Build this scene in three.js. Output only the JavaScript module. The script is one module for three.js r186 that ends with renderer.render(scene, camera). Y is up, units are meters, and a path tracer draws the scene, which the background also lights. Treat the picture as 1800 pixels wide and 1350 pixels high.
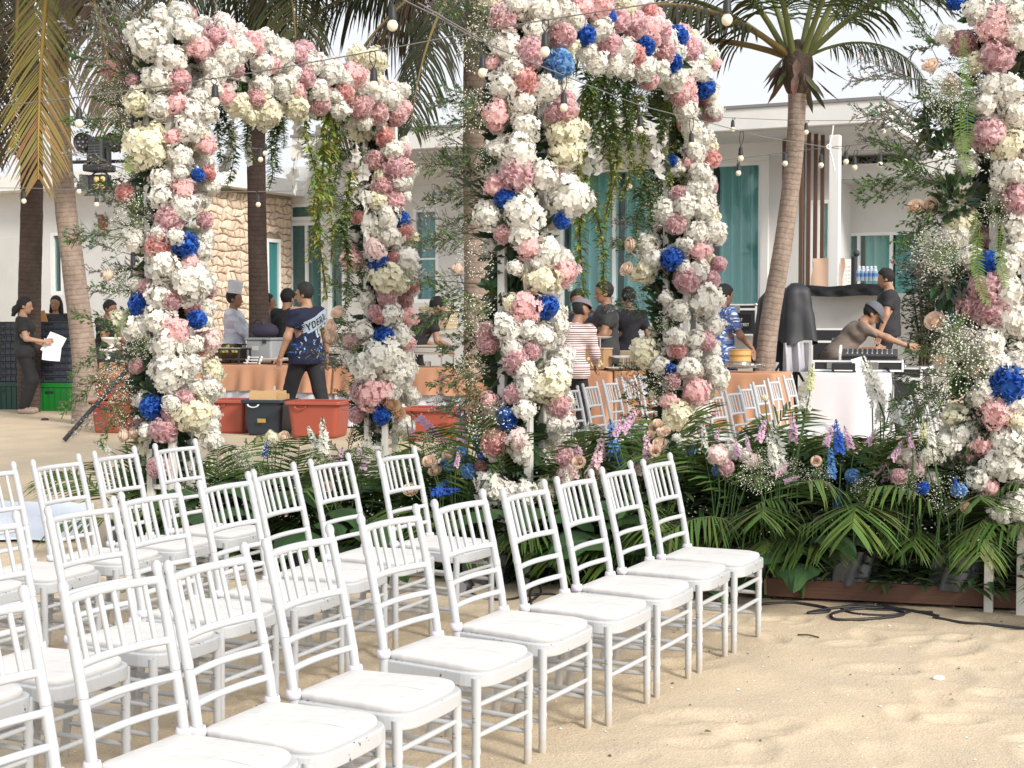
import * as THREE from 'three';
import { mergeGeometries } from 'three/addons/utils/BufferGeometryUtils.js';
import { RoundedBoxGeometry } from 'three/addons/geometries/RoundedBoxGeometry.js';

// ---------- camera ----------
const F = 2560, EYE = 1.526, PITCH = 0.044;               // focal length of the photograph in its own pixels (1800 x 1350)
const scene = new THREE.Scene();
const camera = new THREE.PerspectiveCamera(2 * Math.atan(675 / F) * 180 / Math.PI, 4 / 3, 0.1, 900);
camera.position.set(0, EYE, 0);
camera.lookAt(0, EYE - Math.sin(PITCH), -Math.cos(PITCH));
// ---------- sky: bright thin overcast ----------
{
  const w = 512, h = 256, d = new Float32Array(w * h * 4), sun = new THREE.Vector3(0.55, 0.52, 0.64).normalize();
  for (let j = 0; j < h; j++) for (let i = 0; i < w; i++) {
    const th = (j + 0.5) / h * Math.PI - Math.PI / 2, ph = ((i + 0.5) / w - 0.5) * 2 * Math.PI;
    const y = Math.sin(th), x = Math.cos(th) * Math.cos(ph), z = Math.cos(th) * Math.sin(ph);
    const s = Math.max(0, x * sun.x + y * sun.y + z * sun.z), e = Math.max(0, y);
    const glow = 0.5 * Math.pow(s, 10) + 0.5 * s * s;
    const base = y > 0 ? 0.78 - 0.02 * e : 0.42;
    const o = (j * w + i) * 4;
    d[o] = base * (0.965 - 0.05 * e) + glow; d[o + 1] = base * (0.985 - 0.02 * e) + glow * 0.98; d[o + 2] = base * 1.04 + glow * 0.94; d[o + 3] = 1;
  }
  const t = new THREE.DataTexture(d, w, h, THREE.RGBAFormat, THREE.FloatType);
  t.mapping = THREE.EquirectangularReflectionMapping; t.magFilter = THREE.LinearFilter; t.minFilter = THREE.LinearFilter; t.wrapS = THREE.RepeatWrapping; t.needsUpdate = true;
  scene.background = t; scene.environment = t;
}
// ---------- sun, softened by the haze ----------
const sunLight = new THREE.DirectionalLight(new THREE.Color(1, 0.93, 0.83), 2.9);
sunLight.position.set(0.55 * 40, 0.52 * 40, 0.64 * 40 - 10); sunLight.target.position.set(0, 0, -10);
sunLight.castShadow = true; sunLight.shadow.radius = 26; sunLight.shadow.mapSize.set(4096, 4096);
Object.assign(sunLight.shadow.camera, { left: -25, right: 25, top: 25, bottom: -25, near: 1, far: 120 });
scene.add(sunLight, sunLight.target);
const renderer = new THREE.WebGLRenderer({ antialias: true });
renderer.toneMapping = THREE.LinearToneMapping; renderer.toneMappingExposure = 1.3;
renderer.shadowMap.enabled = true; renderer.shadowMap.type = THREE.PCFSoftShadowMap;

// ---------- helpers ----------
const V = (x, y, z) => new THREE.Vector3(x, y, z);
function RNG(seed) { let s = seed >>> 0; return () => { s = (s + 0x6d2b79f5) | 0; let t = Math.imul(s ^ (s >>> 15), 1 | s); t = (t + Math.imul(t ^ (t >>> 7), 61 | t)) ^ t; return ((t ^ (t >>> 14)) >>> 0) / 4294967296; }; }
const clamp = (x, a = 0, b = 1) => Math.min(b, Math.max(a, x)), lerp = (a, b, t) => a + (b - a) * t, smooth = (a, b, x) => { const t = clamp((x - a) / (b - a)); return t * t * (3 - 2 * t); };
const hash2 = (x, y, s = 0) => { let h = Math.imul(x | 0, 374761393) ^ Math.imul(y | 0, 668265263) ^ Math.imul(s | 0, 1274126177); h = Math.imul(h ^ (h >>> 13), 1274126177); return ((h ^ (h >>> 16)) >>> 0) / 4294967296; };
function noise2(x, y, s = 0, per = 0) {
  const xi = Math.floor(x), yi = Math.floor(y), fx = x - xi, fy = y - yi, u = fx * fx * (3 - 2 * fx), v = fy * fy * (3 - 2 * fy);
  const w = per ? (n) => ((n % per) + per) % per : (n) => n;
  const a = hash2(w(xi), w(yi), s), b = hash2(w(xi + 1), w(yi), s), c = hash2(w(xi), w(yi + 1), s), d = hash2(w(xi + 1), w(yi + 1), s);
  return lerp(lerp(a, b, u), lerp(c, d, u), v);
}
const fbm = (x, y, o = 4, s = 0, per = 0) => { let t = 0, a = 0.5, f = 1; for (let i = 0; i < o; i++) { t += a * noise2(x * f, y * f, s + i, per ? per * f : 0); a *= 0.5; f *= 2; } return t; };
// a point on the line of sight of a pixel of the photograph, at a depth in metres
function at(px, py, depth) {
  const y = -(py - 675) / F, c = Math.cos(PITCH), s = Math.sin(PITCH), fwd = c + y * s, t = depth / fwd;
  return V((px - 900) / F * t, EYE + (y * c - s) * t, -depth);
}
// the beach: level round the chairs, rising towards the villas
function beach(x, z) { const d = -z; return 0.2 * smooth(9.5, 17.5, d) + 0.32 * smooth(17.5, 20.5, d) * smooth(1.5, 3.5, x); }
// plan directions shared by aisle and villas: A along the aisle (right, towards the viewer), C across it (away)
const YAW = 0.4507, AX = V(Math.cos(YAW), 0, Math.sin(YAW)), CX = V(Math.sin(YAW), 0, -Math.cos(YAW));
const AC = (a, c, y = 0) => V(a * AX.x + c * CX.x, y, a * AX.z + c * CX.z);
const aOnC = (px, c) => { const k = (px - 900) / F, d = c / (CX.x * k - CX.z), x = k * d; return { a: AX.x * x - AX.z * d, d }; };   // where a pixel column meets a plane of constant c
const yAt = (py, d) => at(900, py, d).y;

const used = {};
function numbered(n) { const k = used[n] = (used[n] ?? -1) + 1; return k ? n + '_' + String(k).padStart(3, '0') : n; }
function tag(o, label, category, group) { o.userData.label = label; if (category) o.userData.category = category; if (group) o.userData.group = group; return o; }
function thing(name, label, category, pos = V(0, 0, 0), yaw = 0, group) {
  const g = new THREE.Group(); g.name = numbered(name); g.position.copy(pos); g.rotation.y = yaw; scene.add(g);
  return tag(g, label, category, group);
}
function part(name, geo, mat, parent, pos, rot, scl) {
  const m = new THREE.Mesh(geo, mat); m.name = parent === scene ? numbered(name) : name; m.castShadow = m.receiveShadow = true;
  if (pos) m.position.copy(pos); if (rot) m.rotation.set(rot.x, rot.y, rot.z); if (scl) typeof scl === 'number' ? m.scale.setScalar(scl) : m.scale.copy(scl);
  parent.add(m); return m;
}
function copyOf(o, label, pos, yaw) {
  const c = o.clone(); c.name = numbered(o.name.replace(/_\d{3}$/, '')); c.userData = { ...o.userData, label }; c.position.copy(pos); c.rotation.y = yaw; scene.add(c); return c;
}
const structure = (o) => { o.userData.kind = 'structure'; return o; };
const stuff = (o) => { o.userData.kind = 'stuff'; return o; };

// triangle soup with normals and vertex colours
class Soup {
  constructor() { this.p = []; this.n = []; this.c = []; this.u = []; }
  tri(a, b, c, col = [1, 1, 1], n = null, col2 = null) {
    const e = V().subVectors(b, a).cross(V().subVectors(c, a)).normalize();
    let cs = col2 || [col, col, col];
    if (!n) n = e;
    else if (e.dot(Array.isArray(n) ? n[0] : n) < 0) { [b, c] = [c, b]; if (Array.isArray(n)) n = [n[0], n[2], n[1]]; cs = [cs[0], cs[2], cs[1]]; }   // winding agrees with the normal
    [a, b, c].forEach((v, i) => { this.p.push(v.x, v.y, v.z); const m = Array.isArray(n) ? n[i] : n; this.n.push(m.x, m.y, m.z); this.c.push(...cs[i]); this.u.push(v.x, v.y); });
  }
  quad(a, b, c, d, col, n) { this.tri(a, b, c, col, n); this.tri(a, c, d, col, n); }
  // a strip through rows of [left, right]
  strip(rows, col, nrm) { for (let i = 0; i + 1 < rows.length; i++) this.quad(rows[i][0], rows[i][1], rows[i + 1][1], rows[i + 1][0], Array.isArray(col[0]) ? col[i] : col, nrm); }
  tube(pts, rad, seg = 6, col = [1, 1, 1], caps = true) {
    const R = (i) => typeof rad === 'function' ? rad(i / (pts.length - 1)) : Array.isArray(rad) ? rad[i] : rad;
    let up = null; const rings = [], norms = [];
    for (let i = 0; i < pts.length; i++) {
      const t = V().subVectors(pts[Math.min(i + 1, pts.length - 1)], pts[Math.max(i - 1, 0)]).normalize();
      if (!up) up = Math.abs(t.y) < 0.9 ? V(0, 1, 0) : V(1, 0, 0);
      const s = V().crossVectors(t, up).normalize(); up = V().crossVectors(s, t).normalize();
      const ring = [], nn = [];
      for (let k = 0; k < seg; k++) { const a = k / seg * 2 * Math.PI, n = s.clone().multiplyScalar(Math.cos(a)).addScaledVector(up, Math.sin(a)); nn.push(n); ring.push(pts[i].clone().addScaledVector(n, R(i))); }
      rings.push(ring); norms.push(nn);
    }
    for (let i = 0; i + 1 < rings.length; i++) for (let k = 0; k < seg; k++) {
      const l = (k + 1) % seg;
      this.tri(rings[i][k], rings[i + 1][l], rings[i][l], col, [norms[i][k], norms[i + 1][l], norms[i][l]]); this.tri(rings[i][k], rings[i + 1][k], rings[i + 1][l], col, [norms[i][k], norms[i + 1][k], norms[i + 1][l]]);
    }
    if (caps) for (const e of [0, rings.length - 1]) for (let k = 1; k + 1 < seg; k++) e ? this.tri(rings[e][0], rings[e][k + 1], rings[e][k], col) : this.tri(rings[e][0], rings[e][k], rings[e][k + 1], col);
  }
  build() {
    const g = new THREE.BufferGeometry();
    g.setAttribute('position', new THREE.Float32BufferAttribute(this.p, 3)); g.setAttribute('normal', new THREE.Float32BufferAttribute(this.n, 3));
    g.setAttribute('color', new THREE.Float32BufferAttribute(this.c, 3)); g.setAttribute('uv', new THREE.Float32BufferAttribute(this.u, 2));
    return g;
  }
}
const box = (w, h, d, x = 0, y = 0, z = 0) => new THREE.BoxGeometry(w, h, d).translate(x, y, z);
const rbox = (w, h, d, r = 0.01, x = 0, y = 0, z = 0, seg = 2) => new RoundedBoxGeometry(w, h, d, seg, Math.min(r, w / 2.01, h / 2.01, d / 2.01)).translate(x, y, z);
const cyl = (r1, r2, h, seg = 16, x = 0, y = 0, z = 0) => new THREE.CylinderGeometry(r1, r2, h, seg).translate(x, y, z);
const merged = (list) => mergeGeometries(list.map((g) => { g = g.index ? g.toNonIndexed() : g.clone(); for (const k of Object.keys(g.attributes)) if (!['position', 'normal', 'uv'].includes(k)) g.deleteAttribute(k); return g; }));
const tubeGeo = (pts, rad, seg = 8) => { const s = new Soup(); s.tube(pts, rad, seg); return s.build(); };
// uv in metres for boxes and slabs
function metric(g, k = 1) {
  if (g.index) g = g.toNonIndexed(); const p = g.attributes.position, n = g.attributes.normal, u = new Float32Array(p.count * 2);
  for (let i = 0; i < p.count; i++) { const ax = Math.abs(n.getX(i)), ay = Math.abs(n.getY(i)), az = Math.abs(n.getZ(i)); const x = p.getX(i), y = p.getY(i), z = p.getZ(i);
    const [a, b] = ay > ax && ay > az ? [x, z] : ax > az ? [z, y] : [x, y]; u[i * 2] = a * k; u[i * 2 + 1] = b * k; }
  g.setAttribute('uv', new THREE.BufferAttribute(u, 2)); return g;
}
// textures
function dataTex(n, f, { srgb = false, rep = 1 } = {}) {
  const d = new Uint8Array(n * n * 4);
  for (let j = 0; j < n; j++) for (let i = 0; i < n; i++) { const c = f(i / n, j / n), o = (j * n + i) * 4; for (let k = 0; k < 3; k++) d[o + k] = clamp(Array.isArray(c) ? c[k] : c) * 255; d[o + 3] = 255; }
  const t = new THREE.DataTexture(d, n, n); t.wrapS = t.wrapT = THREE.RepeatWrapping; t.magFilter = THREE.LinearFilter; t.minFilter = THREE.LinearMipmapLinearFilter; t.generateMipmaps = true;
  if (srgb) t.colorSpace = THREE.SRGBColorSpace; t.repeat.set(rep, rep); t.needsUpdate = true; return t;
}
const rgb = (c) => Array.isArray(c) ? new THREE.Color().setRGB(c[0], c[1], c[2]) : new THREE.Color(c);
const std = (c, rough = 0.8, o = {}) => new THREE.MeshPhysicalMaterial({ color: rgb(c), roughness: rough, side: THREE.DoubleSide, ...o });
const vcol = (rough = 0.8, o = {}) => std([1, 1, 1], rough, { vertexColors: true, ...o });
const leafMat = (rough = 0.85, tr = 0.3, o = {}) => vcol(rough, { transmission: tr, thickness: 0, specularIntensity: 0.5, ...o });

const grain = dataTex(256, (u, v) => 0.5 + 0.5 * (fbm(u * 16, v * 16, 4, 3, 16) - 0.5) * 2);
const plasterTex = dataTex(512, (u, v) => { const a = fbm(u * 6, v * 6, 5, 11, 6), b = fbm(u * 48, v * 48, 2, 5, 48); const st = Math.max(0, fbm(u * 22, v * 2, 3, 44, 2) - 0.52) * (0.5 + a); const k = 0.93 + 0.14 * (a - 0.5) + 0.04 * (b - 0.5) - 0.45 * st; return [k, k * 0.995, k * 0.985]; }, { rep: 0.35 });
const weave = dataTex(256, (u, v) => 0.5 + 0.25 * Math.sin(u * 2 * Math.PI * 64) * Math.sin(v * 2 * Math.PI * 64) + 0.3 * (fbm(u * 32, v * 32, 3, 9, 32) - 0.5), { rep: 6 });
const M = {
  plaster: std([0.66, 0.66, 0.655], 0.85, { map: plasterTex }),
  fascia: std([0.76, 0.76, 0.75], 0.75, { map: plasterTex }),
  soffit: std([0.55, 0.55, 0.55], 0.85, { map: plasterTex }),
  alu: std([0.75, 0.76, 0.76], 0.45),
  glass: std([0.82, 0.96, 0.95], 0.03, { transmission: 1, thickness: 0, ior: 1.5 }),
  darkGlass: std([0.3, 0.5, 0.5], 0.03, { transmission: 0.8, thickness: 0, ior: 1.5 }),
  curtain: std([0.43, 0.57, 0.575], 0.85, { bumpMap: weave, bumpScale: 0.0005 }),
  black: std([0.022, 0.022, 0.025], 0.5), blackCloth: std([0.018, 0.019, 0.024], 0.9, { bumpMap: weave, bumpScale: 0.001 }),
  steel: std([0.62, 0.61, 0.58], 0.22, { metalness: 1 }), chrome: std([0.8, 0.8, 0.8], 0.12, { metalness: 1 }),
  whitePaint: std([0.8, 0.8, 0.79], 0.4), porcelain: std([0.82, 0.82, 0.8], 0.2), paper: std([0.82, 0.82, 0.82], 0.8),
};
// ---------- beach: one sheet out to the horizon ----------
const sandTex = dataTex(1024, (u, v) => {
  const a = fbm(u * 5, v * 5, 4, 21, 5), b = noise2(u * 512, v * 512, 4, 512), c = noise2(u * 256, v * 256, 8, 256), s = hash2(Math.floor(u * 1024), Math.floor(v * 1024), 77);
  let k = 0.86 + 0.28 * (a - 0.5) + 0.16 * (b - 0.5) * 1.2 + 0.12 * (c - 0.5);
  if (s > 0.9965) k *= 1.25; else if (s < 0.004) k *= 0.55;
  return [0.735 * k, 0.6 * k * (1 - 0.04 * (a - 0.5)), 0.43 * k * (1 - 0.12 * (a - 0.5))];
}, { srgb: false, rep: 1 / 1.7 });
const sandBump = dataTex(1024, (u, v) => 0.5 * fbm(u * 24, v * 24, 4, 31, 24) + 0.3 * noise2(u * 300, v * 300, 2, 300) + 0.2 * fbm(u * 90, v * 90, 2, 6, 90), { rep: 1 / 1.7 });
M.sand = std([0.86, 0.86, 0.86], 0.95, { map: sandTex, bumpMap: sandBump, bumpScale: 0.0065, specularIntensity: 0.25 });
const prints = (() => { const r = RNG(5), o = []; for (let i = 0; i < 1500; i++) { const a = r() * 6.3; o.push([-6 + r() * 13, -3.2 - r() * 9, Math.cos(a), Math.sin(a), 0.06 + r() * 0.07, 0.004 + r() * 0.011]); } return o; })();
const printGrid = new Map(); for (const q of prints) { const k = Math.floor(q[0]) + ',' + Math.floor(q[1]); (printGrid.get(k) || printGrid.set(k, []).get(k)).push(q); }
function sandHeight(x, z) {
  const d = -z; let h = beach(x, z);
  const near = 1 - smooth(20, 40, Math.abs(d)); if (near <= 0) return h;
  h += near * (0.016 * (fbm(x * 1.1 + 40, z * 1.1 + 40, 3, 51) - 0.45) + 0.009 * (fbm(x * 4.2, z * 4.2, 3, 61) - 0.45));
  const X = Math.floor(x), Z = Math.floor(z);
  if (d < 13 && d > 2) for (let i = -1; i <= 1; i++) for (let j = -1; j <= 1; j++) for (const q of printGrid.get((X + i) + ',' + (Z + j)) || []) {
    const dx = x - q[0], dz = z - q[1], u = (dx * q[2] + dz * q[3]) / (q[4] * 1.5), v = (-dx * q[3] + dz * q[2]) / (q[4] * 0.75), r2 = u * u + v * v;
    if (r2 < 4) h += q[5] * (-Math.exp(-r2 * r2 * 1.8) + 0.45 * Math.exp(-9 * (Math.sqrt(r2) - 1.25) ** 2));
  }
  return h;
}
{
  const graded = (list) => { const o = []; for (const [a, b, s] of list) { const n = Math.max(1, Math.round((b - a) / s)); for (let i = 0; i < n; i++) o.push(a + (b - a) * i / n); } o.push(list[list.length - 1][1]); return o; };
  const xs = graded([[-400, -60, 40], [-60, -12, 3], [-12, -3.2, 0.22], [-3.2, 4.2, 0.026], [4.2, 12, 0.3], [12, 60, 4], [60, 400, 40]]);
  const zs = graded([[-500, -60, 40], [-60, -24, 2], [-24, -12, 0.2], [-12, -9, 0.05], [-9, -3.2, 0.024], [-3.2, 1, 0.2], [1, 60, 5]]);
  const p = [], u = [], ix = [];
  for (const z of zs) for (const x of xs) { p.push(x, sandHeight(x, z), z); u.push(x, z); }
  const n = xs.length;
  for (let j = 0; j + 1 < zs.length; j++) for (let i = 0; i + 1 < n; i++) { const a = j * n + i; ix.push(a, a + n, a + 1, a + 1, a + n, a + n + 1); }
  const g = new THREE.BufferGeometry(); g.setAttribute('position', new THREE.Float32BufferAttribute(p, 3)); g.setAttribute('uv', new THREE.Float32BufferAttribute(u, 2)); g.setIndex(ix); g.computeVertexNormals();
  const s = part('sand', g, M.sand, scene); s.userData.label = 'trodden pale golden beach sand'; structure(s);
}
// shell grit and dry bits on the sand
{
  const r = RNG(17), s = new Soup();
  for (let i = 0; i < 1700; i++) {
    const x = -3 + r() * 7, z = -3.4 - r() * 8, h = sandHeight(x, z) + 0.003, a = r() * 6.3, l = 0.003 + r() * r() * 0.009, dark = r() < 0.3, c = dark ? [0.12, 0.09, 0.06] : [0.78, 0.74, 0.68];
    const d = V(Math.cos(a) * l, 0, Math.sin(a) * l), e = V(-Math.sin(a) * l * 0.6, 0, Math.cos(a) * l * 0.6), o = V(x, h, z), up = V(0, l * 0.5, 0);
    const P = [o.clone().add(d), o.clone().add(e), o.clone().sub(d), o.clone().sub(e)], t = o.clone().add(up);
    for (let k = 0; k < 4; k++) s.tri(t, P[k], P[(k + 1) % 4], c);
  }
  tag(stuff(part('shell_grit', s.build(), vcol(0.7), scene)), 'tiny pale shell bits and dry crumbs scattered over the sand', 'shell grit');
}

// ---------- villas ----------
// local frames: x along A, z towards the viewer, origin on the front plane
function villaFrame(name, label, a0, c0, y0) { return thing(name, label, 'building', AC(a0, c0, y0), -YAW); }
// a wall with rectangular holes, front face at z = 0, thickness t behind it
function wallGeo(x0, x1, y0, y1, holes, t = 0.22) {
  const s = new THREE.Shape([[x0, y0], [x1, y0], [x1, y1], [x0, y1]].map((q) => new THREE.Vector2(...q)));
  for (const [a, b, c, d] of holes) s.holes.push(new THREE.Path([[a, c], [a, d], [b, d], [b, c]].map((q) => new THREE.Vector2(...q))));
  return new THREE.ExtrudeGeometry(s, { depth: t, bevelEnabled: false }).translate(0, 0, -t);
}
function pleats(w, h, seed, amp = 0.07, pitch = 0.19) {   // hanging curtain, pleated along x
  const r = RNG(seed), n = Math.max(8, Math.round(w / 0.022)), g = new THREE.PlaneGeometry(w, h, n, 6), p = g.attributes.position, ph = r() * 6;
  for (let i = 0; i < p.count; i++) { const x = p.getX(i), y = p.getY(i), k = 1 + 0.25 * Math.sin(y * 2.1 + x * 1.3 + ph); p.setZ(i, amp * k * (Math.sin(x / pitch * 2 * Math.PI + ph + 0.5 * Math.sin(x * 3.1 + y * 0.5)) + 0.35 * Math.sin(x / pitch * 3.7 + ph))); }
  g.computeVertexNormals(); return g;
}
// a window: frame with mullions at xs, panes, curtain behind (coverage spans in x)
function windowPart(parent, [x0, x1, y0, y1], mull, curtains, seed, dark = false, fw = 0.06) {
  const fr = [];
  const bar = (a, b, c, d, z = 0.05) => fr.push(box(b - a, d - c, 0.09, (a + b) / 2, (c + d) / 2, -z));
  bar(x0, x0 + fw, y0, y1); bar(x1 - fw, x1, y0, y1); bar(x0 + fw, x1 - fw, y0, y0 + fw); bar(x0 + fw, x1 - fw, y1 - fw, y1);
  for (const m of mull) bar(m - fw / 2, m + fw / 2, y0 + fw, y1 - fw);
  const w = part('window', merged(fr), M.alu, parent);
  const e = [x0 + fw, ...mull, x1 - fw];
  for (let i = 0; i + 1 < e.length; i++) { const a = e[i] + (i ? fw / 2 : 0), b = e[i + 1] - (i + 2 < e.length ? fw / 2 : 0); part('pane', box(b - a, y1 - y0 - 2 * fw, 0.012, (a + b) / 2, (y0 + y1) / 2, -0.06), dark ? M.darkGlass : M.glass, w); }
  curtains.forEach(([a, b], k) => part('curtain', pleats(b - a, y1 - y0, seed + k).translate((a + b) / 2, (y0 + y1) / 2, -0.36), M.curtain, w));
  return w;
}
const FLOOR = 1.36;
// the main villa
{
  const c0 = 25.1, L = (px) => aOnC(px, c0), a0 = L(1100).a, X = (px) => L(px).a - a0, Y = (px, py) => yAt(py, L(px).d) - FLOOR;
  const v = villaFrame('beach_villa', 'white flat roofed villa with wide eaves and teal curtained glass front', a0, c0, FLOOR);
  const x0 = X(500), x1 = X(1404), H = 4.66 - FLOOR;
  const door = [X(509), X(569), 0.02, Y(540, 391)], tran = [X(509), X(569), Y(540, 386), Y(540, 358)], win = [X(726), X(771), Y(750, 532), Y(750, 366)], big = [X(984), X(1337), 0.04, Y(1240, 288)];
  const slot = [X(577), X(606), 0.02, Y(590, 391)];
  part('wall', metric(wallGeo(x0, x1, -0.3, H, [door, tran, win, big, slot])), M.plaster, v);
  part('side_wall', metric(box(0.22, H, 9, x0 + 0.11, H / 2, -4.75)), M.plaster, v); part('side_wall', metric(box(0.22, H, 9, x1 - 0.11, H / 2, -4.75)), M.plaster, v);
  part('rear_wall', metric(box(x1 - x0, H, 0.2, (x0 + x1) / 2, H / 2, -9.35)), M.plaster, v);
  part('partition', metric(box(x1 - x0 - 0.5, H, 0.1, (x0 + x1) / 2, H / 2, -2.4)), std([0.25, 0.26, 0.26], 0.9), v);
  part('floor_slab', metric(box(x1 - x0, 0.2, 9.4, (x0 + x1) / 2, -0.4, -4.72)), std([0.4, 0.38, 0.35], 0.6), v);
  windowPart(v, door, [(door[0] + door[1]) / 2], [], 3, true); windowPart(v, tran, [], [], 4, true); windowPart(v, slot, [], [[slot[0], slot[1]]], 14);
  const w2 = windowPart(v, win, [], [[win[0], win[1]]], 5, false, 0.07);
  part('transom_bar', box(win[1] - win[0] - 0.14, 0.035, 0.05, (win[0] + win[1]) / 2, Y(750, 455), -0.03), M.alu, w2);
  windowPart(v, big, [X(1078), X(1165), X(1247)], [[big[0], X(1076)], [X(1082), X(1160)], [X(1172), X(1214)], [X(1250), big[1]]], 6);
  // window surround
  const fw = 0.13; part('window_surround', merged([box(big[1] - big[0] + 2 * fw, fw, 0.08, (big[0] + big[1]) / 2, big[3] + fw / 2 + 0.004, 0.038), box(fw, big[3] - big[2], 0.08, big[1] + fw / 2 + 0.004, (big[2] + big[3]) / 2, 0.038)]), M.fascia, v);
  // roof slab with deep eaves; its right edge is at the corner seen against the sky
  const eave = aOnC(1546, 23.4).a - a0, rl = X(600), roofH = 0.34;
  const roof = part('roof', metric(box(eave - rl, roofH, 11.6, (eave + rl) / 2, H + roofH / 2 + 0.002, 1.7 - 5.8)), M.fascia, v);
  part('roof_flashing', box(eave - rl + 0.06, 0.05, 11.66, (eave + rl) / 2, H + roofH + 0.03, 1.7 - 5.8), std([0.2, 0.2, 0.2], 0.5), roof);
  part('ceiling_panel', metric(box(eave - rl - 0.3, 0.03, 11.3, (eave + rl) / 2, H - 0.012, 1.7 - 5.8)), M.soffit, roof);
  part('gutter_band', metric(box(X(1404) - rl, 0.24, 0.1, (X(1404) + rl) / 2, H - 0.14, 0.055)), M.fascia, v);
  // upright brown screen slats under the eave at the right corner
  const slatMat = std([0.105, 0.055, 0.035], 0.6, { bumpMap: grain, bumpScale: 0.002 });
  const cs = [[1376, 24.6], [1406, 23.75], [1419, 23.95], [1431, 24.15], [1443, 24.35]];
  for (const [px, c] of cs) { const q = aOnC(px, c); part('screen_slat', box(0.06, H - 0.03, 0.05, q.a - a0, H / 2 - 0.03, c0 - c), slatMat, v); }
  // dark glazed recess behind the slats
  const rx0 = x1 + 0.02, rx1 = aOnC(1452, 24.9).a - a0;
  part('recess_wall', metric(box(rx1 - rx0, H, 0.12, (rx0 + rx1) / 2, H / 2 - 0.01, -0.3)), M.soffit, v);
  windowPart(v, [rx0 + 0.1, rx1 - 0.02, 0.05, 2.25], [(rx0 + rx1) / 2], [[rx0 + 0.1, rx1]], 9).position.z = -0.16;
  part('gable_lamp', merged([box(0.16, 0.1, 0.12, X(1272), H + 0.05, 1.78), cyl(0.05, 0.06, 0.12, 10, X(1272), H - 0.03, 1.8)]), M.black, v);
}
// slim white column standing in front of the villas
{
  const q = aOnC(1465, 22.9), g = thing('white_column', 'slim white square column standing right of the brown screen slats', 'column', AC(q.a, 22.9, FLOOR), -YAW);
  part('shaft', rbox(0.16, yAt(238, q.d) - FLOOR, 0.16, 0.012, 0, (yAt(238, q.d) - FLOOR) / 2, 0), M.fascia, g); part('base_plate', rbox(0.3, 0.05, 0.3, 0.01, 0, 0.03, 0), M.alu, g);
}
// the low wing to the right
{
  const c0 = 29, L = (px) => aOnC(px, c0), a0 = L(1560).a, X = (px) => L(px).a - a0, Y = (py) => yAt(py, L(1550).d) - FLOOR;
  const v = villaFrame('low_villa', 'lower white villa with teal curtained sliding windows and planted flat roof', a0, c0, FLOOR);
  const x0 = X(1404), x1 = X(1900), H = 4.2 - FLOOR, w = [X(1476), X(1619), Y(577), Y(408)], w2 = [X(1660), X(1800), Y(577), Y(408)];
  part('wall', metric(wallGeo(x0, x1, -0.3, H, [w, w2])), M.plaster, v);
  part('rear_wall', metric(box(x1 - x0, H, 0.2, (x0 + x1) / 2, H / 2, -6)), M.plaster, v);
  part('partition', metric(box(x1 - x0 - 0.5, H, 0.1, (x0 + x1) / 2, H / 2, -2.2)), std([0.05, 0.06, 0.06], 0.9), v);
  part('side_wall', metric(box(0.2, H, 5.6, x0 + 0.1, H / 2, -3.05)), M.plaster, v); part('side_wall', metric(box(0.2, H, 5.6, x1 - 0.1, H / 2, -3.05)), M.plaster, v);
  part('floor_slab', box(x1 - x0, 0.2, 6, (x0 + x1) / 2, -0.4, -3.02), std([0.4, 0.38, 0.35], 0.6), v);
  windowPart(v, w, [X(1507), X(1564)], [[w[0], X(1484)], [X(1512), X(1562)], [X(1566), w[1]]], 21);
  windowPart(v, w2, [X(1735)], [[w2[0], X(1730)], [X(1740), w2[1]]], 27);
  const eR = X(1900), eL = X(1420), r = part('roof', metric(box(eR - eL, 0.26, 7.6, (eL + eR) / 2, H + 0.132, 1.3 - 3.8)), M.fascia, v);
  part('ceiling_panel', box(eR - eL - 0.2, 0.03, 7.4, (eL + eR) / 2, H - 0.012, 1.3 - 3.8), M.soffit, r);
  part('parapet', metric(box(eR - eL - 0.5, 0.3, 0.12, (eL + eR) / 2, H + 0.262 + 0.15, 0.6)), M.fascia, r);
  const s = new Soup(), rr = RNG(88);
  for (let k = 0; k < 420; k++) { const x = lerp(X(1475), X(1640), rr()), y = H + 0.55 + rr() * 0.1 - (rr() < 0.5 ? rr() * 0.3 : 0), z = 0.68 + rr() * 0.1, l = 0.05 + rr() * 0.1, a = rr() * 6.3, d = V(Math.cos(a) * 0.6, -0.5 + rr(), 0.4).normalize().multiplyScalar(l), e = V(d.y, -d.x, 0.02).multiplyScalar(0.25); const o = V(x, y, z); s.quad(o, o.clone().add(d).multiplyScalar(0.5).addScaledVector(o, 0.5).add(e), o.clone().add(d), o.clone().addScaledVector(d, 0.5).sub(e), [0.06, 0.09 + rr() * 0.04, 0.05]); }
  stuff(part('roof_planting', s.build(), leafMat(), r));
}
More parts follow.
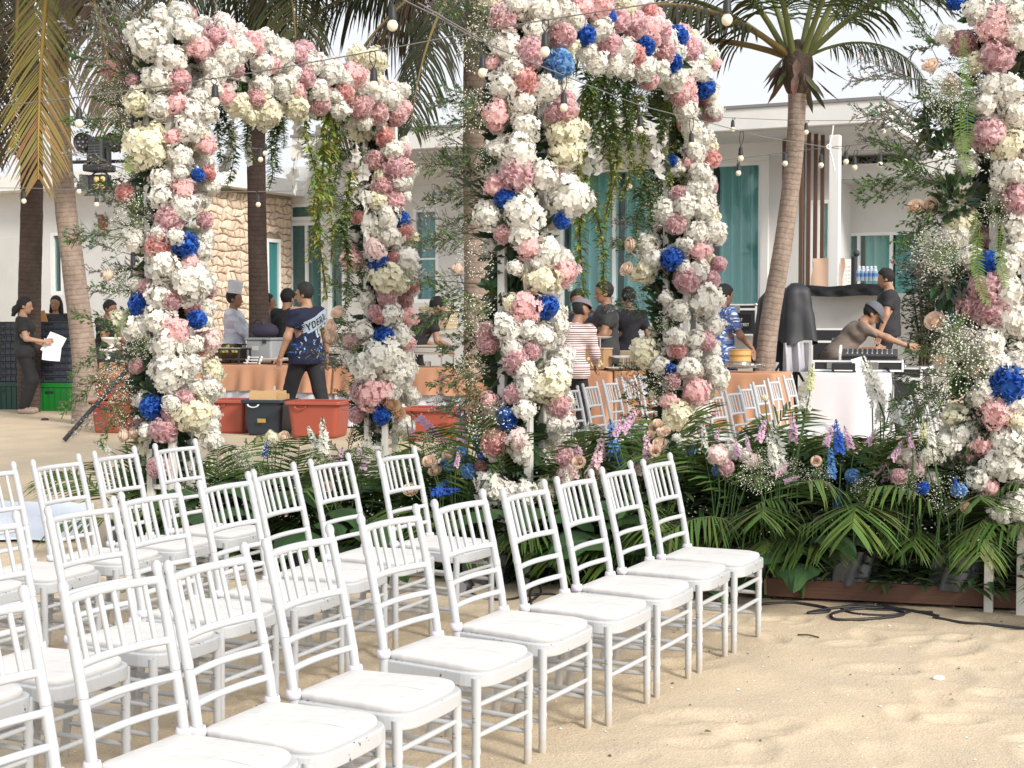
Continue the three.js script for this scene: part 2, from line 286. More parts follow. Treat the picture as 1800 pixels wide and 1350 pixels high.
// the left wing: white front, stone clad side
{
  const a1 = -17.2, c0 = 22.0, cEnd = 25.1, H = 4.05, y0 = 0.15;
  const v = villaFrame('stone_villa', 'white villa wing with a pale stone clad side wall', a1, c0, y0);
  const L = (px) => aOnC(px, c0), X = (px) => L(px).a - a1, Y = (px, py) => yAt(py, L(px).d) - y0;
  const win = [X(91), X(113), Y(100, 518), Y(100, 408)], n1 = [X(8), X(27), Y(18, 470), Y(18, 444)], n2 = [X(6), X(30), Y(18, 537), Y(18, 490)];
  const T = H - y0;
  part('wall', metric(wallGeo(-14, 0, -0.4, T, [win, n1, n2])), M.plaster, v);
  const side = part('stone_wall', metric(box(0.24, T + 0.3, 9, -0.12, T / 2 - 0.15, -4.73)), std([0.3, 0.235, 0.165], 0.95, { bumpMap: grain, bumpScale: 0.01 }), v);
  part('rear_wall', metric(box(14, T, 0.2, -7, T / 2, -9.3)), M.plaster, v); part('side_wall', metric(box(0.2, T, 9, -13.9, T / 2, -4.73)), M.plaster, v);
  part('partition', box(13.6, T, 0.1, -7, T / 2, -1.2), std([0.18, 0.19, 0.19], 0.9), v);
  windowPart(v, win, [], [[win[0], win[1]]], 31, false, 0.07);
  for (const q of [n1, n2]) {   // fretwork niches
    const s = new Soup(), r = RNG(9 + Math.round(q[2] * 10)); const w = q[1] - q[0], h = q[3] - q[2];
    for (let k = 0; k < 16; k++) { const x = q[0] + w * r(), y = q[2] + h * r(), a = 0.7 + r() * 1.2, d = V(Math.cos(a), Math.sin(a), 0).multiplyScalar(0.09), e = V(-d.y, d.x, 0).multiplyScalar(0.22), o = V(x, y, -0.1); s.quad(o.clone().sub(d), o.clone().add(e), o.clone().add(d), o.clone().sub(e), [0.7, 0.7, 0.68]); }
    const m = part('niche', s.build(), vcol(0.7), v); part('niche_back', box(w, h, 0.02, (q[0] + q[1]) / 2, (q[2] + q[3]) / 2, -0.19), std([0.03, 0.045, 0.035], 0.8), m);
  }
  part('roof', metric(box(14.6, 0.3, 10.4, -6.95, T + 0.152, 0.5 - 5.2)), M.fascia, v);
  part('wall_lamp', merged([box(0.13, 0.34, 0.1, X(188), Y(188, 397), 0.055), box(0.09, 0.42, 0.07, X(188), Y(188, 397), 0.13)]), std([0.14, 0.06, 0.035], 0.5), v);
  part('wall_shade', metric(box(X(70) + 14, 1.9, 0.1, (X(70) - 14) / 2, Y(60, 418) - 0.95, 0.06)), std([0.6, 0.6, 0.585], 0.85, { map: plasterTex }), v).name = 'low_wall';
  // window in the stone side: on the plane x = 0, seen obliquely
  const cOn = (px) => { const k = (px - 900) / F, d = a1 / (AX.x * k - AX.z), x = k * d; return { c: CX.x * x - CX.z * d, d }; };
  const wz0 = cOn(466).c - c0, wz1 = cOn(487).c - c0, wy0 = 1.0, wy1 = yAt(420, cOn(476).d) - y0;
  const wf = part('window', merged([box(0.08, wy1 - wy0, 0.07, 0.05, (wy0 + wy1) / 2, -wz0), box(0.08, wy1 - wy0, 0.07, 0.05, (wy0 + wy1) / 2, -wz1), box(0.08, 0.07, wz1 - wz0 - 0.07, 0.05, wy1 - 0.035, -(wz0 + wz1) / 2), box(0.08, 0.07, wz1 - wz0 - 0.07, 0.05, wy0 + 0.035, -(wz0 + wz1) / 2)]), M.alu, v);
  part('pane', box(0.03, wy1 - wy0 - 0.14, wz1 - wz0 - 0.07, 0.03, (wy0 + wy1) / 2, -(wz0 + wz1) / 2), std([0.05, 0.2, 0.21], 0.05), wf);
  // the stones, each its own block
  const r = RNG(404), stoneM = [0, 1, 2, 3, 4].map((k) => std([[0.62, 0.50, 0.385], [0.68, 0.56, 0.44], [0.57, 0.46, 0.36], [0.72, 0.61, 0.49], [0.60, 0.47, 0.36]][k], 0.92, { bumpMap: grain, bumpScale: 0.003 }));
  const z0 = 0, z1 = 3.05, nz = 21, ny = 27, ys = 0.0, ye = T - 0.06, dz = (z1 - z0) / nz, dy = (ye - ys) / ny;
  const cor = (i, j) => [z0 + (i + 0.5 * (j % 2) + (i > 0 && i < nz ? (hash2(i, j, 1) - 0.5) * 0.62 : 0)) * dz, ys + (j + (j > 0 && j < ny ? (hash2(i, j, 2) - 0.5) * 0.62 : 0)) * dy];
  const rest = [];
  for (let j = 0; j < ny; j++) for (let i = 0; i < nz; i++) {
    const q = [cor(i, j), cor(i + 1, j), cor(i + 1, j + 1), cor(i, j + 1)], pts = [], mx = q.reduce((s, t) => s + t[0] / 4, 0), my = q.reduce((s, t) => s + t[1] / 4, 0);
    if (mx > wz0 - 0.1 && mx < wz1 + 0.1 && my > wy0 - 0.1 && my < wy1 + 0.1) continue;
    for (let k = 0; k < 4; k++) { const a = q[k], b = q[(k + 1) % 4]; pts.push(a, [lerp(a[0], b[0], 0.5) + (r() - 0.5) * 0.03, lerp(a[1], b[1], 0.5) + (r() - 0.5) * 0.03]); }
    const h = 0.022 + r() * 0.03, s = new Soup(), P = (t, k, x) => V(x, my + (t[1] - my) * k, -Math.max(0.005, (mx + (t[0] - mx) * k)));
    const tiltY = (r() - 0.5) * 0.025, tiltZ = (r() - 0.5) * 0.025, top = pts.map((t) => { const w = P(t, 0.6 + r() * 0.12, h); w.x += (w.y - my) * tiltY * 3 + (-w.z - mx) * tiltZ * 3; return w; }), mid = pts.map((t) => P(t, 0.87, h * 0.6)), bot = pts.map((t) => P(t, 0.9, 0.001)), ctr = V(h + 0.012, my, -Math.max(0.01, mx));
    for (let k = 0; k < 8; k++) { const l = (k + 1) % 8; s.tri(ctr, top[l], top[k]); s.quad(top[k], top[l], mid[l], mid[k]); s.quad(mid[k], mid[l], bot[l], bot[k]); }
    const g = s.build(); if (i < 11) part('stone', g, stoneM[Math.floor(r() * 5)], side); else rest.push(g);
  }
  stuff(part('far_stones', merged(rest), stoneM[0], side));
}
// terrace that the villas stand on
{
  const a0 = aOnC(585, 22.3).a, a1 = aOnC(1990, 22.3).a, w = a1 - a0;
  const t = thing('terrace', 'raised white terrace wall running below the villas', 'terrace', AC(a0, 22.3, 0), -YAW);
  part('retaining_wall', metric(box(w, FLOOR - 0.08, 0.25, w / 2, (FLOOR - 0.08) / 2, -0.125)), M.plaster, t);
  part('coping', metric(box(w + 0.06, 0.08, 0.4, w / 2, FLOOR - 0.04, -0.16)), std([0.6, 0.58, 0.54], 0.7), t);
  part('deck', metric(box(w, 0.1, 12, w / 2, FLOOR - 0.06, -6.37)), std([0.42, 0.39, 0.35], 0.8, { map: plasterTex }), t);
  const p0 = aOnC(1396, 22).a - a0, p1 = aOnC(1640, 22).a - a0;
  part('parapet', metric(box(p1 - p0, 1.92, 0.2, (p0 + p1) / 2, 0.96, 0.25)), M.plaster, t);
  const k0 = aOnC(1000, 20.5).a - a0, k1 = aOnC(1360, 20.5).a - a0;
  part('low_block', metric(box(k1 - k0, 1.3, 1.5, (k0 + k1) / 2, 0.65, 0.9)), M.plaster, t);
}
// white villa far behind the gap on the left, seen through the fronds
// ---------- plant kit ----------
const UP = V(0, 1, 0);
const frameOf = (d) => { const n = d.clone().normalize(), a = Math.abs(n.y) < 0.9 ? V(0, 1, 0) : V(1, 0, 0), s = V().crossVectors(a, n).normalize(); return [s, V().crossVectors(n, s), n]; };
function sphereDir(i, n, r, jit = 0.5) { const y = 1 - 2 * (i + 0.5) / n, a = i * 2.399963 + r() * jit, q = Math.sqrt(1 - y * y); return V(Math.cos(a) * q, y, Math.sin(a) * q).addScaledVector(V(r() - 0.5, r() - 0.5, r() - 0.5), 0.22 * jit).normalize(); }
// hydrangea head of unit radius: a dome of four petalled florets
function hydrangea(seed, n = 150, center = [0.98, 0.965, 0.86]) {
  const r = RNG(seed), s = new Soup(), squash = 0.88 + r() * 0.16;
  for (let i = 0; i < n; i++) {
    const d = sphereDir(i, n, r), lump = 0.84 + 0.2 * Math.sin(d.x * 3.3 + seed) * Math.sin(d.y * 3.7 + seed * 2) + 0.1 * Math.sin(d.z * 6 + seed * 3) + (r() - 0.5) * 0.26; const o = d.clone().multiplyScalar(lump); o.y *= squash;
    const nd = d.clone().addScaledVector(V(r() - 0.5, r() - 0.5, r() - 0.5), 1.15).normalize(), [a, b, c] = frameOf(nd), ph = r() * 6.3, L = 0.17 + r() * 0.07, tone = 0.94 + r() * 0.07;
    for (let k = 0; k < 4; k++) {
      const t = ph + k * Math.PI / 2 + (r() - 0.5) * 0.3, e = a.clone().multiplyScalar(Math.cos(t)).addScaledVector(b, Math.sin(t)), f = a.clone().multiplyScalar(-Math.sin(t)).addScaledVector(b, Math.cos(t)), lift = (r() - 0.25) * 0.16;
      const P = (u, v, w) => o.clone().addScaledVector(e, u * L).addScaledVector(f, v * L).addScaledVector(c, w * L);
      const p = [P(0.02, 0, -0.1), P(0.45, 0.5, 0.05 + lift), P(1, 0.3, 0.2 + lift * 2), P(1.06, -0.05, 0.05 + lift), P(0.95, -0.4, 0.22 + lift * 2), P(0.4, -0.5, 0.05 + lift)];
      const fn = V().subVectors(p[2], p[0]).cross(V().subVectors(p[4], p[0])).normalize(); if (fn.dot(c) < 0) fn.negate();
      const nn = fn.multiplyScalar(0.45).addScaledVector(d, 0.7).normalize(), col = [tone, tone, tone], cc = center.map((q) => q * tone);
      for (let q = 1; q < 5; q++) s.tri(p[0], p[q], p[q + 1], col, nn, [cc, col, col]);
    }
  }
  const core = new THREE.IcosahedronGeometry(0.62, 1).attributes.position, cc = center.map((q) => q * 0.92);
  for (let i = 0; i < core.count; i += 3) { const q = [0, 1, 2].map((k) => V().fromBufferAttribute(core, i + k)); s.tri(q[0], q[1], q[2], cc, q.map((w) => w.clone().normalize())); }
  return s.build();
}
// ruffled carnation or peony head of unit radius
function ruffle(seed, n = 78) {
  const r = RNG(seed), s = new Soup();
  for (let i = 0; i < n; i++) {
    const d = sphereDir(i, n, r, 0.8); d.z = d.z * 0.9; const [a, b, c] = frameOf(d), ph = r() * 6.3, e = a.clone().multiplyScalar(Math.cos(ph)).addScaledVector(b, Math.sin(ph)), f = V().crossVectors(c, e);
    const o = d.clone().multiplyScalar(0.58), R = 0.36 + r() * 0.14, W = 0.3 + r() * 0.12, tone = 0.93 + r() * 0.09, rows = [];
    for (let k = 0; k <= 4; k++) {
      const v = k / 2 - 1, wav = (k % 2 ? 0.1 : -0.1) + (r() - 0.5) * 0.06, inner = o.clone().addScaledVector(e, v * W * 0.35), mid = o.clone().addScaledVector(c, R * 0.6).addScaledVector(e, v * W * 0.85).addScaledVector(f, 0.08 + wav * 0.4), out = o.clone().addScaledVector(c, R * (1 - 0.14 * v * v) + (r() - 0.5) * 0.06).addScaledVector(e, v * W * 1.15).addScaledVector(f, 0.16 + wav);
      rows.push([inner, mid, out]);
    }
    for (let k = 0; k < 4; k++) for (let m = 0; m < 2; m++) {
      const A = rows[k][m], B = rows[k + 1][m], C = rows[k + 1][m + 1], D = rows[k][m + 1], fn = V().subVectors(B, A).cross(V().subVectors(D, A)).normalize(); if (fn.dot(f) < 0) fn.negate();
      const nn = fn.multiplyScalar(0.45).addScaledVector(d, 0.7).normalize(), t0 = m ? 0.98 * tone : 0.93 * tone, t1 = m ? 1.03 * tone : 0.98 * tone;
      s.tri(A, B, C, null, nn, [[t0, t0, t0], [t0, t0, t0], [t1, t1, t1]]); s.tri(A, C, D, null, nn, [[t0, t0, t0], [t1, t1, t1], [t1, t1, t1]]);
    }
  }
  const core = new THREE.IcosahedronGeometry(0.66, 2).attributes.position; for (let i = 0; i < core.count; i += 3) { const q = [0, 1, 2].map((k) => V().fromBufferAttribute(core, i + k)); s.tri(q[0], q[1], q[2], [0.95, 0.95, 0.95], q.map((w) => w.clone().normalize())); }
  return s.build();
}
// rose of unit radius, opening along +y
function rose(seed) {
  const r = RNG(seed), s = new Soup();
  [[0.2, 3, 0.95], [0.36, 4, 0.92], [0.54, 5, 0.84], [0.74, 5, 0.7], [0.95, 6, 0.48]].forEach(([R, n, top], li) => {
    for (let k = 0; k < n; k++) {
      const a0 = k / n * 6.283 + li * 0.7 + r() * 0.3, wid = 6.283 / n * 0.72, grid = [];
      for (let i = 0; i <= 4; i++) { const row = []; for (let j = 0; j <= 3; j++) { const v = j / 3, a = a0 + (i / 4 - 0.5) * wid * 1.6 * (0.5 + 0.5 * v), flare = li > 2 ? 0.18 * v * v : -0.05 * v * v, rr = R * (0.35 + 0.65 * Math.sqrt(v)) + flare; const y = -0.75 + (top + 0.75) * v - (li > 2 && j === 3 ? 0.07 : 0) - 0.12 * (i / 2 - 1) ** 2 * v; row.push(V(Math.cos(a) * rr, y, Math.sin(a) * rr)); } grid.push(row); }
      const tone = 0.9 + r() * 0.12;
      for (let i = 0; i < 4; i++) for (let j = 0; j < 3; j++) { const c = tone * (0.9 + 0.1 * j / 3); s.quad(grid[i][j], grid[i + 1][j], grid[i + 1][j + 1], grid[i][j + 1], [c, c * (0.93 + 0.05 * j), c * (0.88 + 0.06 * j)]); }
    }
  });
  return s.build();
}
function leaf(s, o, d, up, L, W, col, bend = 0.25, fold = 0.15) {
  d = d.clone().normalize(); const side = V().crossVectors(d, up).normalize(), n = V().crossVectors(side, d).normalize();
  const P = (t, w, h = 0) => o.clone().addScaledVector(d, t * L).addScaledVector(side, w * W).addScaledVector(n, -bend * L * t * t + h * W);
  const a = P(0, 0), m1 = P(0.45, 0), t = P(1, 0), l1 = P(0.35, 0.5, fold), l2 = P(0.72, 0.36, fold), r1 = P(0.35, -0.5, fold), r2 = P(0.72, -0.36, fold);
  s.tri(a, l1, m1, col); s.tri(l1, l2, m1, col); s.tri(m1, l2, t, col); s.tri(a, m1, r1, col); s.tri(r1, m1, r2, col); s.tri(m1, t, r2, col);
}
// pinnate frond: starts at the origin, climbs along +x at angle e0 and bends down by `bend` over its length
function frond({ L, n, leafL, leafW, e0, bend, seed, col, tip = col, stem = [0.16, 0.18, 0.06], vee = 0.5, droop = 0.5, fwd = 0.5, start = 0.12, rad = 0.012, segs = 3, twist = 0.1, dead = 0 }) {
  const r = RNG(seed), s = new Soup(), N = 16, pts = [V(0, 0, 0)], dirs = []; let e = e0, yaw = 0;
  for (let i = 0; i < N; i++) { const d = V(Math.cos(e) * Math.cos(yaw), Math.sin(e), Math.cos(e) * Math.sin(yaw)); dirs.push(d); pts.push(pts[i].clone().addScaledVector(d, L / N)); e -= bend / N * (0.5 + i / N); yaw += twist / N; }
  dirs.push(dirs[N - 1]);
  s.tube(pts, (t) => rad * (1 - 0.85 * t), 5, stem, false);
  for (let i = 0; i < n; i++) for (const sd of [-1, 1]) {
    if (r() < 0.05) continue;
    const t = start + (1 - start) * (i + 0.3 * r()) / n, q = t * N, k = Math.min(N - 1, Math.floor(q)), o = pts[k].clone().lerp(pts[k + 1], q - k), d = dirs[k].clone();
    const side = V(-d.z, 0, d.x).normalize().multiplyScalar(sd); if (side.lengthSq() < 0.1) side.set(0, 0, sd);
    const up = V().crossVectors(side, d).normalize().multiplyScalar(sd < 0 ? 1 : -1), env = Math.pow(Math.sin(Math.PI * clamp(0.14 + 0.8 * (t - start) / (1 - start), 0, 1)), 0.6) * (0.85 + 0.3 * r());
    const ll = leafL * env, f = fwd + 0.5 * (t - start) + (r() - 0.5) * 0.4; let dir = side.clone().addScaledVector(d, f).addScaledVector(up, vee * (0.4 + 1.1 * r())).normalize();
    let p = o.clone(); const c = col.map((x, m) => lerp(x, tip[m], t) * (0.78 + 0.45 * r())), rows = [];
    const wn = V().crossVectors(dir, d).normalize(), wd = V().crossVectors(wn, dir).normalize();
    for (let m = 0; m <= segs; m++) { const u = m / segs, w = leafW * (m === segs ? 0.06 : Math.sin(Math.PI * (0.22 + 0.62 * u))) * 0.5; rows.push([p.clone().addScaledVector(wd, w), p.clone().addScaledVector(wd, -w)]); dir = dir.clone().addScaledVector(UP, -droop * (0.6 + 0.8 * r()) / segs * (0.4 + u)).normalize(); p = p.clone().addScaledVector(dir, ll / segs); }
    s.strip(rows, r() < dead ? c.map((x, m) => x * [2.2, 1.3, 0.6][m]) : c);
  }
  return s.build();
}
M.leaf = leafMat(0.8, 0.25); M.palmLeaf = leafMat(0.72, 0.2); M.barkless = vcol(0.9);
const petalM = (c, tr = 0.4) => vcol(1, { color: rgb(c), transmission: tr, thickness: 0, specularIntensity: 0.3 });
const PET = { w: petalM([0.92, 0.905, 0.88]), c: petalM([0.9, 0.87, 0.73]), p: petalM([1, 0.745, 0.775], 0.55), k: petalM([1, 0.63, 0.60], 0.55), d: petalM([0.98, 0.72, 0.725], 0.55), l: petalM([1, 0.865, 0.875], 0.5), b: petalM([0.06, 0.21, 0.70]), s: petalM([0.30, 0.56, 0.90]), r: petalM([0.96, 0.78, 0.68]), t: petalM([0.78, 0.56, 0.40]), v: petalM([0.82, 0.55, 0.74]) };
const HYD = [1, 2, 3, 4, 5, 6].map((k) => hydrangea(k * 13)), RUF = [1, 2, 3, 4, 5].map((k) => ruffle(k * 7)), ROS = [1, 2, 3].map((k) => rose(k * 5));
const BLOOM = { w: ['white_hydrangea', HYD], c: ['cream_hydrangea', HYD], p: ['pink_bloom', [...RUF, ...HYD.slice(0, 4)]], l: ['pale_pink_bloom', HYD], k: ['coral_carnation', RUF], d: ['dusty_pink_carnation', RUF], b: ['blue_hydrangea', RUF], s: ['light_blue_hydrangea', RUF], r: ['peach_rose', ROS], t: ['tan_rose', ROS], v: ['lilac_carnation', RUF] };
function bloomAt(parent, type, pos, R, r, facing) {
  R *= { p: 1.2, k: 1.2, d: 1.15, l: 1.2, b: 1.12, s: 1.15, r: 0.9, t: 0.95, v: 1.2 }[type] || 1;
  const [name, gs] = BLOOM[type], m = part(name, gs[Math.floor(r() * gs.length)], PET[type], parent, pos, null, R);
  if (type === 'r' || type === 't') { const f = (facing || V(0, 0.3, 1)).clone().add(V(r() - 0.5, r() - 0.3, r() - 0.5)).normalize(); m.quaternion.setFromUnitVectors(UP, f); }
  else m.rotation.set(r() * 6.3, r() * 6.3, r() * 6.3);
  m.scale.set(R * (0.92 + r() * 0.16), R * (0.9 + r() * 0.14), R * (0.92 + r() * 0.16)); return m;
}
// little clouds of baby's breath, unit radius
const BREATH = [1, 2, 3].map((k) => {
  const r = RNG(300 + k), s = new Soup();
  for (let i = 0; i < 260; i++) {
    const d = sphereDir(i, 260, r, 1.2).multiplyScalar(0.45 + 0.6 * Math.cbrt(r())), q = 0.018 + r() * 0.02;
    if (i % 2) { const m = d.clone().multiplyScalar(0.3).add(V((r() - 0.5) * 0.3, -0.15, (r() - 0.5) * 0.3)), w = V(0.006, 0.003, 0.006); s.quad(m.clone().sub(w), m.clone().add(w), d.clone().add(w), d.clone().sub(w), [0.12, 0.16, 0.07]); }
    const P = [V(q, 0, 0), V(0, 0, q), V(-q, 0, 0), V(0, 0, -q)].map((w) => w.add(d)), t = d.clone().add(V(0, q, 0)), b = d.clone().add(V(0, -q, 0)), c = r() < 0.2 ? [0.7, 0.66, 0.45] : [0.84, 0.82, 0.74];
    for (let j = 0; j < 4; j++) { s.tri(P[j], P[(j + 1) % 4], t, c); s.tri(P[(j + 1) % 4], P[j], b, c); }
  }
  return s.build();
});
// feathery grey green sprays (sea lavender, eucalyptus), unit length along +y
function spray(seed, col, bitCol, n = 26, leafy = 0.045) {
  const r = RNG(seed), s = new Soup(), main = []; const bx = (r() - 0.5) * 0.4, bz = (r() - 0.5) * 0.4;
  for (let i = 0; i <= 6; i++) { const t = i / 6; main.push(V(bx * t * t, t, bz * t * t)); }
  s.tube(main, (t) => 0.008 * (1 - 0.8 * t), 4, [0.1, 0.1, 0.06], false);
  for (let i = 0; i < n; i++) {
    const t = 0.2 + 0.8 * i / n, o = V(bx * t * t, t, bz * t * t), a = r() * 6.3, d = V(Math.cos(a) * 0.7, 0.65, Math.sin(a) * 0.7).normalize(), L = (0.34 - 0.22 * t) * (0.6 + r() * 0.7), e = o.clone().addScaledVector(d, L), w = V(0.004, 0, 0.004);
    s.quad(o.clone().sub(w), o.clone().add(w), e.clone().add(w), e.clone().sub(w), [0.11, 0.11, 0.07]);
    const m = 6 + Math.floor(r() * 5);
    for (let k = 0; k < m; k++) { const u = 0.25 + 0.75 * k / m, p = o.clone().lerp(e, u), b = r() * 6.3, ld = d.clone().multiplyScalar(0.6).add(V(Math.cos(b), r() - 0.2, Math.sin(b)).multiplyScalar(0.7)).normalize(), l = leafy * (0.6 + 0.8 * r()), sd = V().crossVectors(ld, UP).normalize().multiplyScalar(l * 0.22), c = (r() < 0.45 ? bitCol : col).map((x) => x * (0.7 + 0.6 * r())); const q = p.clone().addScaledVector(ld, l); s.quad(p, p.clone().addScaledVector(ld, l * 0.5).add(sd), q, p.clone().addScaledVector(ld, l * 0.5).sub(sd), c); }
  }
  return s.build();
}
const SPRAY = { lav: [1, 2, 3].map((k) => spray(k * 31, [0.2, 0.23, 0.17], [0.4, 0.35, 0.36])), euc: [1, 2].map((k) => spray(k * 57, [0.15, 0.21, 0.15], [0.21, 0.26, 0.19], 14, 0.075)), fern: [1, 2, 3].map((k) => spray(k * 77, [0.07, 0.13, 0.04], [0.11, 0.19, 0.055], 34, 0.06)), gyp: [1, 2].map((k) => spray(k * 91, [0.35, 0.36, 0.28], [0.66, 0.63, 0.55], 22, 0.03)) };
// hanging vines, unit length along -y
function vine(seed, cols, white = 0, n = 54, size = 0.075) {
  const r = RNG(seed), s = new Soup(), pts = [], ax = (r() - 0.5) * 0.3, az = (r() - 0.5) * 0.3, ph = r() * 6;
  for (let i = 0; i <= 10; i++) { const t = i / 10; pts.push(V(ax * t + 0.03 * Math.sin(t * 6 + ph), -t, az * t + 0.03 * Math.cos(t * 5 + ph))); }
  s.tube(pts, 0.005, 4, [0.12, 0.12, 0.04], false);
  for (let i = 0; i < n; i++) {
    const t = (i + r()) / n * 10, k = Math.min(9, Math.floor(t)), o = pts[k].clone().lerp(pts[k + 1], t - k), w = 1 - 0.45 * t / 10;
    if (white) { const m = 5, q = size * (0.8 + 0.5 * r()), d = V(r() - 0.5, r() - 0.5, r() - 0.5).normalize(), [a, b] = frameOf(d), c = o.addScaledVector(d, 0.03); for (let j = 0; j < m; j++) { const u = j / m * 6.283, v = u + 0.62, e = u - 0.62, P = (x, l, h) => c.clone().addScaledVector(a, Math.cos(x) * l).addScaledVector(b, Math.sin(x) * l).addScaledVector(d, h); s.quad(c, P(e, q * 0.8, 0.01), P(u, q * 1.15, 0.03 * r()), P(v, q * 0.8, 0.01), [0.82, 0.82, 0.8]); } continue; }
    const m = 5; for (let j = 0; j < m; j++) { const b = r() * 6.3, d = V(Math.cos(b), -0.5 + r() * 0.9, Math.sin(b)), c = cols[Math.floor(r() * cols.length)].map((x) => x * (0.7 + 0.6 * r())); leaf(s, o.clone().add(V(0, (r() - 0.5) * 0.05, 0)), d, UP, size * w * (0.7 + 0.8 * r()), size * 0.42 * w, c, 0.3); }
  }
  return s.build();
}
const YG = [[0.27, 0.32, 0.06], [0.36, 0.38, 0.09], [0.16, 0.24, 0.05]], DG = [[0.06, 0.12, 0.04], [0.09, 0.16, 0.05], [0.14, 0.2, 0.06]];
const VINE = { y: [1, 2, 3, 4].map((k) => vine(k * 11, YG)), g: [1, 2, 3].map((k) => vine(k * 19, DG, 0, 46, 0.09)), o: [1, 2, 3].map((k) => vine(k * 23, null, 1, 10, 0.095)) };
const SWORD = [1, 2].map((k) => frond({ L: 1, n: 26, leafL: 0.12, leafW: 0.017, e0: -0.6, bend: 1.1, seed: k * 3, col: [0.09, 0.17, 0.035], tip: [0.14, 0.22, 0.045], vee: 0.1, droop: 0.2, fwd: 0.2, rad: 0.008, start: 0.05 }));
// clump of dark leaves, unit radius
const CLUMP = [1, 2, 3].map((k) => { const r = RNG(500 + k), s = new Soup(); for (let i = 0; i < 110; i++) { const d = sphereDir(i, 110, r, 1), c = [[0.035, 0.07, 0.03], [0.055, 0.1, 0.04], [0.085, 0.13, 0.06], [0.04, 0.075, 0.05]][i % 4].map((x) => x * (0.7 + 0.6 * r())); leaf(s, d.clone().multiplyScalar(0.25 + 0.3 * r()), d.clone().add(V(r() - 0.5, r() - 0.6, r() - 0.5)), UP, 0.3 + 0.3 * r(), 0.16 + 0.1 * r(), c); } return s.build(); });
// spike of blossoms, unit height along +y
function spike(seed, n = 54, wid = 0.085) {
  const r = RNG(seed), s = new Soup(); s.tube([V(0, 0, 0), V(0.01, 0.5, 0), V(0, 1, 0.02)], 0.012, 5, [0.08, 0.16, 0.04], false);
  for (let i = 0; i < n; i++) {
    const t = i / n, y = 0.25 + 0.73 * t, a = i * 2.4 + r(), w = wid * (1 - 0.7 * t * t) * (0.8 + 0.5 * r()), q = w * (0.5 + 0.3 * r()), d = V(Math.cos(a), 0.25 + 0.5 * t, Math.sin(a)).normalize(), [e, f] = frameOf(d), c = V(Math.cos(a) * w * 0.75, y, Math.sin(a) * w * 0.75), ph = r() * 6;
    const tone = 0.8 + r() * 0.3; for (let j = 0; j < 5; j++) { const u = ph + j / 5 * 6.283, P = (x, l, h) => c.clone().addScaledVector(e, Math.cos(x) * l).addScaledVector(f, Math.sin(x) * l).addScaledVector(d, h); s.quad(c, P(u - 0.55, q * 0.8, q * 0.15), P(u, q * 1.1, q * 0.4), P(u + 0.55, q * 0.8, q * 0.15), [tone, tone, tone]); }
  }
  return s.build();
}
const SPIKE = [1, 2, 3].map((k) => spike(k * 41));

// ---------- coconut palms ----------
const barkTex = dataTex(512, (u, v) => { const ring = 0.5 + 0.5 * Math.sin((v * 52 + 1.6 * fbm(u * 4, v * 17, 4, 71, 1)) * 6.283), f = fbm(u * 24, v * 60, 4, 14, 12), g = fbm(u * 4, v * 8, 4, 33, 4); const k = 0.5 + 0.45 * f + 0.5 * (g - 0.45) - 0.22 * Math.pow(1 - ring, 10) * f * 2; return [0.37 * k * 1.1, 0.305 * k * 1.03, 0.255 * k]; });
const barkBump = dataTex(512, (u, v) => { const ring = 0.5 + 0.5 * Math.sin((v * 52 + 1.6 * fbm(u * 4, v * 17, 4, 71, 1)) * 6.283); return 0.25 * (1 - Math.pow(1 - ring, 8)) + 0.55 * fbm(u * 24, v * 60, 4, 14, 12); });
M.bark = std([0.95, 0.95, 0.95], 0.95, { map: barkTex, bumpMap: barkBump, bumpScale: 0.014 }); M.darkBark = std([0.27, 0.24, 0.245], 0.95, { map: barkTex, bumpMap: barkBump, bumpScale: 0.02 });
function trunkGeo(pts, rad) {   // tapering tube with uv, ringed
  const curve = new THREE.CatmullRomCurve3(pts), n = 70, g = new THREE.TubeGeometry(curve, n, 1, 18, false), p = g.attributes.position, u = g.attributes.uv, len = curve.getLength();
  for (let i = 0; i <= n; i++) { const t = i / n, c = curve.getPointAt(t); for (let k = 0; k <= 18; k++) { const q = i * 19 + k, d = V().fromBufferAttribute(p, q).sub(c), w = rad(t) * (1 + 0.05 * (noise2(Math.cos(k / 18 * 6.283) * 2 + 9, i * 0.6, 4) - 0.5) + 0.008 * Math.sin(i * 2.2)); d.multiplyScalar(w); p.setXYZ(q, c.x + d.x, c.y + d.y, c.z + d.z); u.setXY(q, k / 18, t * len / 3.2); } }
  g.computeVertexNormals(); return g;
}
const coco = (e0, bend, seed, o = {}) => frond({ L: 3.3, n: 78, leafL: 0.9, leafW: 0.028, e0, bend, seed, col: [0.045, 0.065, 0.022], tip: [0.07, 0.09, 0.025], vee: 0.1, droop: 1.5, fwd: 0.55, start: 0.16, rad: 0.04, segs: 4, ...o });
const GOLD = { col: [0.23, 0.235, 0.06], tip: [0.27, 0.18, 0.07], stem: [0.4, 0.26, 0.06], leafW: 0.022 }, DARK = { col: [0.03, 0.036, 0.018], tip: [0.045, 0.05, 0.02], stem: [0.2, 0.14, 0.05] }, BROWN = { col: [0.075, 0.06, 0.035], tip: [0.1, 0.075, 0.045] };
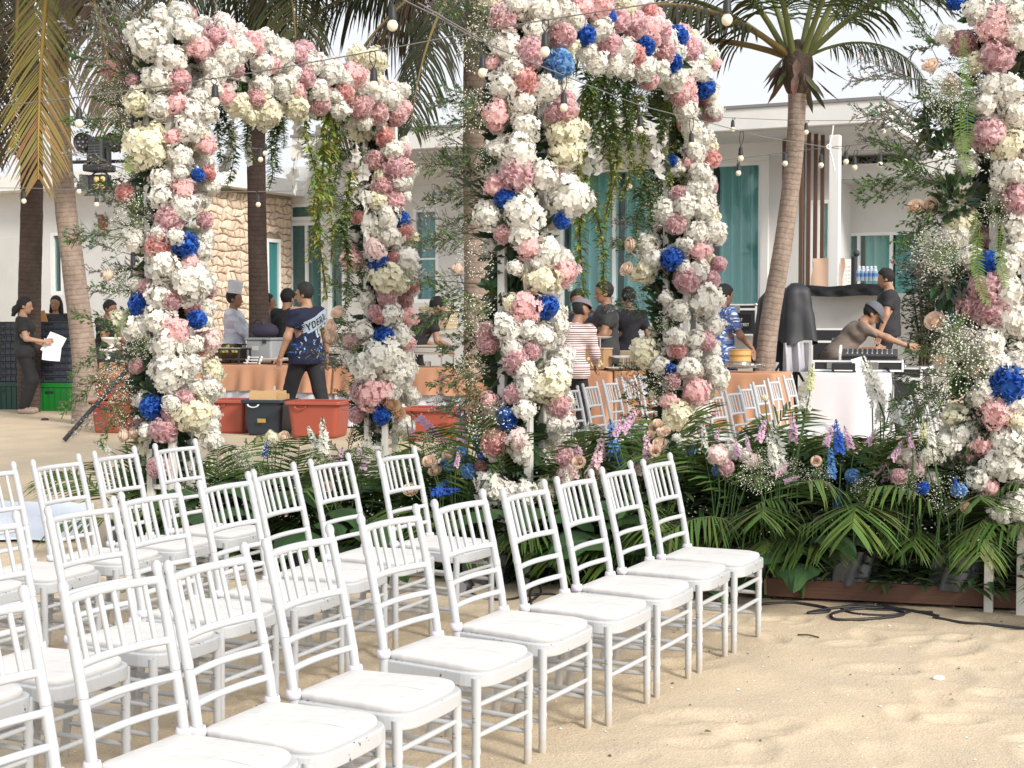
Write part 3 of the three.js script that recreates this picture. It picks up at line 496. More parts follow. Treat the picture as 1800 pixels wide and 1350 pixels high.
function palm(label, pts, rad, bark, fronds, o = {}) {   // fronds: [azimuth, elevation, bend, seed, colour, length factor]
  const base = pts[0], t = thing('coconut_palm', label, 'palm tree', base.clone());
  part('trunk', trunkGeo(pts.map((p) => p.clone().sub(base)), rad), bark, t);
  const top = pts[pts.length - 1].clone().sub(base);
  if (!o.bald) {
    const crown = part('crown', new THREE.SphereGeometry(0.18, 18, 12).scale(1, 1.9, 1).translate(0, 0.05, 0), std([0.07, 0.05, 0.035], 0.95, { bumpMap: grain, bumpScale: 0.05 }), t, top);
    const s = new Soup(), r = RNG(66 + pts.length); for (let k = 0; k < 26; k++) { const a = r() * 6.3, d = V(Math.cos(a), -0.9 - r() * 1.2, Math.sin(a)); leaf(s, V(Math.cos(a) * 0.2, -0.1 + 0.35 * r(), Math.sin(a) * 0.2), d, UP, 0.2 + 0.3 * r(), 0.09, [0.09, 0.07, 0.045].map((x) => x * (0.6 + r())), -0.2); } part('leaf_sheath', s.build(), M.barkless, crown);
    for (const [az, e, b, sd, c, k = 1] of fronds) part('frond', coco(e, b, sd, c), M.palmLeaf, crown, V(Math.cos(az) * 0.12, 0.2, Math.sin(az) * 0.12), V(0, -az, 0), k);
  } else for (const [az, e, b, sd, c, k = 1] of fronds) part('frond', coco(e, b, sd, c), M.palmLeaf, t, top, V(0, -az, 0), k);
  return t;
}
const ground = (p) => V(p.x, sandHeight(p.x, p.z) - 0.15, p.z);
{
  const d5 = 16.6; const b = ground(at(1337, 650, d5)); b.z = -d5;
  palm('leaning coconut palm with full crown in front of the villa', [b, at(1350, 590, d5), at(1378, 420, d5), at(1398, 250, d5), at(1402, 130, d5)], (t) => lerp(0.118, 0.1, Math.min(1, t * 1.5)) + 0.05 * Math.exp(-t * 14), M.bark,
    [[3.3, 0.35, 2.0, 1, { ...GOLD, ...DARK, dead: 0.25 }], [2.7, 0.5, 1.7, 2, DARK], [3.6, 0.75, 1.6, 3, {}], [-0.1, 0.45, 2.1, 4, { dead: 0.1 }, 0.52], [0.5, 0.7, 1.6, 5, {}], [-0.5, 0.95, 1.6, 6, {}], [1.2, 1.0, 1.2, 7, {}], [2.2, 1.15, 1.2, 8, {}], [4.2, 1.2, 1, 9, {}], [5.2, 1.1, 1.2, 10, {}], [0.2, 1.2, 1.1, 11, {}], [3.0, 1.05, 1.5, 12, { dead: 0.2 }]]);
  const d2 = 18.6, b2 = ground(at(152, 730, d2)); b2.z = -d2;
  palm('grey brown palm trunk leaning left with a yellowing frond hanging down', [b2, at(149, 640, d2), at(130, 480, d2), at(112, 330, d2), at(103, 150, d2), at(100, -95, d2)], (t) => lerp(0.158, 0.128, Math.min(1, t * 1.6)) + 0.06 * Math.exp(-t * 16), M.bark,
    [[1.5, -1.12, 0.52, 21, { ...GOLD, droop: 0.35, fwd: 1.15, leafL: 0.85, n: 66 }, 1.02], [2.6, -0.5, 1.2, 22, GOLD, 0.95], [3.6, 0, 1.6, 23, DARK], [0.3, -0.35, 1.35, 24, DARK], [5.6, 0.2, 1.6, 25, DARK], [1.0, 0.3, 1.4, 26, DARK], [4.4, 0.4, 1.4, 27, DARK], [2.0, 0.6, 1.4, 28, {}], [0.8, -0.8, 0.8, 29, { ...DARK, ...BROWN }, 0.9]]);
  const d1 = 21, b1 = ground(at(50, 690, d1)); b1.z = -d1;
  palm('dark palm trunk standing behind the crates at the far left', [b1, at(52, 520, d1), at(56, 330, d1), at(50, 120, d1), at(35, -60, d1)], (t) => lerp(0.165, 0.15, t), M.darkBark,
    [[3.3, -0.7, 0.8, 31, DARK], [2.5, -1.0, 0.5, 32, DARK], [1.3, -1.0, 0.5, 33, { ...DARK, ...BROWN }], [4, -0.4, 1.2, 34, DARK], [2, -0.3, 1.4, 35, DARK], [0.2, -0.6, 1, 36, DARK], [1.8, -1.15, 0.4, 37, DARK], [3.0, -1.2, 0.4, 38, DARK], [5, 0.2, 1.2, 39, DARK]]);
  const d3 = 19.6, b3 = ground(at(452, 700, d3)); b3.z = -d3;
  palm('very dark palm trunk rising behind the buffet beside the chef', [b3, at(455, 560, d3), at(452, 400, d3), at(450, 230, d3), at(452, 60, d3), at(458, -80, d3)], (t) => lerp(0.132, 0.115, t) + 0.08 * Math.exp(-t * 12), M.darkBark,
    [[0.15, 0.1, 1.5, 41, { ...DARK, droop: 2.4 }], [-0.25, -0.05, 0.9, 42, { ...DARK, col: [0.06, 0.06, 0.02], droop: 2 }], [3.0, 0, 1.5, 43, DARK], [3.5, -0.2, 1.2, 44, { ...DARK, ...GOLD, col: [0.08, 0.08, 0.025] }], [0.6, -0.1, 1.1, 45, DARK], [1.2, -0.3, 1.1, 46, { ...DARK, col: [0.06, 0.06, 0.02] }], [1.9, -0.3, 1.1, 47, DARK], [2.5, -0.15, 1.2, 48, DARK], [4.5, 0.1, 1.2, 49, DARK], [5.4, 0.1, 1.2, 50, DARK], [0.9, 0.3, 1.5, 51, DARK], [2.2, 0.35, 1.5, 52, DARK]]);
  const d4 = 17.6, b4 = ground(at(838, 720, d4)); b4.z = -d4;
  palm('brown palm trunk half hidden behind the tall middle flower arch', [b4, at(838, 560, d4), at(836, 400, d4), at(834, 200, d4), at(836, -40, d4)], (t) => lerp(0.16, 0.13, t) + 0.08 * Math.exp(-t * 12), M.bark,
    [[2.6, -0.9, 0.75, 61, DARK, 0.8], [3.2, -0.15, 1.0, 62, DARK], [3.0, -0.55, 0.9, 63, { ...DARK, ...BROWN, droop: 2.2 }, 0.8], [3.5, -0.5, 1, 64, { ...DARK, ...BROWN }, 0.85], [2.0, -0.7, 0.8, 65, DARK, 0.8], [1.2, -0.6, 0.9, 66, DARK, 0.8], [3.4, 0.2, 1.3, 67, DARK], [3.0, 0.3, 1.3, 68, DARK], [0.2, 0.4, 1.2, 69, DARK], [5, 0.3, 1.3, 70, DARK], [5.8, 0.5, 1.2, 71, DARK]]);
}
// shrub beside the low villa
function shrub(label, pos, h, w, seed, cols) {
  const t = thing('garden_shrub', label, 'shrub', pos), r = RNG(seed), s = new Soup(), st = new Soup();
  for (let k = 0; k < 7; k++) { const a = r() * 6.3, e = V(Math.cos(a) * w * 0.5 * r(), h * (0.6 + 0.35 * r()), Math.sin(a) * w * 0.5 * r()); st.tube([V(0, 0, 0), e.clone().multiplyScalar(0.5).add(V(0.03, 0.05, 0)), e], (q) => 0.025 * (1 - 0.8 * q), 5, [0.09, 0.07, 0.05], false); for (let i = 0; i < 190; i++) { const q = 0.3 + 0.8 * r(), o = e.clone().multiplyScalar(q).add(V((r() - 0.5) * w * 0.55, (r() - 0.5) * h * 0.22, (r() - 0.5) * w * 0.55)), b = r() * 6.3, c = cols[Math.floor(r() * cols.length)].map((x) => x * (0.6 + 0.7 * r())); leaf(s, o, V(Math.cos(b), r() - 0.3, Math.sin(b)), UP, 0.09 + 0.05 * r(), 0.045, c); } }
  part('stem', st.build(), M.barkless, t); part('foliage', s.build(), M.leaf, t); return t;
}
shrub('loose green shrub in front of the teal windows of the low villa', (() => { const p = at(1622, 560, 20); return V(p.x, sandHeight(p.x, p.z), p.z); })(), 2.35, 0.75, 5, [[0.05, 0.085, 0.04], [0.035, 0.065, 0.03], [0.085, 0.1, 0.05]]);
shrub('dense dark shrub at the right edge behind the flower column', (() => { const p = at(1700, 560, 21); return V(p.x, sandHeight(p.x, p.z), p.z); })(), 2.6, 1.5, 6, [[0.04, 0.07, 0.035], [0.03, 0.055, 0.03]]);
// ---------- flower arches across the aisle ----------
const parse = (t) => t.trim().split(/\s+/).map((q) => [q[0], ...q.slice(1).split(',').map(Number)]);
M.postPaint = std([0.74, 0.73, 0.70], 0.55, { map: plasterTex, bumpMap: grain, bumpScale: 0.002 });
const ARCH_H = 3.5;
function arch({ label, L, R, H = ARCH_H, colL = '', beam = '', colR = '', sprays = '', vines = '', fillL = 30, fillB = 40, fillR = 40, seed, legGap = 0.165, greens = 1 }) {
  const base = V(L[0], sandHeight(...L), L[1]), r = RNG(seed), t = thing('flower_arch', label, 'flower arch', base), loc = (p) => p.clone().sub(base), balls = [];
  const Lw = V(L[0], 0, L[1]), Rw = V(R[0], 0, R[1]), across = V().subVectors(Rw, Lw).normalize(), along = V(-across.z, 0, across.x);   // along the aisle, to the right
  // white painted frame
  const rot = Math.atan2(-across.z, across.x);
  for (const q of [Lw, Rw]) for (const [i, j] of [[-1, -1], [1, -1], [-1, 1], [1, 1]]) { const p = q.clone().addScaledVector(along, i * legGap / 2).addScaledVector(across, j * 0.1), y0 = sandHeight(p.x, p.z) - 0.05; part('frame_post', rbox(0.045, H - y0, 0.045, 0.004), M.postPaint, t, loc(V(p.x, (H + y0) / 2, p.z)), V(0, rot, 0)); }
  const span = Lw.distanceTo(Rw);
  for (const [i, j] of [[-1, 0], [1, 0], [-1, 0.2], [1, 0.2]]) { const p = Lw.clone().lerp(Rw, 0.5).addScaledVector(along, i * legGap / 2); part('frame_beam', rbox(span - 0.25, 0.045, 0.045, 0.004), M.postPaint, t, loc(V(p.x, H - 0.05 - j, p.z)), V(0, rot, 0)); }
  for (const q of [Lw, Rw]) for (let k = 0; k < 6; k++) for (const j of [-1, 1]) { const p = q.clone().addScaledVector(across, j * 0.1); part('frame_rung', rbox(0.03, 0.03, legGap - 0.045, 0.003), M.postPaint, t, loc(V(p.x, 0.45 + k * 0.55, p.z)), V(0, rot, 0)); }
  const add = (type, p, R_, face) => { bloomAt(t, type, loc(p), R_, r, face); balls.push([p, R_]); };
  const free = (p, R_) => balls.every(([q, s]) => q.distanceTo(p) > 0.55 * (s + R_));
  const view = V(0, 0, 1);
  // blossoms seen in the photograph
  const column = (text, [x, z]) => { for (const [ty, px, py, rp] of parse(text)) { const d = -z, s = F / d, R_ = Math.max(0.032, rp / s * 1.06), lat = at(px, py, d).x - x, off = Math.sqrt(Math.max(0.01, 0.27 * 0.27 - lat * lat)) * 0.75; add(ty, at(px, py, d - off), R_, V(lat * 2, 0.2, 0.8)); } };
  if (colL) column(colL, L); if (colR) column(colR, R);
  const pxOf = (p) => 900 + F * p.x / -p.z, tOf = (px) => { let a = -0.15, b = 1.15; for (let k = 0; k < 30; k++) { const m = (a + b) / 2; pxOf(Lw.clone().lerp(Rw, m)) < px ? a = m : b = m; } return (a + b) / 2; };
  const Lo = Lw.clone().addScaledVector(along, 0.2), Ro = Rw.clone().addScaledVector(along, 0.2), tOff = (px) => { let a = -0.2, b = 1.2; for (let k = 0; k < 30; k++) { const m = (a + b) / 2; pxOf(Lo.clone().lerp(Ro, m)) < px ? a = m : b = m; } return (a + b) / 2; };   // the flank of the beam that is seen
  if (beam) for (const [ty, px, py, rp] of parse(beam)) { const p = Lo.clone().lerp(Ro, tOff(px)), d = -p.z, s = F / d; add(ty, at(px, py, d), Math.max(0.03, rp / s * 1.06), V(0.1, 0, 1)); }
  // the rest, all round
  const kinds = () => { const q = r(); return q < 0.6 ? 'w' : q < 0.75 ? 'c' : q < 0.84 ? 'p' : q < 0.92 ? 'l' : q < 0.96 ? 'd' : 'k'; };
  const fillCol = ([x, z], n, y0, y1) => { for (let i = 0, tries = 0; i < n && tries < 2500; tries++) { const a = r() * 6.283, y = lerp(y0, y1, r()), q = 0.17 + r() * 0.08, side = Math.cos(a); if (side < -0.1 && r() < 0.75) continue; if (V().addScaledVector(along, side).addScaledVector(across, Math.sin(a)).z > 0.1 && r() < 0.5) continue; const p = V(x, y, z).addScaledVector(along, side * q + 0.03).addScaledVector(across, Math.sin(a) * q), R_ = 0.048 + r() * 0.04, ty = kinds(); if (!free(p, R_)) continue; add(ty, p, ty === 'w' || ty === 'c' ? R_ : R_ * 0.85); i++; } };
  fillCol(L, fillL, base.y + 0.55, H); fillCol(R, fillR, base.y + 0.55, H);
  for (let i = 0, tries = 0; i < fillB && tries < 2500; tries++) { const u = r() * 1.04 - 0.02, a = r() * 6.283, q = 0.17 + r() * 0.06; if (Math.sin(a) < -0.75 && r() < 0.7) continue; if (Math.cos(a) < -0.2 && r() < 0.3) continue; if (V().addScaledVector(along, Math.cos(a)).z > 0.1 && r() < 0.62) continue; const p = V().lerpVectors(Lw, Rw, u).addScaledVector(along, Math.cos(a) * q); p.y = H - 0.12 + Math.sin(a) * q; const R_ = 0.05 + r() * 0.04, ty = kinds(); if (!free(p, R_)) continue; add(ty, p, R_ * (ty === 'w' || ty === 'c' ? 1 : 0.85)); i++; }
  // leaf filling inside
  for (const q of [Lw, Rw]) for (let k = 0; k < 15; k++) part('leaf_clump', CLUMP[k % 3], M.leaf, t, loc(V(q.x, 0.62 + (H - 0.75) * k / 14, q.z).addScaledVector(along, -0.06 + (r() - 0.5) * 0.06)), V(r() * 6, r() * 6, r() * 6), 0.19 + r() * 0.08);
  for (let k = 0; k < 13; k++) part('leaf_clump', CLUMP[k % 3], M.leaf, t, loc(V().lerpVectors(Lw, Rw, (k + 0.5) / 13).setY(H - 0.16)), V(r() * 6, r() * 6, r() * 6), 0.2 + r() * 0.06);
  // airy greenery on the side that faces the entrance
  const sprig = (kind, p, d, len, mat = M.leaf) => { const g = kind[Math.floor(r() * kind.length)], m = part(kind === SPRAY.lav ? 'sea_lavender' : kind === SPRAY.euc ? 'eucalyptus_sprig' : kind === SPRAY.gyp ? 'white_sprig' : 'fern_sprig', g, mat, t, loc(p)); m.quaternion.setFromUnitVectors(UP, d.normalize()); m.rotateY(r() * 6.3); m.scale.setScalar(len); };
  for (const q of [Lw, Rw]) {
    for (let k = 0; k < 30 * greens; k++) { const y = lerp(0.75, H, r()), kind = [SPRAY.lav, SPRAY.lav, SPRAY.fern, SPRAY.fern, SPRAY.euc, SPRAY.gyp][k % 6]; sprig(kind, V(q.x, y, q.z).addScaledVector(along, -0.12).addScaledVector(across, (r() - 0.6) * 0.26), along.clone().multiplyScalar(-0.65 - r() * 0.5).add(V(0, (r() - 0.35) * 1.1, 0)).addScaledVector(across, (r() - 0.65) * 0.9), 0.26 + r() * 0.22); }
    for (let k = 0; k < 9 * greens; k++) { const y = lerp(0.8, H - 0.2, (k + r()) / (9 * greens)); part('baby_breath', BREATH[k % 3], M.breath || (M.breath = vcol(0.8)), t, loc(V(q.x, y, q.z).addScaledVector(along, -0.27 + r() * 0.25).addScaledVector(across, -0.16 - r() * 0.12)), V(r() * 6, r() * 6, r() * 6), 0.085 + r() * 0.055); }
    for (let k = 0; k < 2; k++) { const a = r() * 6.3, p = V(q.x, 0.9 + r() * (H - 1.2), q.z).addScaledVector(along, -0.2 + r() * 0.1).addScaledVector(across, -0.18); const m = part('fern_frond', SWORD[k % 2], M.leaf, t, loc(p), V(0, a, 0), 0.28 + r() * 0.15); }
  }
  if (sprays) for (const [ty, px, py, ang, len] of parse(sprays)) { const d = -L[1] - 0.05 - r() * 0.15, an = ang * Math.PI / 180; sprig({ l: SPRAY.lav, f: SPRAY.fern, e: SPRAY.euc, g: SPRAY.gyp }[ty], at(px, py, d), V(Math.cos(an), Math.sin(an), (r() - 0.3) * 0.5), len); }
  if (vines) for (const [ty, px, py, lp] of parse(vines)) { const p = Lw.clone().lerp(Rw, tOf(px)), d = -p.z + (r() - 0.6) * 0.3, g = VINE[ty]; part(ty === 'o' ? 'white_orchid_strand' : 'hanging_vine', g[Math.floor(r() * g.length)], ty === 'o' ? PET.w : M.leaf, t, loc(at(px, py, d)), V((r() - 0.5) * 0.16, r() * 6, (r() - 0.5) * 0.16), (() => { const l = lp / (F / d), k = ty === 'o' ? l : lerp(1, l, 0.5); return V(k, l, k); })()); }
  return t;
}
const L1 = [-2.22, -9.45], L2 = [0.06, -8.5], L3 = [2.6, -7.6], R1 = [-1.11, -12.35], R2 = [1.31, -11.36], R3 = [3.8, -10.3];
arch({ label: 'left flower arch of white and pink blossoms with blue accents', L: L1, R: R1, H: 3.44, seed: 101, fillL: 75, fillB: 105, fillR: 70,
  colL: `w280,27,17 w261,71,32 w326,53,24 w302,104,28 p350,83,19 p378,61,17 k194,124,14 p233,141,9 c243,178,27 w281,139,26 d314,142,18 w284,190,22 p311,181,16 w336,196,20 w330,225,22 p304,240,12 c258,258,40 p364,255,15 w318,275,23 b348,308,10 p321,332,15 k219,338,13 p298,388,21 w324,362,26 w285,315,20
   k280,434,20 b325,430,19 w237,424,20 p335,462,13 w290,468,30 w336,495,36 r191,484,12 d258,504,12 p302,527,15 b245,536,17 w280,520,24 c212,563,20 w240,575,26 w278,562,26 p308,581,20 b346,561,14 w293,607,30 w296,655,34 d240,643,12 w335,640,20 b269,716,19 p323,702,16 p300,722,14 c338,728,34 p288,755,19 w257,757,15 r219,765,13 r236,762,11 w340,605,18 w312,640,24`,
  beam: `p446,77,17 w424,85,22 p415,122,12 w400,110,22 w459,112,22 w493,95,24 p481,114,11 p523,98,15 w510,130,20 w545,115,20 w578,127,24 p534,136,16 w495,150,22 w460,150,20 c628,97,19 c658,105,21 p621,133,20 w605,140,16 k604,166,15 w597,193,18 d563,184,15 d450,172,14 c418,187,22 c466,196,30 c521,190,24 d634,190,18 d661,199,18 d696,202,17 w684,172,22 w655,160,24 w640,215,14 p393,72,14 w385,95,22 w375,130,22 c440,205,14 w560,160,20 p395,165,16`,
  colR: `c634,228,24 k676,240,15 w665,225,16 w690,264,19 d658,281,14 p693,296,19 p716,292,11 w700,318,16 d671,329,17 p692,353,15 c664,353,20 w681,382,26 b706,386,13 k630,382,10 w640,300,12 w655,400,20
   p618,456,17 b666,461,16 w685,415,24 w714,460,27 c679,489,30 p680,523,14 w688,554,19 p661,551,13 p719,558,14 r594,550,13 r583,575,13 r587,597,12 b677,593,18 w705,590,20 p618,601,13 p717,604,11 w673,625,35 w646,649,30 w697,661,26 w613,628,14 p658,693,26 p635,690,16 w690,690,18 t686,711,15 t700,728,12 b671,730,15 p627,729,12 w712,745,18 c700,500,20 w640,580,18`,
  sprays: `l255,110,150,0.42 l250,90,120,0.4 l235,130,165,0.42 l225,160,175,0.4 l240,200,190,0.36 f230,215,170,0.4 l215,70,140,0.3 f245,145,155,0.45 l230,120,140,0.5 l250,60,135,0.35 e235,420,175,0.4 e240,450,165,0.45 l230,300,165,0.4 f220,400,190,0.4 f225,600,200,0.4 f215,640,210,0.45 f235,680,230,0.4 l225,700,210,0.4 e215,360,150,0.35 l370,70,75,0.3 l560,120,100,0.25`,
  vines: `g400,190,140 o415,200,100 g385,180,120 o440,215,70 g425,200,90 g490,205,125 y500,200,60 o525,210,120 y540,200,180 y570,190,330 y590,200,260 g600,190,180 o560,225,110 y585,260,200 o620,250,110 o640,290,120 o660,330,60 g475,200,100 y610,300,170 g605,380,160` });
arch({ label: 'tall middle flower arch of white blossoms with many blue and pink blooms', L: L2, R: R2, H: 3.62, seed: 202, fillL: 75, fillB: 110, fillR: 70,
  colL: `c867,3,18 p884,34,22 w954,18,30 w907,12,22 w942,50,20 w892,80,27 p933,92,21 d990,62,19 p867,110,13 s984,113,21 w905,118,22 k921,144,20 w889,148,26 w960,157,24 w918,181,26 p873,201,22 d995,175,14 p972,201,13 c993,228,33 w924,222,24 c993,264,30 w913,264,30 w877,262,18 p908,306,25 p871,326,16 w956,311,26 b889,347,17 w1001,348,38 w921,373,32 w858,379,23 b987,388,13 w925,335,14
   p930,434,19 w920,412,26 w961,441,27 d884,412,14 p990,478,21 c953,492,30 w905,470,14 r804,474,13 p926,542,23 b958,539,20 w893,575,26 w926,581,22 w955,592,24 d855,584,16 d858,604,16 p908,634,19 p935,619,14 w923,652,24 r837,658,12 c964,678,34 w979,655,26 w926,676,24 p902,693,15 p859,702,12 b890,736,16 k870,779,21 w914,792,20 w867,861,31 w924,865,24 w896,868,20 c960,860,20 w948,462,16 w900,610,20`,
  beam: `p1019,12,22 p1052,9,22 b1068,30,14 w1055,48,22 b1025,62,19 p1114,44,20 p1085,36,18 p1067,77,19 w1095,88,24 p1140,48,18 p1158,56,19 b1132,83,17 k1114,98,17 b1191,64,17 p1212,86,19 p1168,80,15 d1164,92,19 b1179,110,17 b1236,154,19 w1221,118,22 p1203,154,18 p1209,178,16 w1132,118,24 w1046,110,22 w1076,112,22 w1185,140,22 d1141,142,14 w1206,196,21 w1030,90,18 w990,20,22 w1010,35,20 w1100,125,16 w1215,225,20 d1195,170,14 w1160,125,20`,
  colR: `w1221,267,22 b1179,284,11 p1210,287,10 w1221,332,20 w1238,364,24 w1205,362,22 p1194,341,13 w1170,372,22 p1188,394,15 w1240,320,18 w1228,240,18
   p1229,441,16 b1181,456,18 w1138,432,22 r1110,430,13 r1103,474,13 c1133,477,24 p1207,492,18 w1228,475,20 p1248,492,15 p1263,465,12 w1239,530,32 w1195,548,19 w1254,572,19 w1190,593,19 p1239,599,15 c1133,619,27 k1192,616,12 w1210,646,22 w1254,643,19 p1183,667,12 p1224,687,20 p1174,705,13 c1192,732,29 w1230,723,22 w1263,667,20 b1178,649,9 w1150,455,20 w1160,640,16 w1225,410,22 w1258,410,20 w1205,430,16`,
  sprays: `l870,20,150,0.4 l865,60,165,0.35 f860,230,170,0.4 f870,260,190,0.4 l855,300,170,0.45 l850,270,160,0.42 l850,330,190,0.4 f850,420,180,0.4 l845,450,160,0.45 l850,480,185,0.4 e850,500,175,0.45 f860,520,200,0.45 e850,540,190,0.4 l860,430,150,0.4 f870,640,210,0.4 f880,660,230,0.35 f865,680,200,0.3 e860,150,200,0.4`,
  vines: `y1035,140,250 y1045,180,340 g1025,120,150 g1065,130,150 g1085,130,140 g1110,140,110 o1040,175,120 o1045,230,80 y1085,180,210 y1080,220,160 y1125,165,150 y1120,180,170 y1170,175,150 y1185,200,170 o1145,225,90 o1165,230,70 g1055,120,160 g1150,140,130 y1195,280,120 y1040,330,190 g1130,290,120 g1120,330,100` });
arch({ label: 'flower arch at the right edge with large white and pink blossoms', L: L3, R: R3, H: 3.5, seed: 303, fillL: 95, fillB: 30, fillR: 30, legGap: 0.16,
  colL: `p1750,47,26 d1693,77,20 p1753,100,24 w1780,20,28 w1720,20,24 b1680,5,12 w1787,63,28 w1747,150,25 w1775,160,28 c1720,110,20 r1637,117,15 w1730,183,27 b1693,213,22 p1677,223,9 p1737,237,25 c1773,257,30 w1785,200,24 w1780,300,32 p1790,350,25 r1610,365,15 r1637,363,15 c1687,393,30 w1790,400,26 w1755,320,16
   w1684,412,26 b1735,465,20 p1732,504,24 p1705,533,22 p1744,548,24 w1767,468,26 w1776,513,28 w1782,563,32 w1738,601,30 w1747,637,30 w1790,630,26 w1790,440,28 r1644,566,17 r1652,634,13 b1770,676,32 p1750,726,26 w1787,711,28 w1729,690,26 c1681,732,26 w1667,785,32 w1770,779,32 p1726,782,16 w1795,760,24 w1778,821,30 w1786,890,30 p1741,858,13 w1750,815,24 w1760,905,20 w1700,590,14 l1672,150,14 w1665,62,16 w1700,290,22 c1695,335,18 w1662,480,15 l1715,645,17 w1705,455,22 w1712,620,22 w1700,765,24 w1720,840,22 d1700,800,14 w1690,250,18 w1672,215,14`,
  sprays: `l1640,150,165,0.45 l1630,140,180,0.45 l1640,170,200,0.4 l1650,230,170,0.45 l1655,260,150,0.4 l1650,80,140,0.35 f1650,110,120,0.3 f1660,280,190,0.45 f1655,310,200,0.4 f1670,340,215,0.45 f1660,300,170,0.4 l1660,250,185,0.45 e1640,260,155,0.4 l1690,30,150,0.4 f1680,600,200,0.3 l1670,480,170,0.3 f1690,690,200,0.35 f1680,660,215,0.4 l1680,650,230,0.3 f1660,670,195,0.3`,
  vines: `` });
{ // the long bright fern tails and gypsophila on the right column
  const t = scene.children.filter((o) => o.name.startsWith('flower_arch')).pop(), b = t.position, r = RNG(9);
  for (const [px, py, len] of [[1700, 130, 0.42], [1692, 170, 0.42], [1715, 370, 0.34], [1722, 405, 0.4], [1760, 395, 0.34], [1695, 60, 0.3]]) { const p = at(px, py, 7.3); part('fern_frond', SWORD[0], M.leaf, t, p.sub(b), V(0, 1 + r(), -0.75), len); }
  for (const [px, py, R_] of [[1655, 160, 0.1], [1665, 190, 0.1], [1640, 440, 0.12], [1690, 640, 0.16], [1680, 590, 0.12], [1660, 450, 0.1], [1640, 690, 0.09], [1700, 620, 0.12]]) part('baby_breath', BREATH[0], M.breath, t, at(px, py, 7.35).sub(b), V(r() * 6, r() * 6, 0), R_);
  const lc = [[1650, 220], [1680, 350], [1670, 500], [1710, 660], [1690, 820], [1720, 750]];
  lc.forEach(([px, py], k) => part('leaf_clump', CLUMP[k % 3], M.leaf, t, at(px, py, 7.5).sub(b), V(r() * 6, r() * 6, 0), 0.16));
}
// ---------- the chairs ----------
const chipTex = dataTex(512, (u, v) => { const a = fbm(u * 9, v * 9, 4, 91, 9), b = noise2(u * 70, v * 70, 12, 70), c = fbm(u * 30, v * 30, 3, 55, 30); const chip = a > 0.66 && c > 0.58 ? 1 : 0; const k = 1 - 0.05 * b; return chip ? [0.13, 0.12, 0.11] : [k, k, k * 0.995]; }, { rep: 2.2 });
M.chair = std([0.5, 0.515, 0.535], 0.34, { clearcoat: 0.25, clearcoatRoughness: 0.3 }); M.chairWorn = std([0.48, 0.495, 0.515], 0.36, { map: chipTex, clearcoat: 0.2, clearcoatRoughness: 0.3 });
const legTex = dataTex(512, (u, v) => { const n = fbm(u * 8, v * 40, 3, 27, 8), chip = fbm(u * 20, v * 60, 3, 92, 20) > 0.71 ? 0.45 : 1, s = smooth(0.13, 0.05, v + 0.08 * (n - 0.5)) * 0.75; return [lerp(1, 0.86, s) * chip, lerp(1, 0.72, s) * chip, lerp(1, 0.52, s) * chip]; });
M.chairLeg = std([0.48, 0.495, 0.515], 0.38, { map: legTex, clearcoat: 0.2, clearcoatRoughness: 0.3 });
const cushTex = dataTex(256, (u, v) => fbm(u * 5, v * 7, 4, 19, 5), { rep: 1.6 });
M.cushion = std([0.59, 0.575, 0.56], 0.75, { bumpMap: cushTex, bumpScale: 0.012, sheen: 0.2 }); M.tie = std([0.66, 0.63, 0.72], 0.8);
const bambooRad = (base, tipR, rings) => (t) => { let q = lerp(base, tipR, t); for (const k of rings) { const d = Math.abs(t - k); if (d < 0.012) q += 0.0022 * (1 - d / 0.012); if (d > 0.012 && d < 0.02) q -= 0.0012; } return q; };
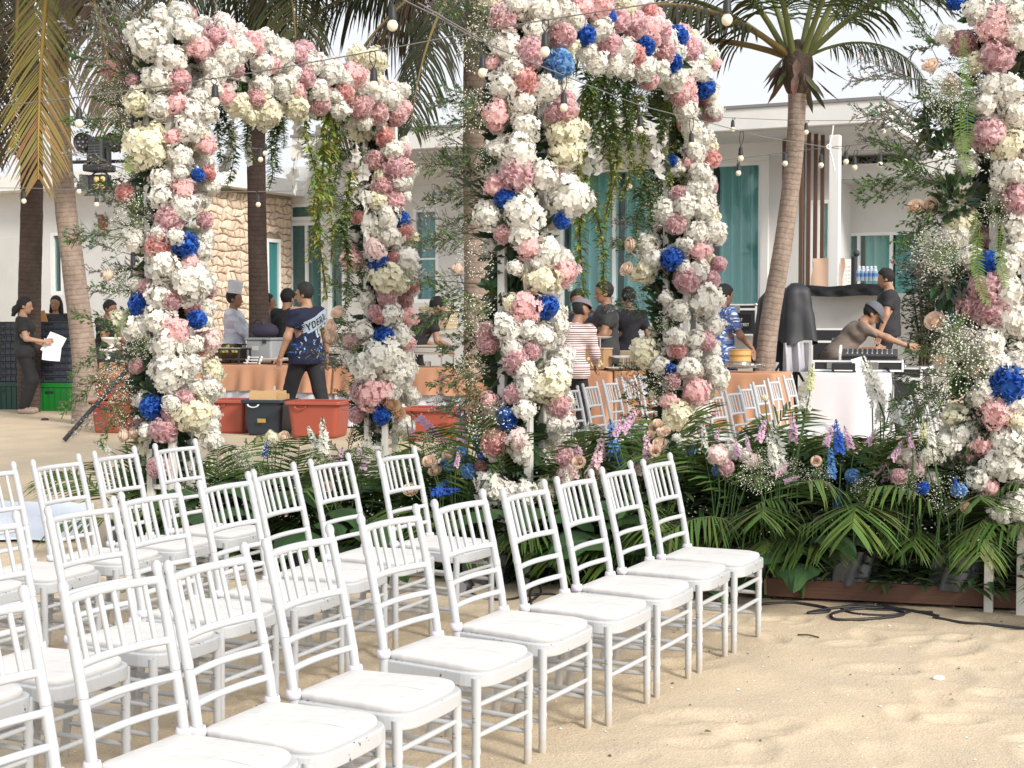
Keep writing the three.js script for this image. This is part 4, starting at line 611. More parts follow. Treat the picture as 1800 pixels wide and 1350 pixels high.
const CHAIR = (() => {
  const g = {}, half = 0.173, n = 60;
  const px = (y) => y < 0.44 ? -0.045 * (1 - y / 0.44) ** 1.5 : -0.1 * Math.pow((y - 0.44) / 0.48, 1.25);      // back post: leans back above the seat
  const postY = []; for (let i = 0; i < n; i++) postY.push(0.9 * i / n); for (let i = 0; i <= 10; i++) postY.push(0.9 + 0.02 * Math.sin(i / 10 * Math.PI / 2)); const postPts = postY.map((y) => V(px(y), y, 0));
  const pr = bambooRad(0.0165, 0.0135, [0.12, 0.2, 0.33, 0.45, 0.58, 0.7, 0.78, 0.865, 0.93]);
  const prof = postY.map((y) => y > 0.9 ? 0.0145 * Math.pow(Math.max(0.0, 1 - ((y - 0.9) / 0.0201) ** 2), 0.38) + 0.0005 : y > 0.878 && y < 0.888 ? 0.0115 : y > 0.888 ? 0.0148 : pr(y / 0.915));
  g.post = tubeGeo(postPts, prof, 14);
  const legPts = []; for (let i = 0; i <= 40; i++) legPts.push(V(0, 0.425 * i / 40, 0));
  g.leg = tubeGeo(legPts, bambooRad(0.0135, 0.0155, [0.14, 0.17, 0.42, 0.45, 0.75, 0.78]), 14);
  const rail = (y, rad, bow) => { const p = []; for (let i = 0; i <= 12; i++) { const w = i / 6 - 1; p.push(V(px(y) - bow * (1 - w * w), y, w * half)); } return tubeGeo(p, rad, 10); };
  g.rails = [rail(0.868, 0.0125, 0.03), rail(0.708, 0.0115, 0.028), rail(0.612, 0.0105, 0.022), rail(0.53, 0.0105, 0.018)];
  g.spindles = []; for (let k = 0; k < 6; k++) { const w = (k - 2.5) / 2.5 * 0.74, a = V(px(0.71) - 0.028 * (1 - w * w), 0.714, w * half), b = V(px(0.866) - 0.03 * (1 - w * w), 0.864, w * half), p = []; for (let i = 0; i <= 14; i++) p.push(a.clone().lerp(b, i / 14)); g.spindles.push(tubeGeo(p, bambooRad(0.0078, 0.0078, [0.25, 0.75]), 8)); }
  // seat: wider and rounded in front
  const outline = (inset) => { const s = new THREE.Shape(), b = 0.172 - inset, f = 0.197 - inset, x0 = -0.02 + inset, x1 = 0.398 - inset, c = 0.085, k = 0.03; s.moveTo(x0, -b + k); s.lineTo(x0, b - k); s.quadraticCurveTo(x0, b, x0 + k, b + 0.002); s.lineTo(x1 - c, f); s.quadraticCurveTo(x1, f - 0.005, x1, f - c); s.quadraticCurveTo(x1 + 0.008, 0, x1, -f + c); s.quadraticCurveTo(x1, -f + 0.005, x1 - c, -f); s.lineTo(x0 + k, -b - 0.002); s.quadraticCurveTo(x0, -b, x0, -b + k); return s; };
  const flat = (sh, h, bev, y) => new THREE.ExtrudeGeometry(sh, { depth: h, bevelEnabled: true, bevelThickness: bev, bevelSize: bev, bevelSegments: 3, curveSegments: 10 }).rotateX(Math.PI / 2).translate(0, y, 0);
  g.seat = metric(flat(outline(0.006), 0.036, 0.006, 0.436));
  // cushion: a soft slab with a crowned, slightly rumpled top
  const cs = outline(0.016).getPoints(8), N = cs.length, mx = 0.19, s = new Soup(), rows = [];
  const bump = (x, z) => 0.006 * (fbm(x * 6 + 3, z * 5 + 7, 3, 8) - 0.5);
  for (const [k, y] of [[0.965, 0.437], [1, 0.446], [1.004, 0.456], [0.985, 0.464], [0.93, 0.4675], [0.75, 0.470], [0.5, 0.472], [0.25, 0.472]]) rows.push(cs.map((q) => { const x = mx + (q.x - mx) * k, z = q.y * k; return V(x, y + (y > 0.462 ? bump(x, z) : 0.004 * (fbm(x * 9, z * 9, 2, 4) - 0.5)), z); }));
  const gg = new THREE.BufferGeometry(), P = [], I = []; rows.forEach((q) => q.forEach((v) => P.push(v.x, v.y, v.z))); P.push(mx, 0.472, 0);
  for (let i = 0; i + 1 < rows.length; i++) for (let k = 0; k < N; k++) { const l = (k + 1) % N; I.push(i * N + k, (i + 1) * N + k, i * N + l, i * N + l, (i + 1) * N + k, (i + 1) * N + l); }
  for (let k = 0; k < N; k++) I.push((rows.length - 1) * N + k, rows.length * N, (rows.length - 1) * N + (k + 1) % N);
  gg.setAttribute('position', new THREE.Float32BufferAttribute(P, 3)); gg.setIndex(I); const uv = []; for (let i = 0; i < P.length; i += 3) uv.push(P[i], P[i + 2]); gg.setAttribute('uv', new THREE.Float32BufferAttribute(uv, 2)); gg.computeVertexNormals(); g.cushion = gg;
  const bar = (a, b, q = 0.0085) => tubeGeo([a, a.clone().lerp(b, 0.2), a.clone().lerp(b, 0.5), a.clone().lerp(b, 0.8), b], (t) => q * (0.9 + 0.3 * Math.sin(Math.PI * t)), 8);
  const D = 0.358, WF = 0.18;
  g.bars = [bar(V(D, 0.235, -WF), V(D, 0.235, WF)), bar(V(D, 0.335, -WF), V(D, 0.335, WF)), bar(V(-0.03, 0.2, -half), V(-0.03, 0.2, half)), bar(V(-0.015, 0.31, -half), V(-0.015, 0.31, half))];
  for (const sd of [-1, 1]) for (const [y, xb] of [[0.165, -0.032], [0.265, -0.02], [0.345, -0.012]]) g.bars.push(bar(V(D, y, sd * WF), V(xb, y, sd * half)));
  g.tie = new THREE.TorusGeometry(0.018, 0.006, 6, 14).scale(1, 1, 2.6).rotateX(Math.PI / 2);
  return { g, half, D, WF };
})();
function makeChair(label) {
  const { g, half, D, WF } = CHAIR, t = thing('banquet_chair', label, 'chair');
  for (const s of [-1, 1]) { part('back_post', g.post, M.chairLeg, t, V(0, 0, s * half)); part('front_leg', g.leg, M.chairLeg, t, V(D, 0, s * WF)); part('cushion_tie', g.tie, M.tie, t, V(-0.002, 0.462, s * half)); }
  part('seat_frame', g.seat, M.chairWorn, t); part('cushion', g.cushion, M.cushion, t);
  part('top_rail', g.rails[0], M.chair, t); for (let k = 1; k < 4; k++) part('back_rail', g.rails[k], M.chair, t);
  for (const q of g.spindles) part('spindle', q, M.chair, t);
  for (const q of g.bars) part('stretcher', q, M.chair, t);
  return t;
}
const WORN = [0, 1, 2, 3].map((k) => { const m = M.chairWorn.clone(), t = chipTex.clone(); t.repeat.set(2.2 + k * 0.3, 2.2 + k * 0.3); t.offset.set(0.23 * k + 0.11, 0.37 * k); t.needsUpdate = true; m.map = t; return m; });
let chair0 = null;
function placeChair(x, z, yaw, label, group, sink = 0.05) {
  const y = beach(x, z) - sink + 0.004; const pos = V(x, y, z);
  const c = chair0 ? copyOf(chair0, label, pos, -yaw) : (chair0 = makeChair(label)); c.position.copy(pos); c.rotation.y = -yaw; c.userData.group = group;
  if (hash2(x * 77, z * 77, 9) < 0.7) { const w = c.children.find((m) => m.name === 'seat_frame'); w.material = WORN[Math.floor(hash2(x * 31, z * 31) * 4)]; }
  // small differences in how each one stands
  c.rotation.z = (hash2(x * 100, z * 100, 3) - 0.5) * 0.02; c.rotation.x = (hash2(x * 100, z * 100, 4) - 0.5) * 0.02; return c;
}
const ORD = ['first', 'second', 'third', 'fourth', 'fifth', 'sixth', 'seventh', 'eighth', 'ninth', 'tenth', 'eleventh'];
const FRONT = [[0.782, -6.94, 0.479], [0.568, -6.558, 0.454], [0.351, -6.158, 0.48], [0.136, -5.744, 0.503], [-0.117, -5.398, 0.512], [-0.347, -4.95, 0.494], [-0.57, -4.435, 0.452], [-0.772, -4.051, 0.449], [-0.966, -3.73, 0.479], [-1.19, -3.36, 0.47]];
const SECOND = [[-0.507, -7.33, 0.476], [-0.788, -6.939, 0.422], [-0.973, -6.479, 0.375], [-1.119, -6.05, 0.416], [-1.326, -5.628, 0.422], [-1.463, -5.177, 0.423], [-1.68, -4.76, 0.43], [-1.87, -4.36, 0.43]];
const THIRD = [[-1.732, -7.792, 0.426], [-1.935, -7.339, 0.335], [-2.086, -6.909, 0.342], [-2.27, -6.5, 0.38], [-2.46, -6.1, 0.4]];
FRONT.forEach(([x, z, a], i) => placeChair(x, z, a, `white bamboo style chair in the front row, ${i ? ORD[i] + ' from the flower bed' : 'nearest the flower bed'}`, 'white chairs left of the aisle', 0.05));
SECOND.forEach(([x, z, a], i) => placeChair(x, z, a, `white bamboo style chair in the second row, ${i ? ORD[i] + ' from the flower bed' : 'nearest the flower bed'}`, 'white chairs left of the aisle', 0.05));
THIRD.forEach(([x, z, a], i) => placeChair(x, z, a, `white bamboo style chair in the rearmost row at left, ${i ? ORD[i] + ' from the flower bed' : 'nearest the flower bed'}`, 'white chairs left of the aisle', 0.05));
// the rows on the far side of the aisle
[['left', -4.95, 11.6, 6], ['middle', -3.63, 11.5, 6], ['right', -2.1, 11.38, 5]].forEach(([nm, a, c, n], k) => { for (let i = 0; i < n; i++) { const p = AC(a + (hash2(i, k, 5) - 0.5) * 0.06, c + i * 0.455); placeChair(p.x, p.z, YAW + (hash2(i, k, 7) - 0.5) * 0.12, `white chair across the aisle in the ${nm} row, ${i ? ORD[i] + ' from the aisle' : 'nearest the aisle'}`, 'white chairs across the aisle', 0.04); } });
// ---------- flower bed along the aisle ----------
function onGround(px, py, lift = 0) { let d = 9; for (let k = 0; k < 12; k++) { const p = at(px, py, d); d *= (EYE - beach(p.x, p.z)) / (EYE - p.y); } const p = at(px, py, d); p.y = sandHeight(p.x, p.z) + lift; return p; }
const areca = (L, e0, bend, seed, o = {}) => frond({ L, n: 25, leafL: 0.32 + L * 0.06, leafW: 0.0165, e0, bend, seed, col: [0.038, 0.082, 0.018], tip: [0.09, 0.15, 0.03], stem: [0.09, 0.13, 0.04], vee: 0.3, droop: 0.55, fwd: 0.75, start: 0.3, rad: 0.008, segs: 3, twist: 0.5, ...o });
const ARECA = [[0.95, 1.4, 0.9], [1.05, 1.25, 1.3], [0.9, 1.0, 1.2], [1.0, 1.1, 1.7], [0.85, 0.8, 1.4], [0.9, 0.9, 1.5], [0.75, 0.45, 1.2], [1.0, 1.45, 1.4]].map(([L, e, b], k) => areca(L, e, b, 900 + k));
M.bag = std([0.13, 0.14, 0.16], 0.25, { transmission: 0.3, thickness: 0 }); M.soil = std([0.04, 0.03, 0.022], 0.95); M.pot = std([0.02, 0.02, 0.022], 0.5);
const R90x = Math.PI / 2, bagGeo = (() => { const g = new THREE.CylinderGeometry(0.17, 0.15, 0.22, 30, 8, true).translate(0, 0.11, 0), p = g.attributes.position; for (let i = 0; i < p.count; i++) { const x = p.getX(i), y = p.getY(i), z = p.getZ(i), a = Math.atan2(z, x), k = 1 + 0.12 * Math.sin(a * 9 + y * 20) + 0.16 * (fbm(a * 3 + 9, y * 14, 3, 5) - 0.5); p.setXYZ(i, x * k, y, z * k); } g.computeVertexNormals(); return g; })();
const potGeo = cyl(0.13, 0.105, 0.2, 18, 0, 0.1, 0), soilGeo = cyl(0.125, 0.125, 0.01, 18, 0, 0.2, 0);
const HANG = [[0.9, 0.95, 2.1], [0.85, 0.7, 1.6], [1.0, 1.15, 2.3]].map(([L, e, b], k) => areca(L, e, b, 950 + k, { n: 30, leafL: 0.42, leafW: 0.02, col: [0.05, 0.105, 0.02], tip: [0.11, 0.18, 0.035] }));
function arecaPlant(label, pos, scale, n, seed, hang = 0) {
  const t = thing('areca_palm', label, 'potted palm', pos), r = RNG(seed);
  part('pot', potGeo, M.pot, t); part('soil', soilGeo, M.soil, t); part('plastic_bag', bagGeo, M.bag, t, null, V(0, r() * 6, 0), 0.85);
  for (let k = 0; k < n; k++) { const a = k * 2.4 + r() * 0.7, m = part('frond', ARECA[(k * 3 + Math.floor(r() * 3)) % 8], M.palmLeaf, t, V(0, 0.17, 0), V(0, a, 0), scale * (0.62 + r() * 0.62)); m.rotation.z = (r() - 0.5) * 0.5; m.rotation.x = (r() - 0.5) * 0.4; }
  for (let k = 0; k < hang; k++) part('frond', HANG[(k + seed) % 3], M.palmLeaf, t, V(0, 0.17, 0), V((r() - 0.5) * 0.3, -R90x + (k - (hang - 1) / 2) * 0.75 + (r() - 0.5) * 0.5, (r() - 0.5) * 0.3), 0.6 + r() * 0.35);
  return t;
}
const lineL = (u) => u < 1 ? V(lerp(L1[0], L2[0], u), 0, lerp(L1[1], L2[1], u)) : V(lerp(L2[0], L3[0], u - 1), 0, lerp(L2[1], L3[1], u - 1));
const lineR = (u) => u < 1 ? V(lerp(R1[0], R2[0], u), 0, lerp(R1[1], R2[1], u)) : V(lerp(R2[0], R3[0], u - 1), 0, lerp(R2[1], R3[1], u - 1));
const bed = (p, back = 0, y = 0) => { const q = p.clone().addScaledVector(CX, back); q.y = sandHeight(q.x, q.z) + y; return q; };
{
  const spots = [[-0.12, -0.05, 'left of the left arch'], [0.14, 0, ''], [0.3, 0.2, ''], [0.44, -0.02, ''], [0.58, 0.22, ''], [0.7, 0, ''], [0.86, 0.15, ''], [0.93, -0.12, ''], [1.1, 0.05, ''], [1.2, 0.26, ''], [1.3, 0, ''], [1.4, 0.24, ''], [1.5, 0.02, ''], [1.6, 0.26, ''], [1.7, 0, ''], [1.8, 0.2, ''], [1.9, 0.02, ''], [1.97, 0.28, ''], [2.12, 0.05, ''], [2.25, 0.15, '']];
  spots.forEach(([u, back], i) => { const h = u > 1 ? (back > 0.12 ? 0.7 : 0.76) + 0.12 * hash2(i, 3) : u < 0.1 ? 0.72 : 0.74; const where = u < 0 ? 'left of the left flower arch' : u < 1 ? 'between left and middle arch' : u < 2 ? 'between middle and right arch' : 'right of the right arch';
    const f = back > 0.12 ? 'back' : 'front', row = spots.filter(([v, b]) => Math.floor(v) === Math.floor(u) && (b > 0.12) === (back > 0.12)), k = row.findIndex(([v]) => v === u);
    arecaPlant(`areca palm, ${ORD[k]} from left in the ${f} line ${where}`, bed(lineL(u), back, u > 1.3 ? 0.1 : 0), h, u > 1 ? 14 : 11, 700 + i, back < 0.12 && u > 1 ? 1 + i % 2 : 0).userData.group = 'potted palms along the flower bed'; });
  [[-0.15, 0.1], [0.2, 0], [0.4, 0.1], [0.62, 0], [0.85, 0.12], [1.12, 0], [1.3, 0.1], [1.5, 0], [1.7, 0.1]].forEach(([u, b], i) => { arecaPlant(`smaller areca palm on the far side of the aisle, ${ORD[i]} from left`, bed(lineR(u), b), 0.6, 7, 800 + i).userData.group = 'potted palms across the aisle'; });
}
// broad leaved plants low in the bed
const BIG = (() => { const s = new Soup(), N = 8; for (let i = 0; i < N; i++) for (const sd of [-1, 1]) { const w = (t) => 0.36 * Math.sin(Math.PI * Math.pow(t, 0.6)) * (1 - 0.12 * (Math.floor(t * 16) % 2)), P = (t, k) => V(t, 0.5 * t - 0.62 * t * t + 0.1 * Math.abs(k) * Math.sin(t * 20) * 0.3 - 0.1 * k * k, sd * k * w(t)); const a = i / N, b = (i + 1) / N; s.quad(P(a, 0), P(a, 0.55), P(b, 0.55), P(b, 0), [0.026, 0.075, 0.02]); s.quad(P(a, 0.55), P(a, 1), P(b, 1), P(b, 0.55), [0.034, 0.085, 0.024]); } return s.build(); })();
[[0.2, -0.2, 7], [0.33, -0.12, 6], [0.5, -0.15, 6], [0.66, -0.2, 5], [1.05, -0.12, 6], [1.22, -0.18, 6], [1.36, -0.1, 5], [1.62, -0.15, 5]].forEach(([u, b, n], i) => {
  const t = thing('broad_leaf_plant', `broad leaved dark green plant low in the flower bed, ${ORD[i]} from left`, 'plant', bed(lineL(u), b, 0.02), 0, 'broad leaved plants in the flower bed'), r = RNG(60 + i);
  for (let k = 0; k < n; k++) { const a = -1.6 + k * 3.6 / n + r() * 0.5 + 0.9, L = 0.3 + r() * 0.16, h = 0.12 + r() * 0.38; const e = V(Math.cos(a) * 0.12, h, Math.sin(a) * 0.12); part('leaf_stalk', tubeGeo([V(0, 0, 0), V(e.x * 0.3, h * 0.6, e.z * 0.3), e], 0.006, 5), std([0.05, 0.1, 0.03], 0.6), t); const m = part('leaf', BIG, M.leaf, t, e, V(0, -a, 0), L); m.rotation.order = 'YXZ'; m.rotation.z = 0.1 + r() * 0.5 - 0.35; }
});
// understorey that reads as one mass
{
  const r = RNG(71), s = new Soup();
  for (let i = 0; i < 16000; i++) { const u = i % 3 ? 1 + 1.4 * r() : -0.12 + 1.2 * r(), p = lineL(u).addScaledVector(CX, -0.12 + 0.55 * r()), y = sandHeight(p.x, p.z) + (u > 1.3 ? 0.12 : 0.02) + Math.pow(r(), 1.3) * (u > 1 ? 0.66 : u > 0.1 ? 0.48 : 0.2), a = r() * 6.3, c = [[0.03, 0.065, 0.02], [0.045, 0.09, 0.028], [0.075, 0.11, 0.04]][i % 3].map((x) => x * (0.6 + 0.7 * r())); p.y = y; leaf(s, p, V(Math.cos(a), r() - 0.3, Math.sin(a)), UP, 0.07 + r() * 0.09, 0.03 + r() * 0.03, c); }
  tag(stuff(part('ground_greenery', s.build(), M.leaf, scene)), 'dense dark mixed greenery filling the flower bed', 'greenery');
  const g = new Soup(); for (let i = 0; i < 2600; i++) { const u = 0.2 + 2.1 * r(), p = lineL(u).addScaledVector(CX, -0.15 + 0.4 * r()); p.y = sandHeight(p.x, p.z) + 0.3 + 0.5 * r() * r() + (u > 1 ? 0.1 : 0); const q = 0.003 + 0.004 * r(), P = [V(q, 0, 0), V(0, 0, q), V(-q, 0, 0), V(0, 0, -q)].map((w) => w.add(p)), t = p.clone().add(V(0, q, 0)), b = p.clone().add(V(0, -q, 0)); for (let j = 0; j < 4; j++) { g.tri(P[j], P[(j + 1) % 4], t, [0.8, 0.79, 0.7]); g.tri(P[(j + 1) % 4], P[j], b, [0.8, 0.79, 0.7]); } }
  tag(stuff(part('tiny_blossoms', g.build(), M.breath, scene)), 'tiny white filler blossoms sprinkled through the flower bed', 'blossoms');
}
// flower arrangements stuck into the bed: spikes (B blue, V lilac, W white), heads, breath (h), big leaf (g)
const SPM = { B: petalM([0.05, 0.15, 0.62]), S: petalM([0.18, 0.4, 0.78]), V: petalM([0.86, 0.60, 0.78]), W: petalM([0.84, 0.84, 0.78]), P: petalM([0.92, 0.68, 0.76]), Y: petalM([0.80, 0.80, 0.50]) };
const SPN = { B: 'blue_spike', S: 'light_blue_spike', V: 'lilac_spike', W: 'white_spike', P: 'pink_spike', Y: 'pale_yellow_spike' };
function arrangement(label, px, d, text, seed) {
  const b = at(px, 900, d); b.y = sandHeight(b.x, b.z); const t = thing('flower_arrangement', label, 'flower arrangement', b), r = RNG(seed);
  const st = new Soup(), loc = (p) => p.clone().sub(b);
  for (const [ty, x, y, size, ang = 90] of parse(text)) {
    const dd = d - 0.05 + (r() - 0.5) * 0.2, p = loc(at(x, y, dd)), s = F / dd;
    st.tube([V((r() - 0.5) * 0.15 + p.x * 0.4, 0.25, p.z * 0.4), p.clone().multiplyScalar(0.6).add(V(0, 0.1, 0)), p], 0.0035, 4, [0.06, 0.12, 0.035], false);
    if (SPM[ty]) { const an = ang * Math.PI / 180, m = part(SPN[ty], SPIKE[Math.floor(r() * 3)], SPM[ty], t, p); m.quaternion.setFromUnitVectors(UP, V(Math.cos(an), Math.sin(an), (r() - 0.5) * 0.4).normalize()); const L = size / s * 0.95; m.scale.set(L * 1.15, L, L * 1.15); }
    else if (ty === 'h') part('baby_breath', BREATH[Math.floor(r() * 3)], M.breath, t, p, V(r() * 6, r() * 6, 0), size / s);
    else if (ty === 'g') for (let k = 0; k < 4; k++) { const m = part('leaf', BIG, M.leaf, t, p, V(0, r() * 6.3, 0.3 + r()), size / s * (0.8 + r() * 0.5)); m.rotation.z = 0.2 + r(); }
    else bloomAt(t, ty, p, size / s * 1.1, r, V(0, 0.3, 1));
  }
  part('stems', st.build(), M.barkless, t); return t;
}
arrangement('arrangement of two cream roses with a blue delphinium low at the left arch', 478, 9.1, 'c478,770,12 r500,770,12 B462,815,45,80 h485,790,26 h430,800,20 g470,800,20', 1);
arrangement('arrangement of white snapdragon and lilac stock behind the left chairs', 600, 8.85, 'W570,815,88,92 W560,800,60,110 V585,850,70,75 V640,840,65,100 V600,840,50,120 W665,830,50,80 h560,800,22 h640,790,24 r575,855,10 Y700,800,40,80', 2);
arrangement('spray of lilac pink stock leaning right beside the far left post', 742, 8.9, 'V722,722,75,-42 V745,760,50,-20 V715,745,40,-60 h700,770,20', 3);
arrangement('arrangement of lilac stock, peach roses and blue delphinium left of the middle arch', 800, 8.5, 'V812,800,95,93 V800,830,45,80 S838,790,50,95 r832,718,14 r755,812,12 r790,800,12 r765,828,11 s790,815,12 s808,800,12 B850,820,50,110 s822,828,11 r722,862,13 B740,868,75,5 S755,860,50,20 V835,775,40,70 h780,790,22 h750,780,20 w870,800,14 k845,820,9', 4);
arrangement('arrangement of pale gladioli, blush peony and blue delphinium right of the middle arch', 1040, 8.25, 'P1025,830,70,105 P1040,840,85,75 V1062,820,50,95 l1000,832,18 r1018,812,11 c985,845,14 r1046,840,20 S1085,830,100,98 B1098,840,60,110 g1045,790,26 c1075,850,10 h1060,855,20 W1000,860,40,100 p990,800,14 l1010,800,12 V990,850,40,90', 5);
arrangement('arrangement with peach spray roses, lilac stock and a pink spike behind the front row', 1140, 8.1, 'V1085,772,70,55 V1075,780,55,70 r1150,752,9 r1162,762,9 r1142,765,8 r1156,745,8 r1170,758,9 P1140,835,85,93 r1160,782,13 r1152,792,10 P1125,850,60,100 w1190,770,8 w1200,778,8 w1215,775,9 w1225,772,8 B1228,775,30,60 s1215,790,8 h1190,800,26 W1180,785,50,10 g1180,790,22', 6);
arrangement('arrangement of lilac stock and tall white snapdragon in the middle of the right bed', 1370, 7.85, 'V1330,790,62,75 V1318,800,40,100 W1375,860,130,97 V1395,795,75,92 W1365,830,80,105 P1352,845,55,40 V1370,850,40,20 h1330,835,34 h1345,815,30 W1412,740,95,82 Y1422,700,65,84 c1345,700,6 h1390,830,26', 7);
arrangement('arrangement of deep blue delphinium, light blue and lilac stock in the right bed', 1470, 7.7, 'B1478,815,85,98 S1463,860,80,92 V1448,795,55,70 V1500,800,60,110 V1520,790,45,60 s1500,838,12 S1490,850,40,30 B1468,905,55,80 V1530,848,80,22 V1545,838,70,12 P1525,842,50,40 s1550,860,9 r1435,810,9 h1440,840,24 h1520,860,24', 8);
arrangement('tall slender white delphiniums bending left in front of the sound desk', 1540, 7.9, 'W1555,735,130,112 W1548,760,80,95 W1575,760,75,100 Y1532,660,30,100 W1590,770,50,80', 9);
arrangement('cluster of white filler, blue delphinium and peach rose beside the right arch', 1680, 7.45, 'B1690,880,50,110 s1685,862,11 r1697,893,10 h1660,870,34 h1640,790,30 W1640,800,70,95 Y1622,790,60,90 h1700,840,30', 10);
arrangement('low cluster of pale pink, white and lilac heads left in the right bed', 1270, 7.95, 'l1262,800,15 w1288,792,16 V1250,800,55,75 V1300,815,50,100 p1276,822,12 w1310,800,13 l1325,812,11 h1290,830,24 s1262,828,9 W1240,800,60,95', 12);
arrangement('cluster of white and pink heads between the blue delphinium and the right arch', 1600, 7.55, 'w1592,800,17 l1612,822,14 w1632,800,15 p1580,838,12 V1560,820,60,60 V1605,800,55,100 h1600,850,26 w1640,840,14 b1622,858,10', 13);
arrangement('white orchid stem leaning over the sand left of the left arch', 240, 9.5, 'r219,765,10 W205,800,50,150 h250,800,30 h395,830,45 h380,850,40 h420,820,30', 11);
// the low aisle deck
{
  const o = V(1.4, 0, -7.9), t = thing('aisle_deck', 'low grey planked aisle deck with a brown edge board', 'platform', V(o.x, 0.02, o.z), -0.27); const n = 19, w = 0.155;
  const wood = [0, 1, 2].map((k) => std([0.33 + k * 0.03, 0.34 + k * 0.03, 0.36 + k * 0.03], 0.7, { bumpMap: grain, bumpScale: 0.003 }));
  for (let k = 0; k < n; k++) part('deck_plank', rbox(4.8, 0.024, w - 0.008, 0.004), wood[k % 3], t, V(2.42, 0.098, -0.08 - k * w));
  part('edge_board', rbox(4.85, 0.1, 0.025, 0.004), std([0.11, 0.05, 0.03], 0.6, { bumpMap: grain, bumpScale: 0.002 }), t, V(2.42, 0.052, 0.015)); part('end_board', rbox(0.025, 0.1, 2.9, 0.004), std([0.5, 0.36, 0.22], 0.6), t, V(-0.012, 0.052, -1.46));
  part('bearer', merged([box(4.7, 0.07, 0.08, 2.42, 0.045, -0.3), box(4.7, 0.07, 0.08, 2.42, 0.045, -1.4), box(4.7, 0.07, 0.08, 2.42, 0.045, -2.6)]), M.soil, t);
}
// white runner on the sand at the left
{
  const A = [-5.2, -12.3], s = new THREE.BufferGeometry(), p = [], ix = [], nx = 60, nz = 30, uv = [];
  const e = [onGround(0, 884), onGround(70, 886), onGround(138, 936), onGround(128, 956), onGround(0, 956)];
  for (let j = 0; j <= nz; j++) for (let i = 0; i <= nx; i++) { const v = j / nz, u = i / nx, r0 = lerp(e[2].x, e[3].x, v) - 0.25 * Math.pow(1 - v, 2), l0 = -7.5, x = lerp(l0, r0, u), z = lerp(e[0].z, e[4].z, v) + (x - e[0].x) * 0.2 * (1 - v) * (x > e[0].x ? 1.1 : 0); p.push(x, sandHeight(x, z) + 0.018 + 0.016 * fbm(x * 3, z * 4, 3, 44), z); uv.push(x, z); }
  for (let j = 0; j < nz; j++) for (let i = 0; i < nx; i++) { const a = j * (nx + 1) + i; ix.push(a, a + nx + 1, a + 1, a + 1, a + nx + 1, a + nx + 2); }
  s.setAttribute('position', new THREE.Float32BufferAttribute(p, 3)); s.setAttribute('uv', new THREE.Float32BufferAttribute(uv, 2)); s.setIndex(ix); s.computeVertexNormals();
  tag(part('aisle_cloth', s, std([0.74, 0.78, 0.85], 0.8, { bumpMap: weave, bumpScale: 0.001 }), scene), 'pale blue white cloth runner lying on the sand at the left edge', 'cloth');
}
// cables and litter on the sand
const cable = (label, pts, rad = 0.007) => tag(part('black_cable', tubeGeo(new THREE.CatmullRomCurve3(pts.map(([x, y, l = 0]) => { const p = onGround(x, y, rad * 0.8 + l); return p; })).getPoints(90), rad, 6), M.black, scene), label, 'cable');
cable('black cable running along the sand under the front row chairs', [[820, 1040], [850, 1052], [890, 1055], [925, 1048], [960, 1046], [1010, 1052], [1080, 1058], [1170, 1062]]);
cable('black cable looped beside the middle arch leg', [[935, 1070], [932, 1050, 0.03], [945, 1040, 0.05], [950, 1050, 0.02], [925, 1062], [915, 1066]]);
cable('tangle of black cable lying in front of the aisle deck', [[1330, 1064], [1400, 1062], [1450, 1068], [1455, 1078], [1420, 1080], [1470, 1072], [1540, 1070], [1590, 1082], [1530, 1092], [1470, 1092], [1462, 1082], [1500, 1074], [1560, 1072], [1620, 1080], [1650, 1086]], 0.008);
cable('black cable stretching right from the deck along the sand', [[1640, 1088], [1690, 1096], [1740, 1102], [1800, 1108], [1850, 1112]], 0.008);
cable('thin black cable coiled closest to the palms', [[1480, 1066], [1530, 1064], [1580, 1070], [1600, 1078], [1560, 1084], [1500, 1080], [1480, 1070], [1540, 1074], [1640, 1078]], 0.006);
{ const g = new THREE.SphereGeometry(0.045, 16, 12), p = onGround(817, 1042, 0.04), t = thing('spot_lamp', 'small round black lamp lying on the sand under the chairs', 'lamp', p); part('lamp_head', g, M.black, t); part('lens', cyl(0.032, 0.032, 0.02, 14).rotateX(Math.PI / 2), std([0.2, 0.2, 0.22], 0.1), t, V(-0.02, 0, 0.04)); part('bracket', new THREE.TorusGeometry(0.05, 0.006, 6, 16, Math.PI), M.black, t); }
const litter = (name, label, px, py, geo, mat, rot) => { const m = part(name, geo, mat, scene, onGround(px, py, 0.006), rot); tag(m, label, name.replace('_', ' ')); };
litter('dark_twig', 'short dark twig on the sand right of the front row', 1421, 1121, tubeGeo([V(-0.045, 0, -0.03), V(0, 0.006, 0), V(0.045, 0, 0.028)], 0.004, 5), std([0.05, 0.035, 0.025], 0.9));
litter('white_shell', 'white broken shell on the sand at lower right', 1650, 1196, (() => { const g = new THREE.IcosahedronGeometry(0.024, 1); g.scale(1.2, 0.5, 0.8); return g; })(), M.porcelain);
litter('dry_leaf', 'curled brown dry leaf between the chair legs', 1022, 1228, (() => { const s = new Soup(); leaf(s, V(-0.03, 0.01, 0), V(1, 0.2, 0.3), UP, 0.075, 0.03, [0.2, 0.12, 0.05], 0.6, 0.5); return s.build(); })(), M.barkless);
litter('small_leaf', 'small green leaf lying alone on the bare sand', 1245, 1296, (() => { const s = new Soup(); leaf(s, V(-0.015, 0.004, 0), V(1, 0.1, -0.4), UP, 0.03, 0.018, [0.09, 0.12, 0.04], 0.2, 0.3); return s.build(); })(), M.barkless);
litter('dark_stone', 'small dark stone on the sand below the stacked crates', 79, 739, new THREE.DodecahedronGeometry(0.045, 1).scale(1.2, 0.6, 1), std([0.05, 0.04, 0.035], 0.9));
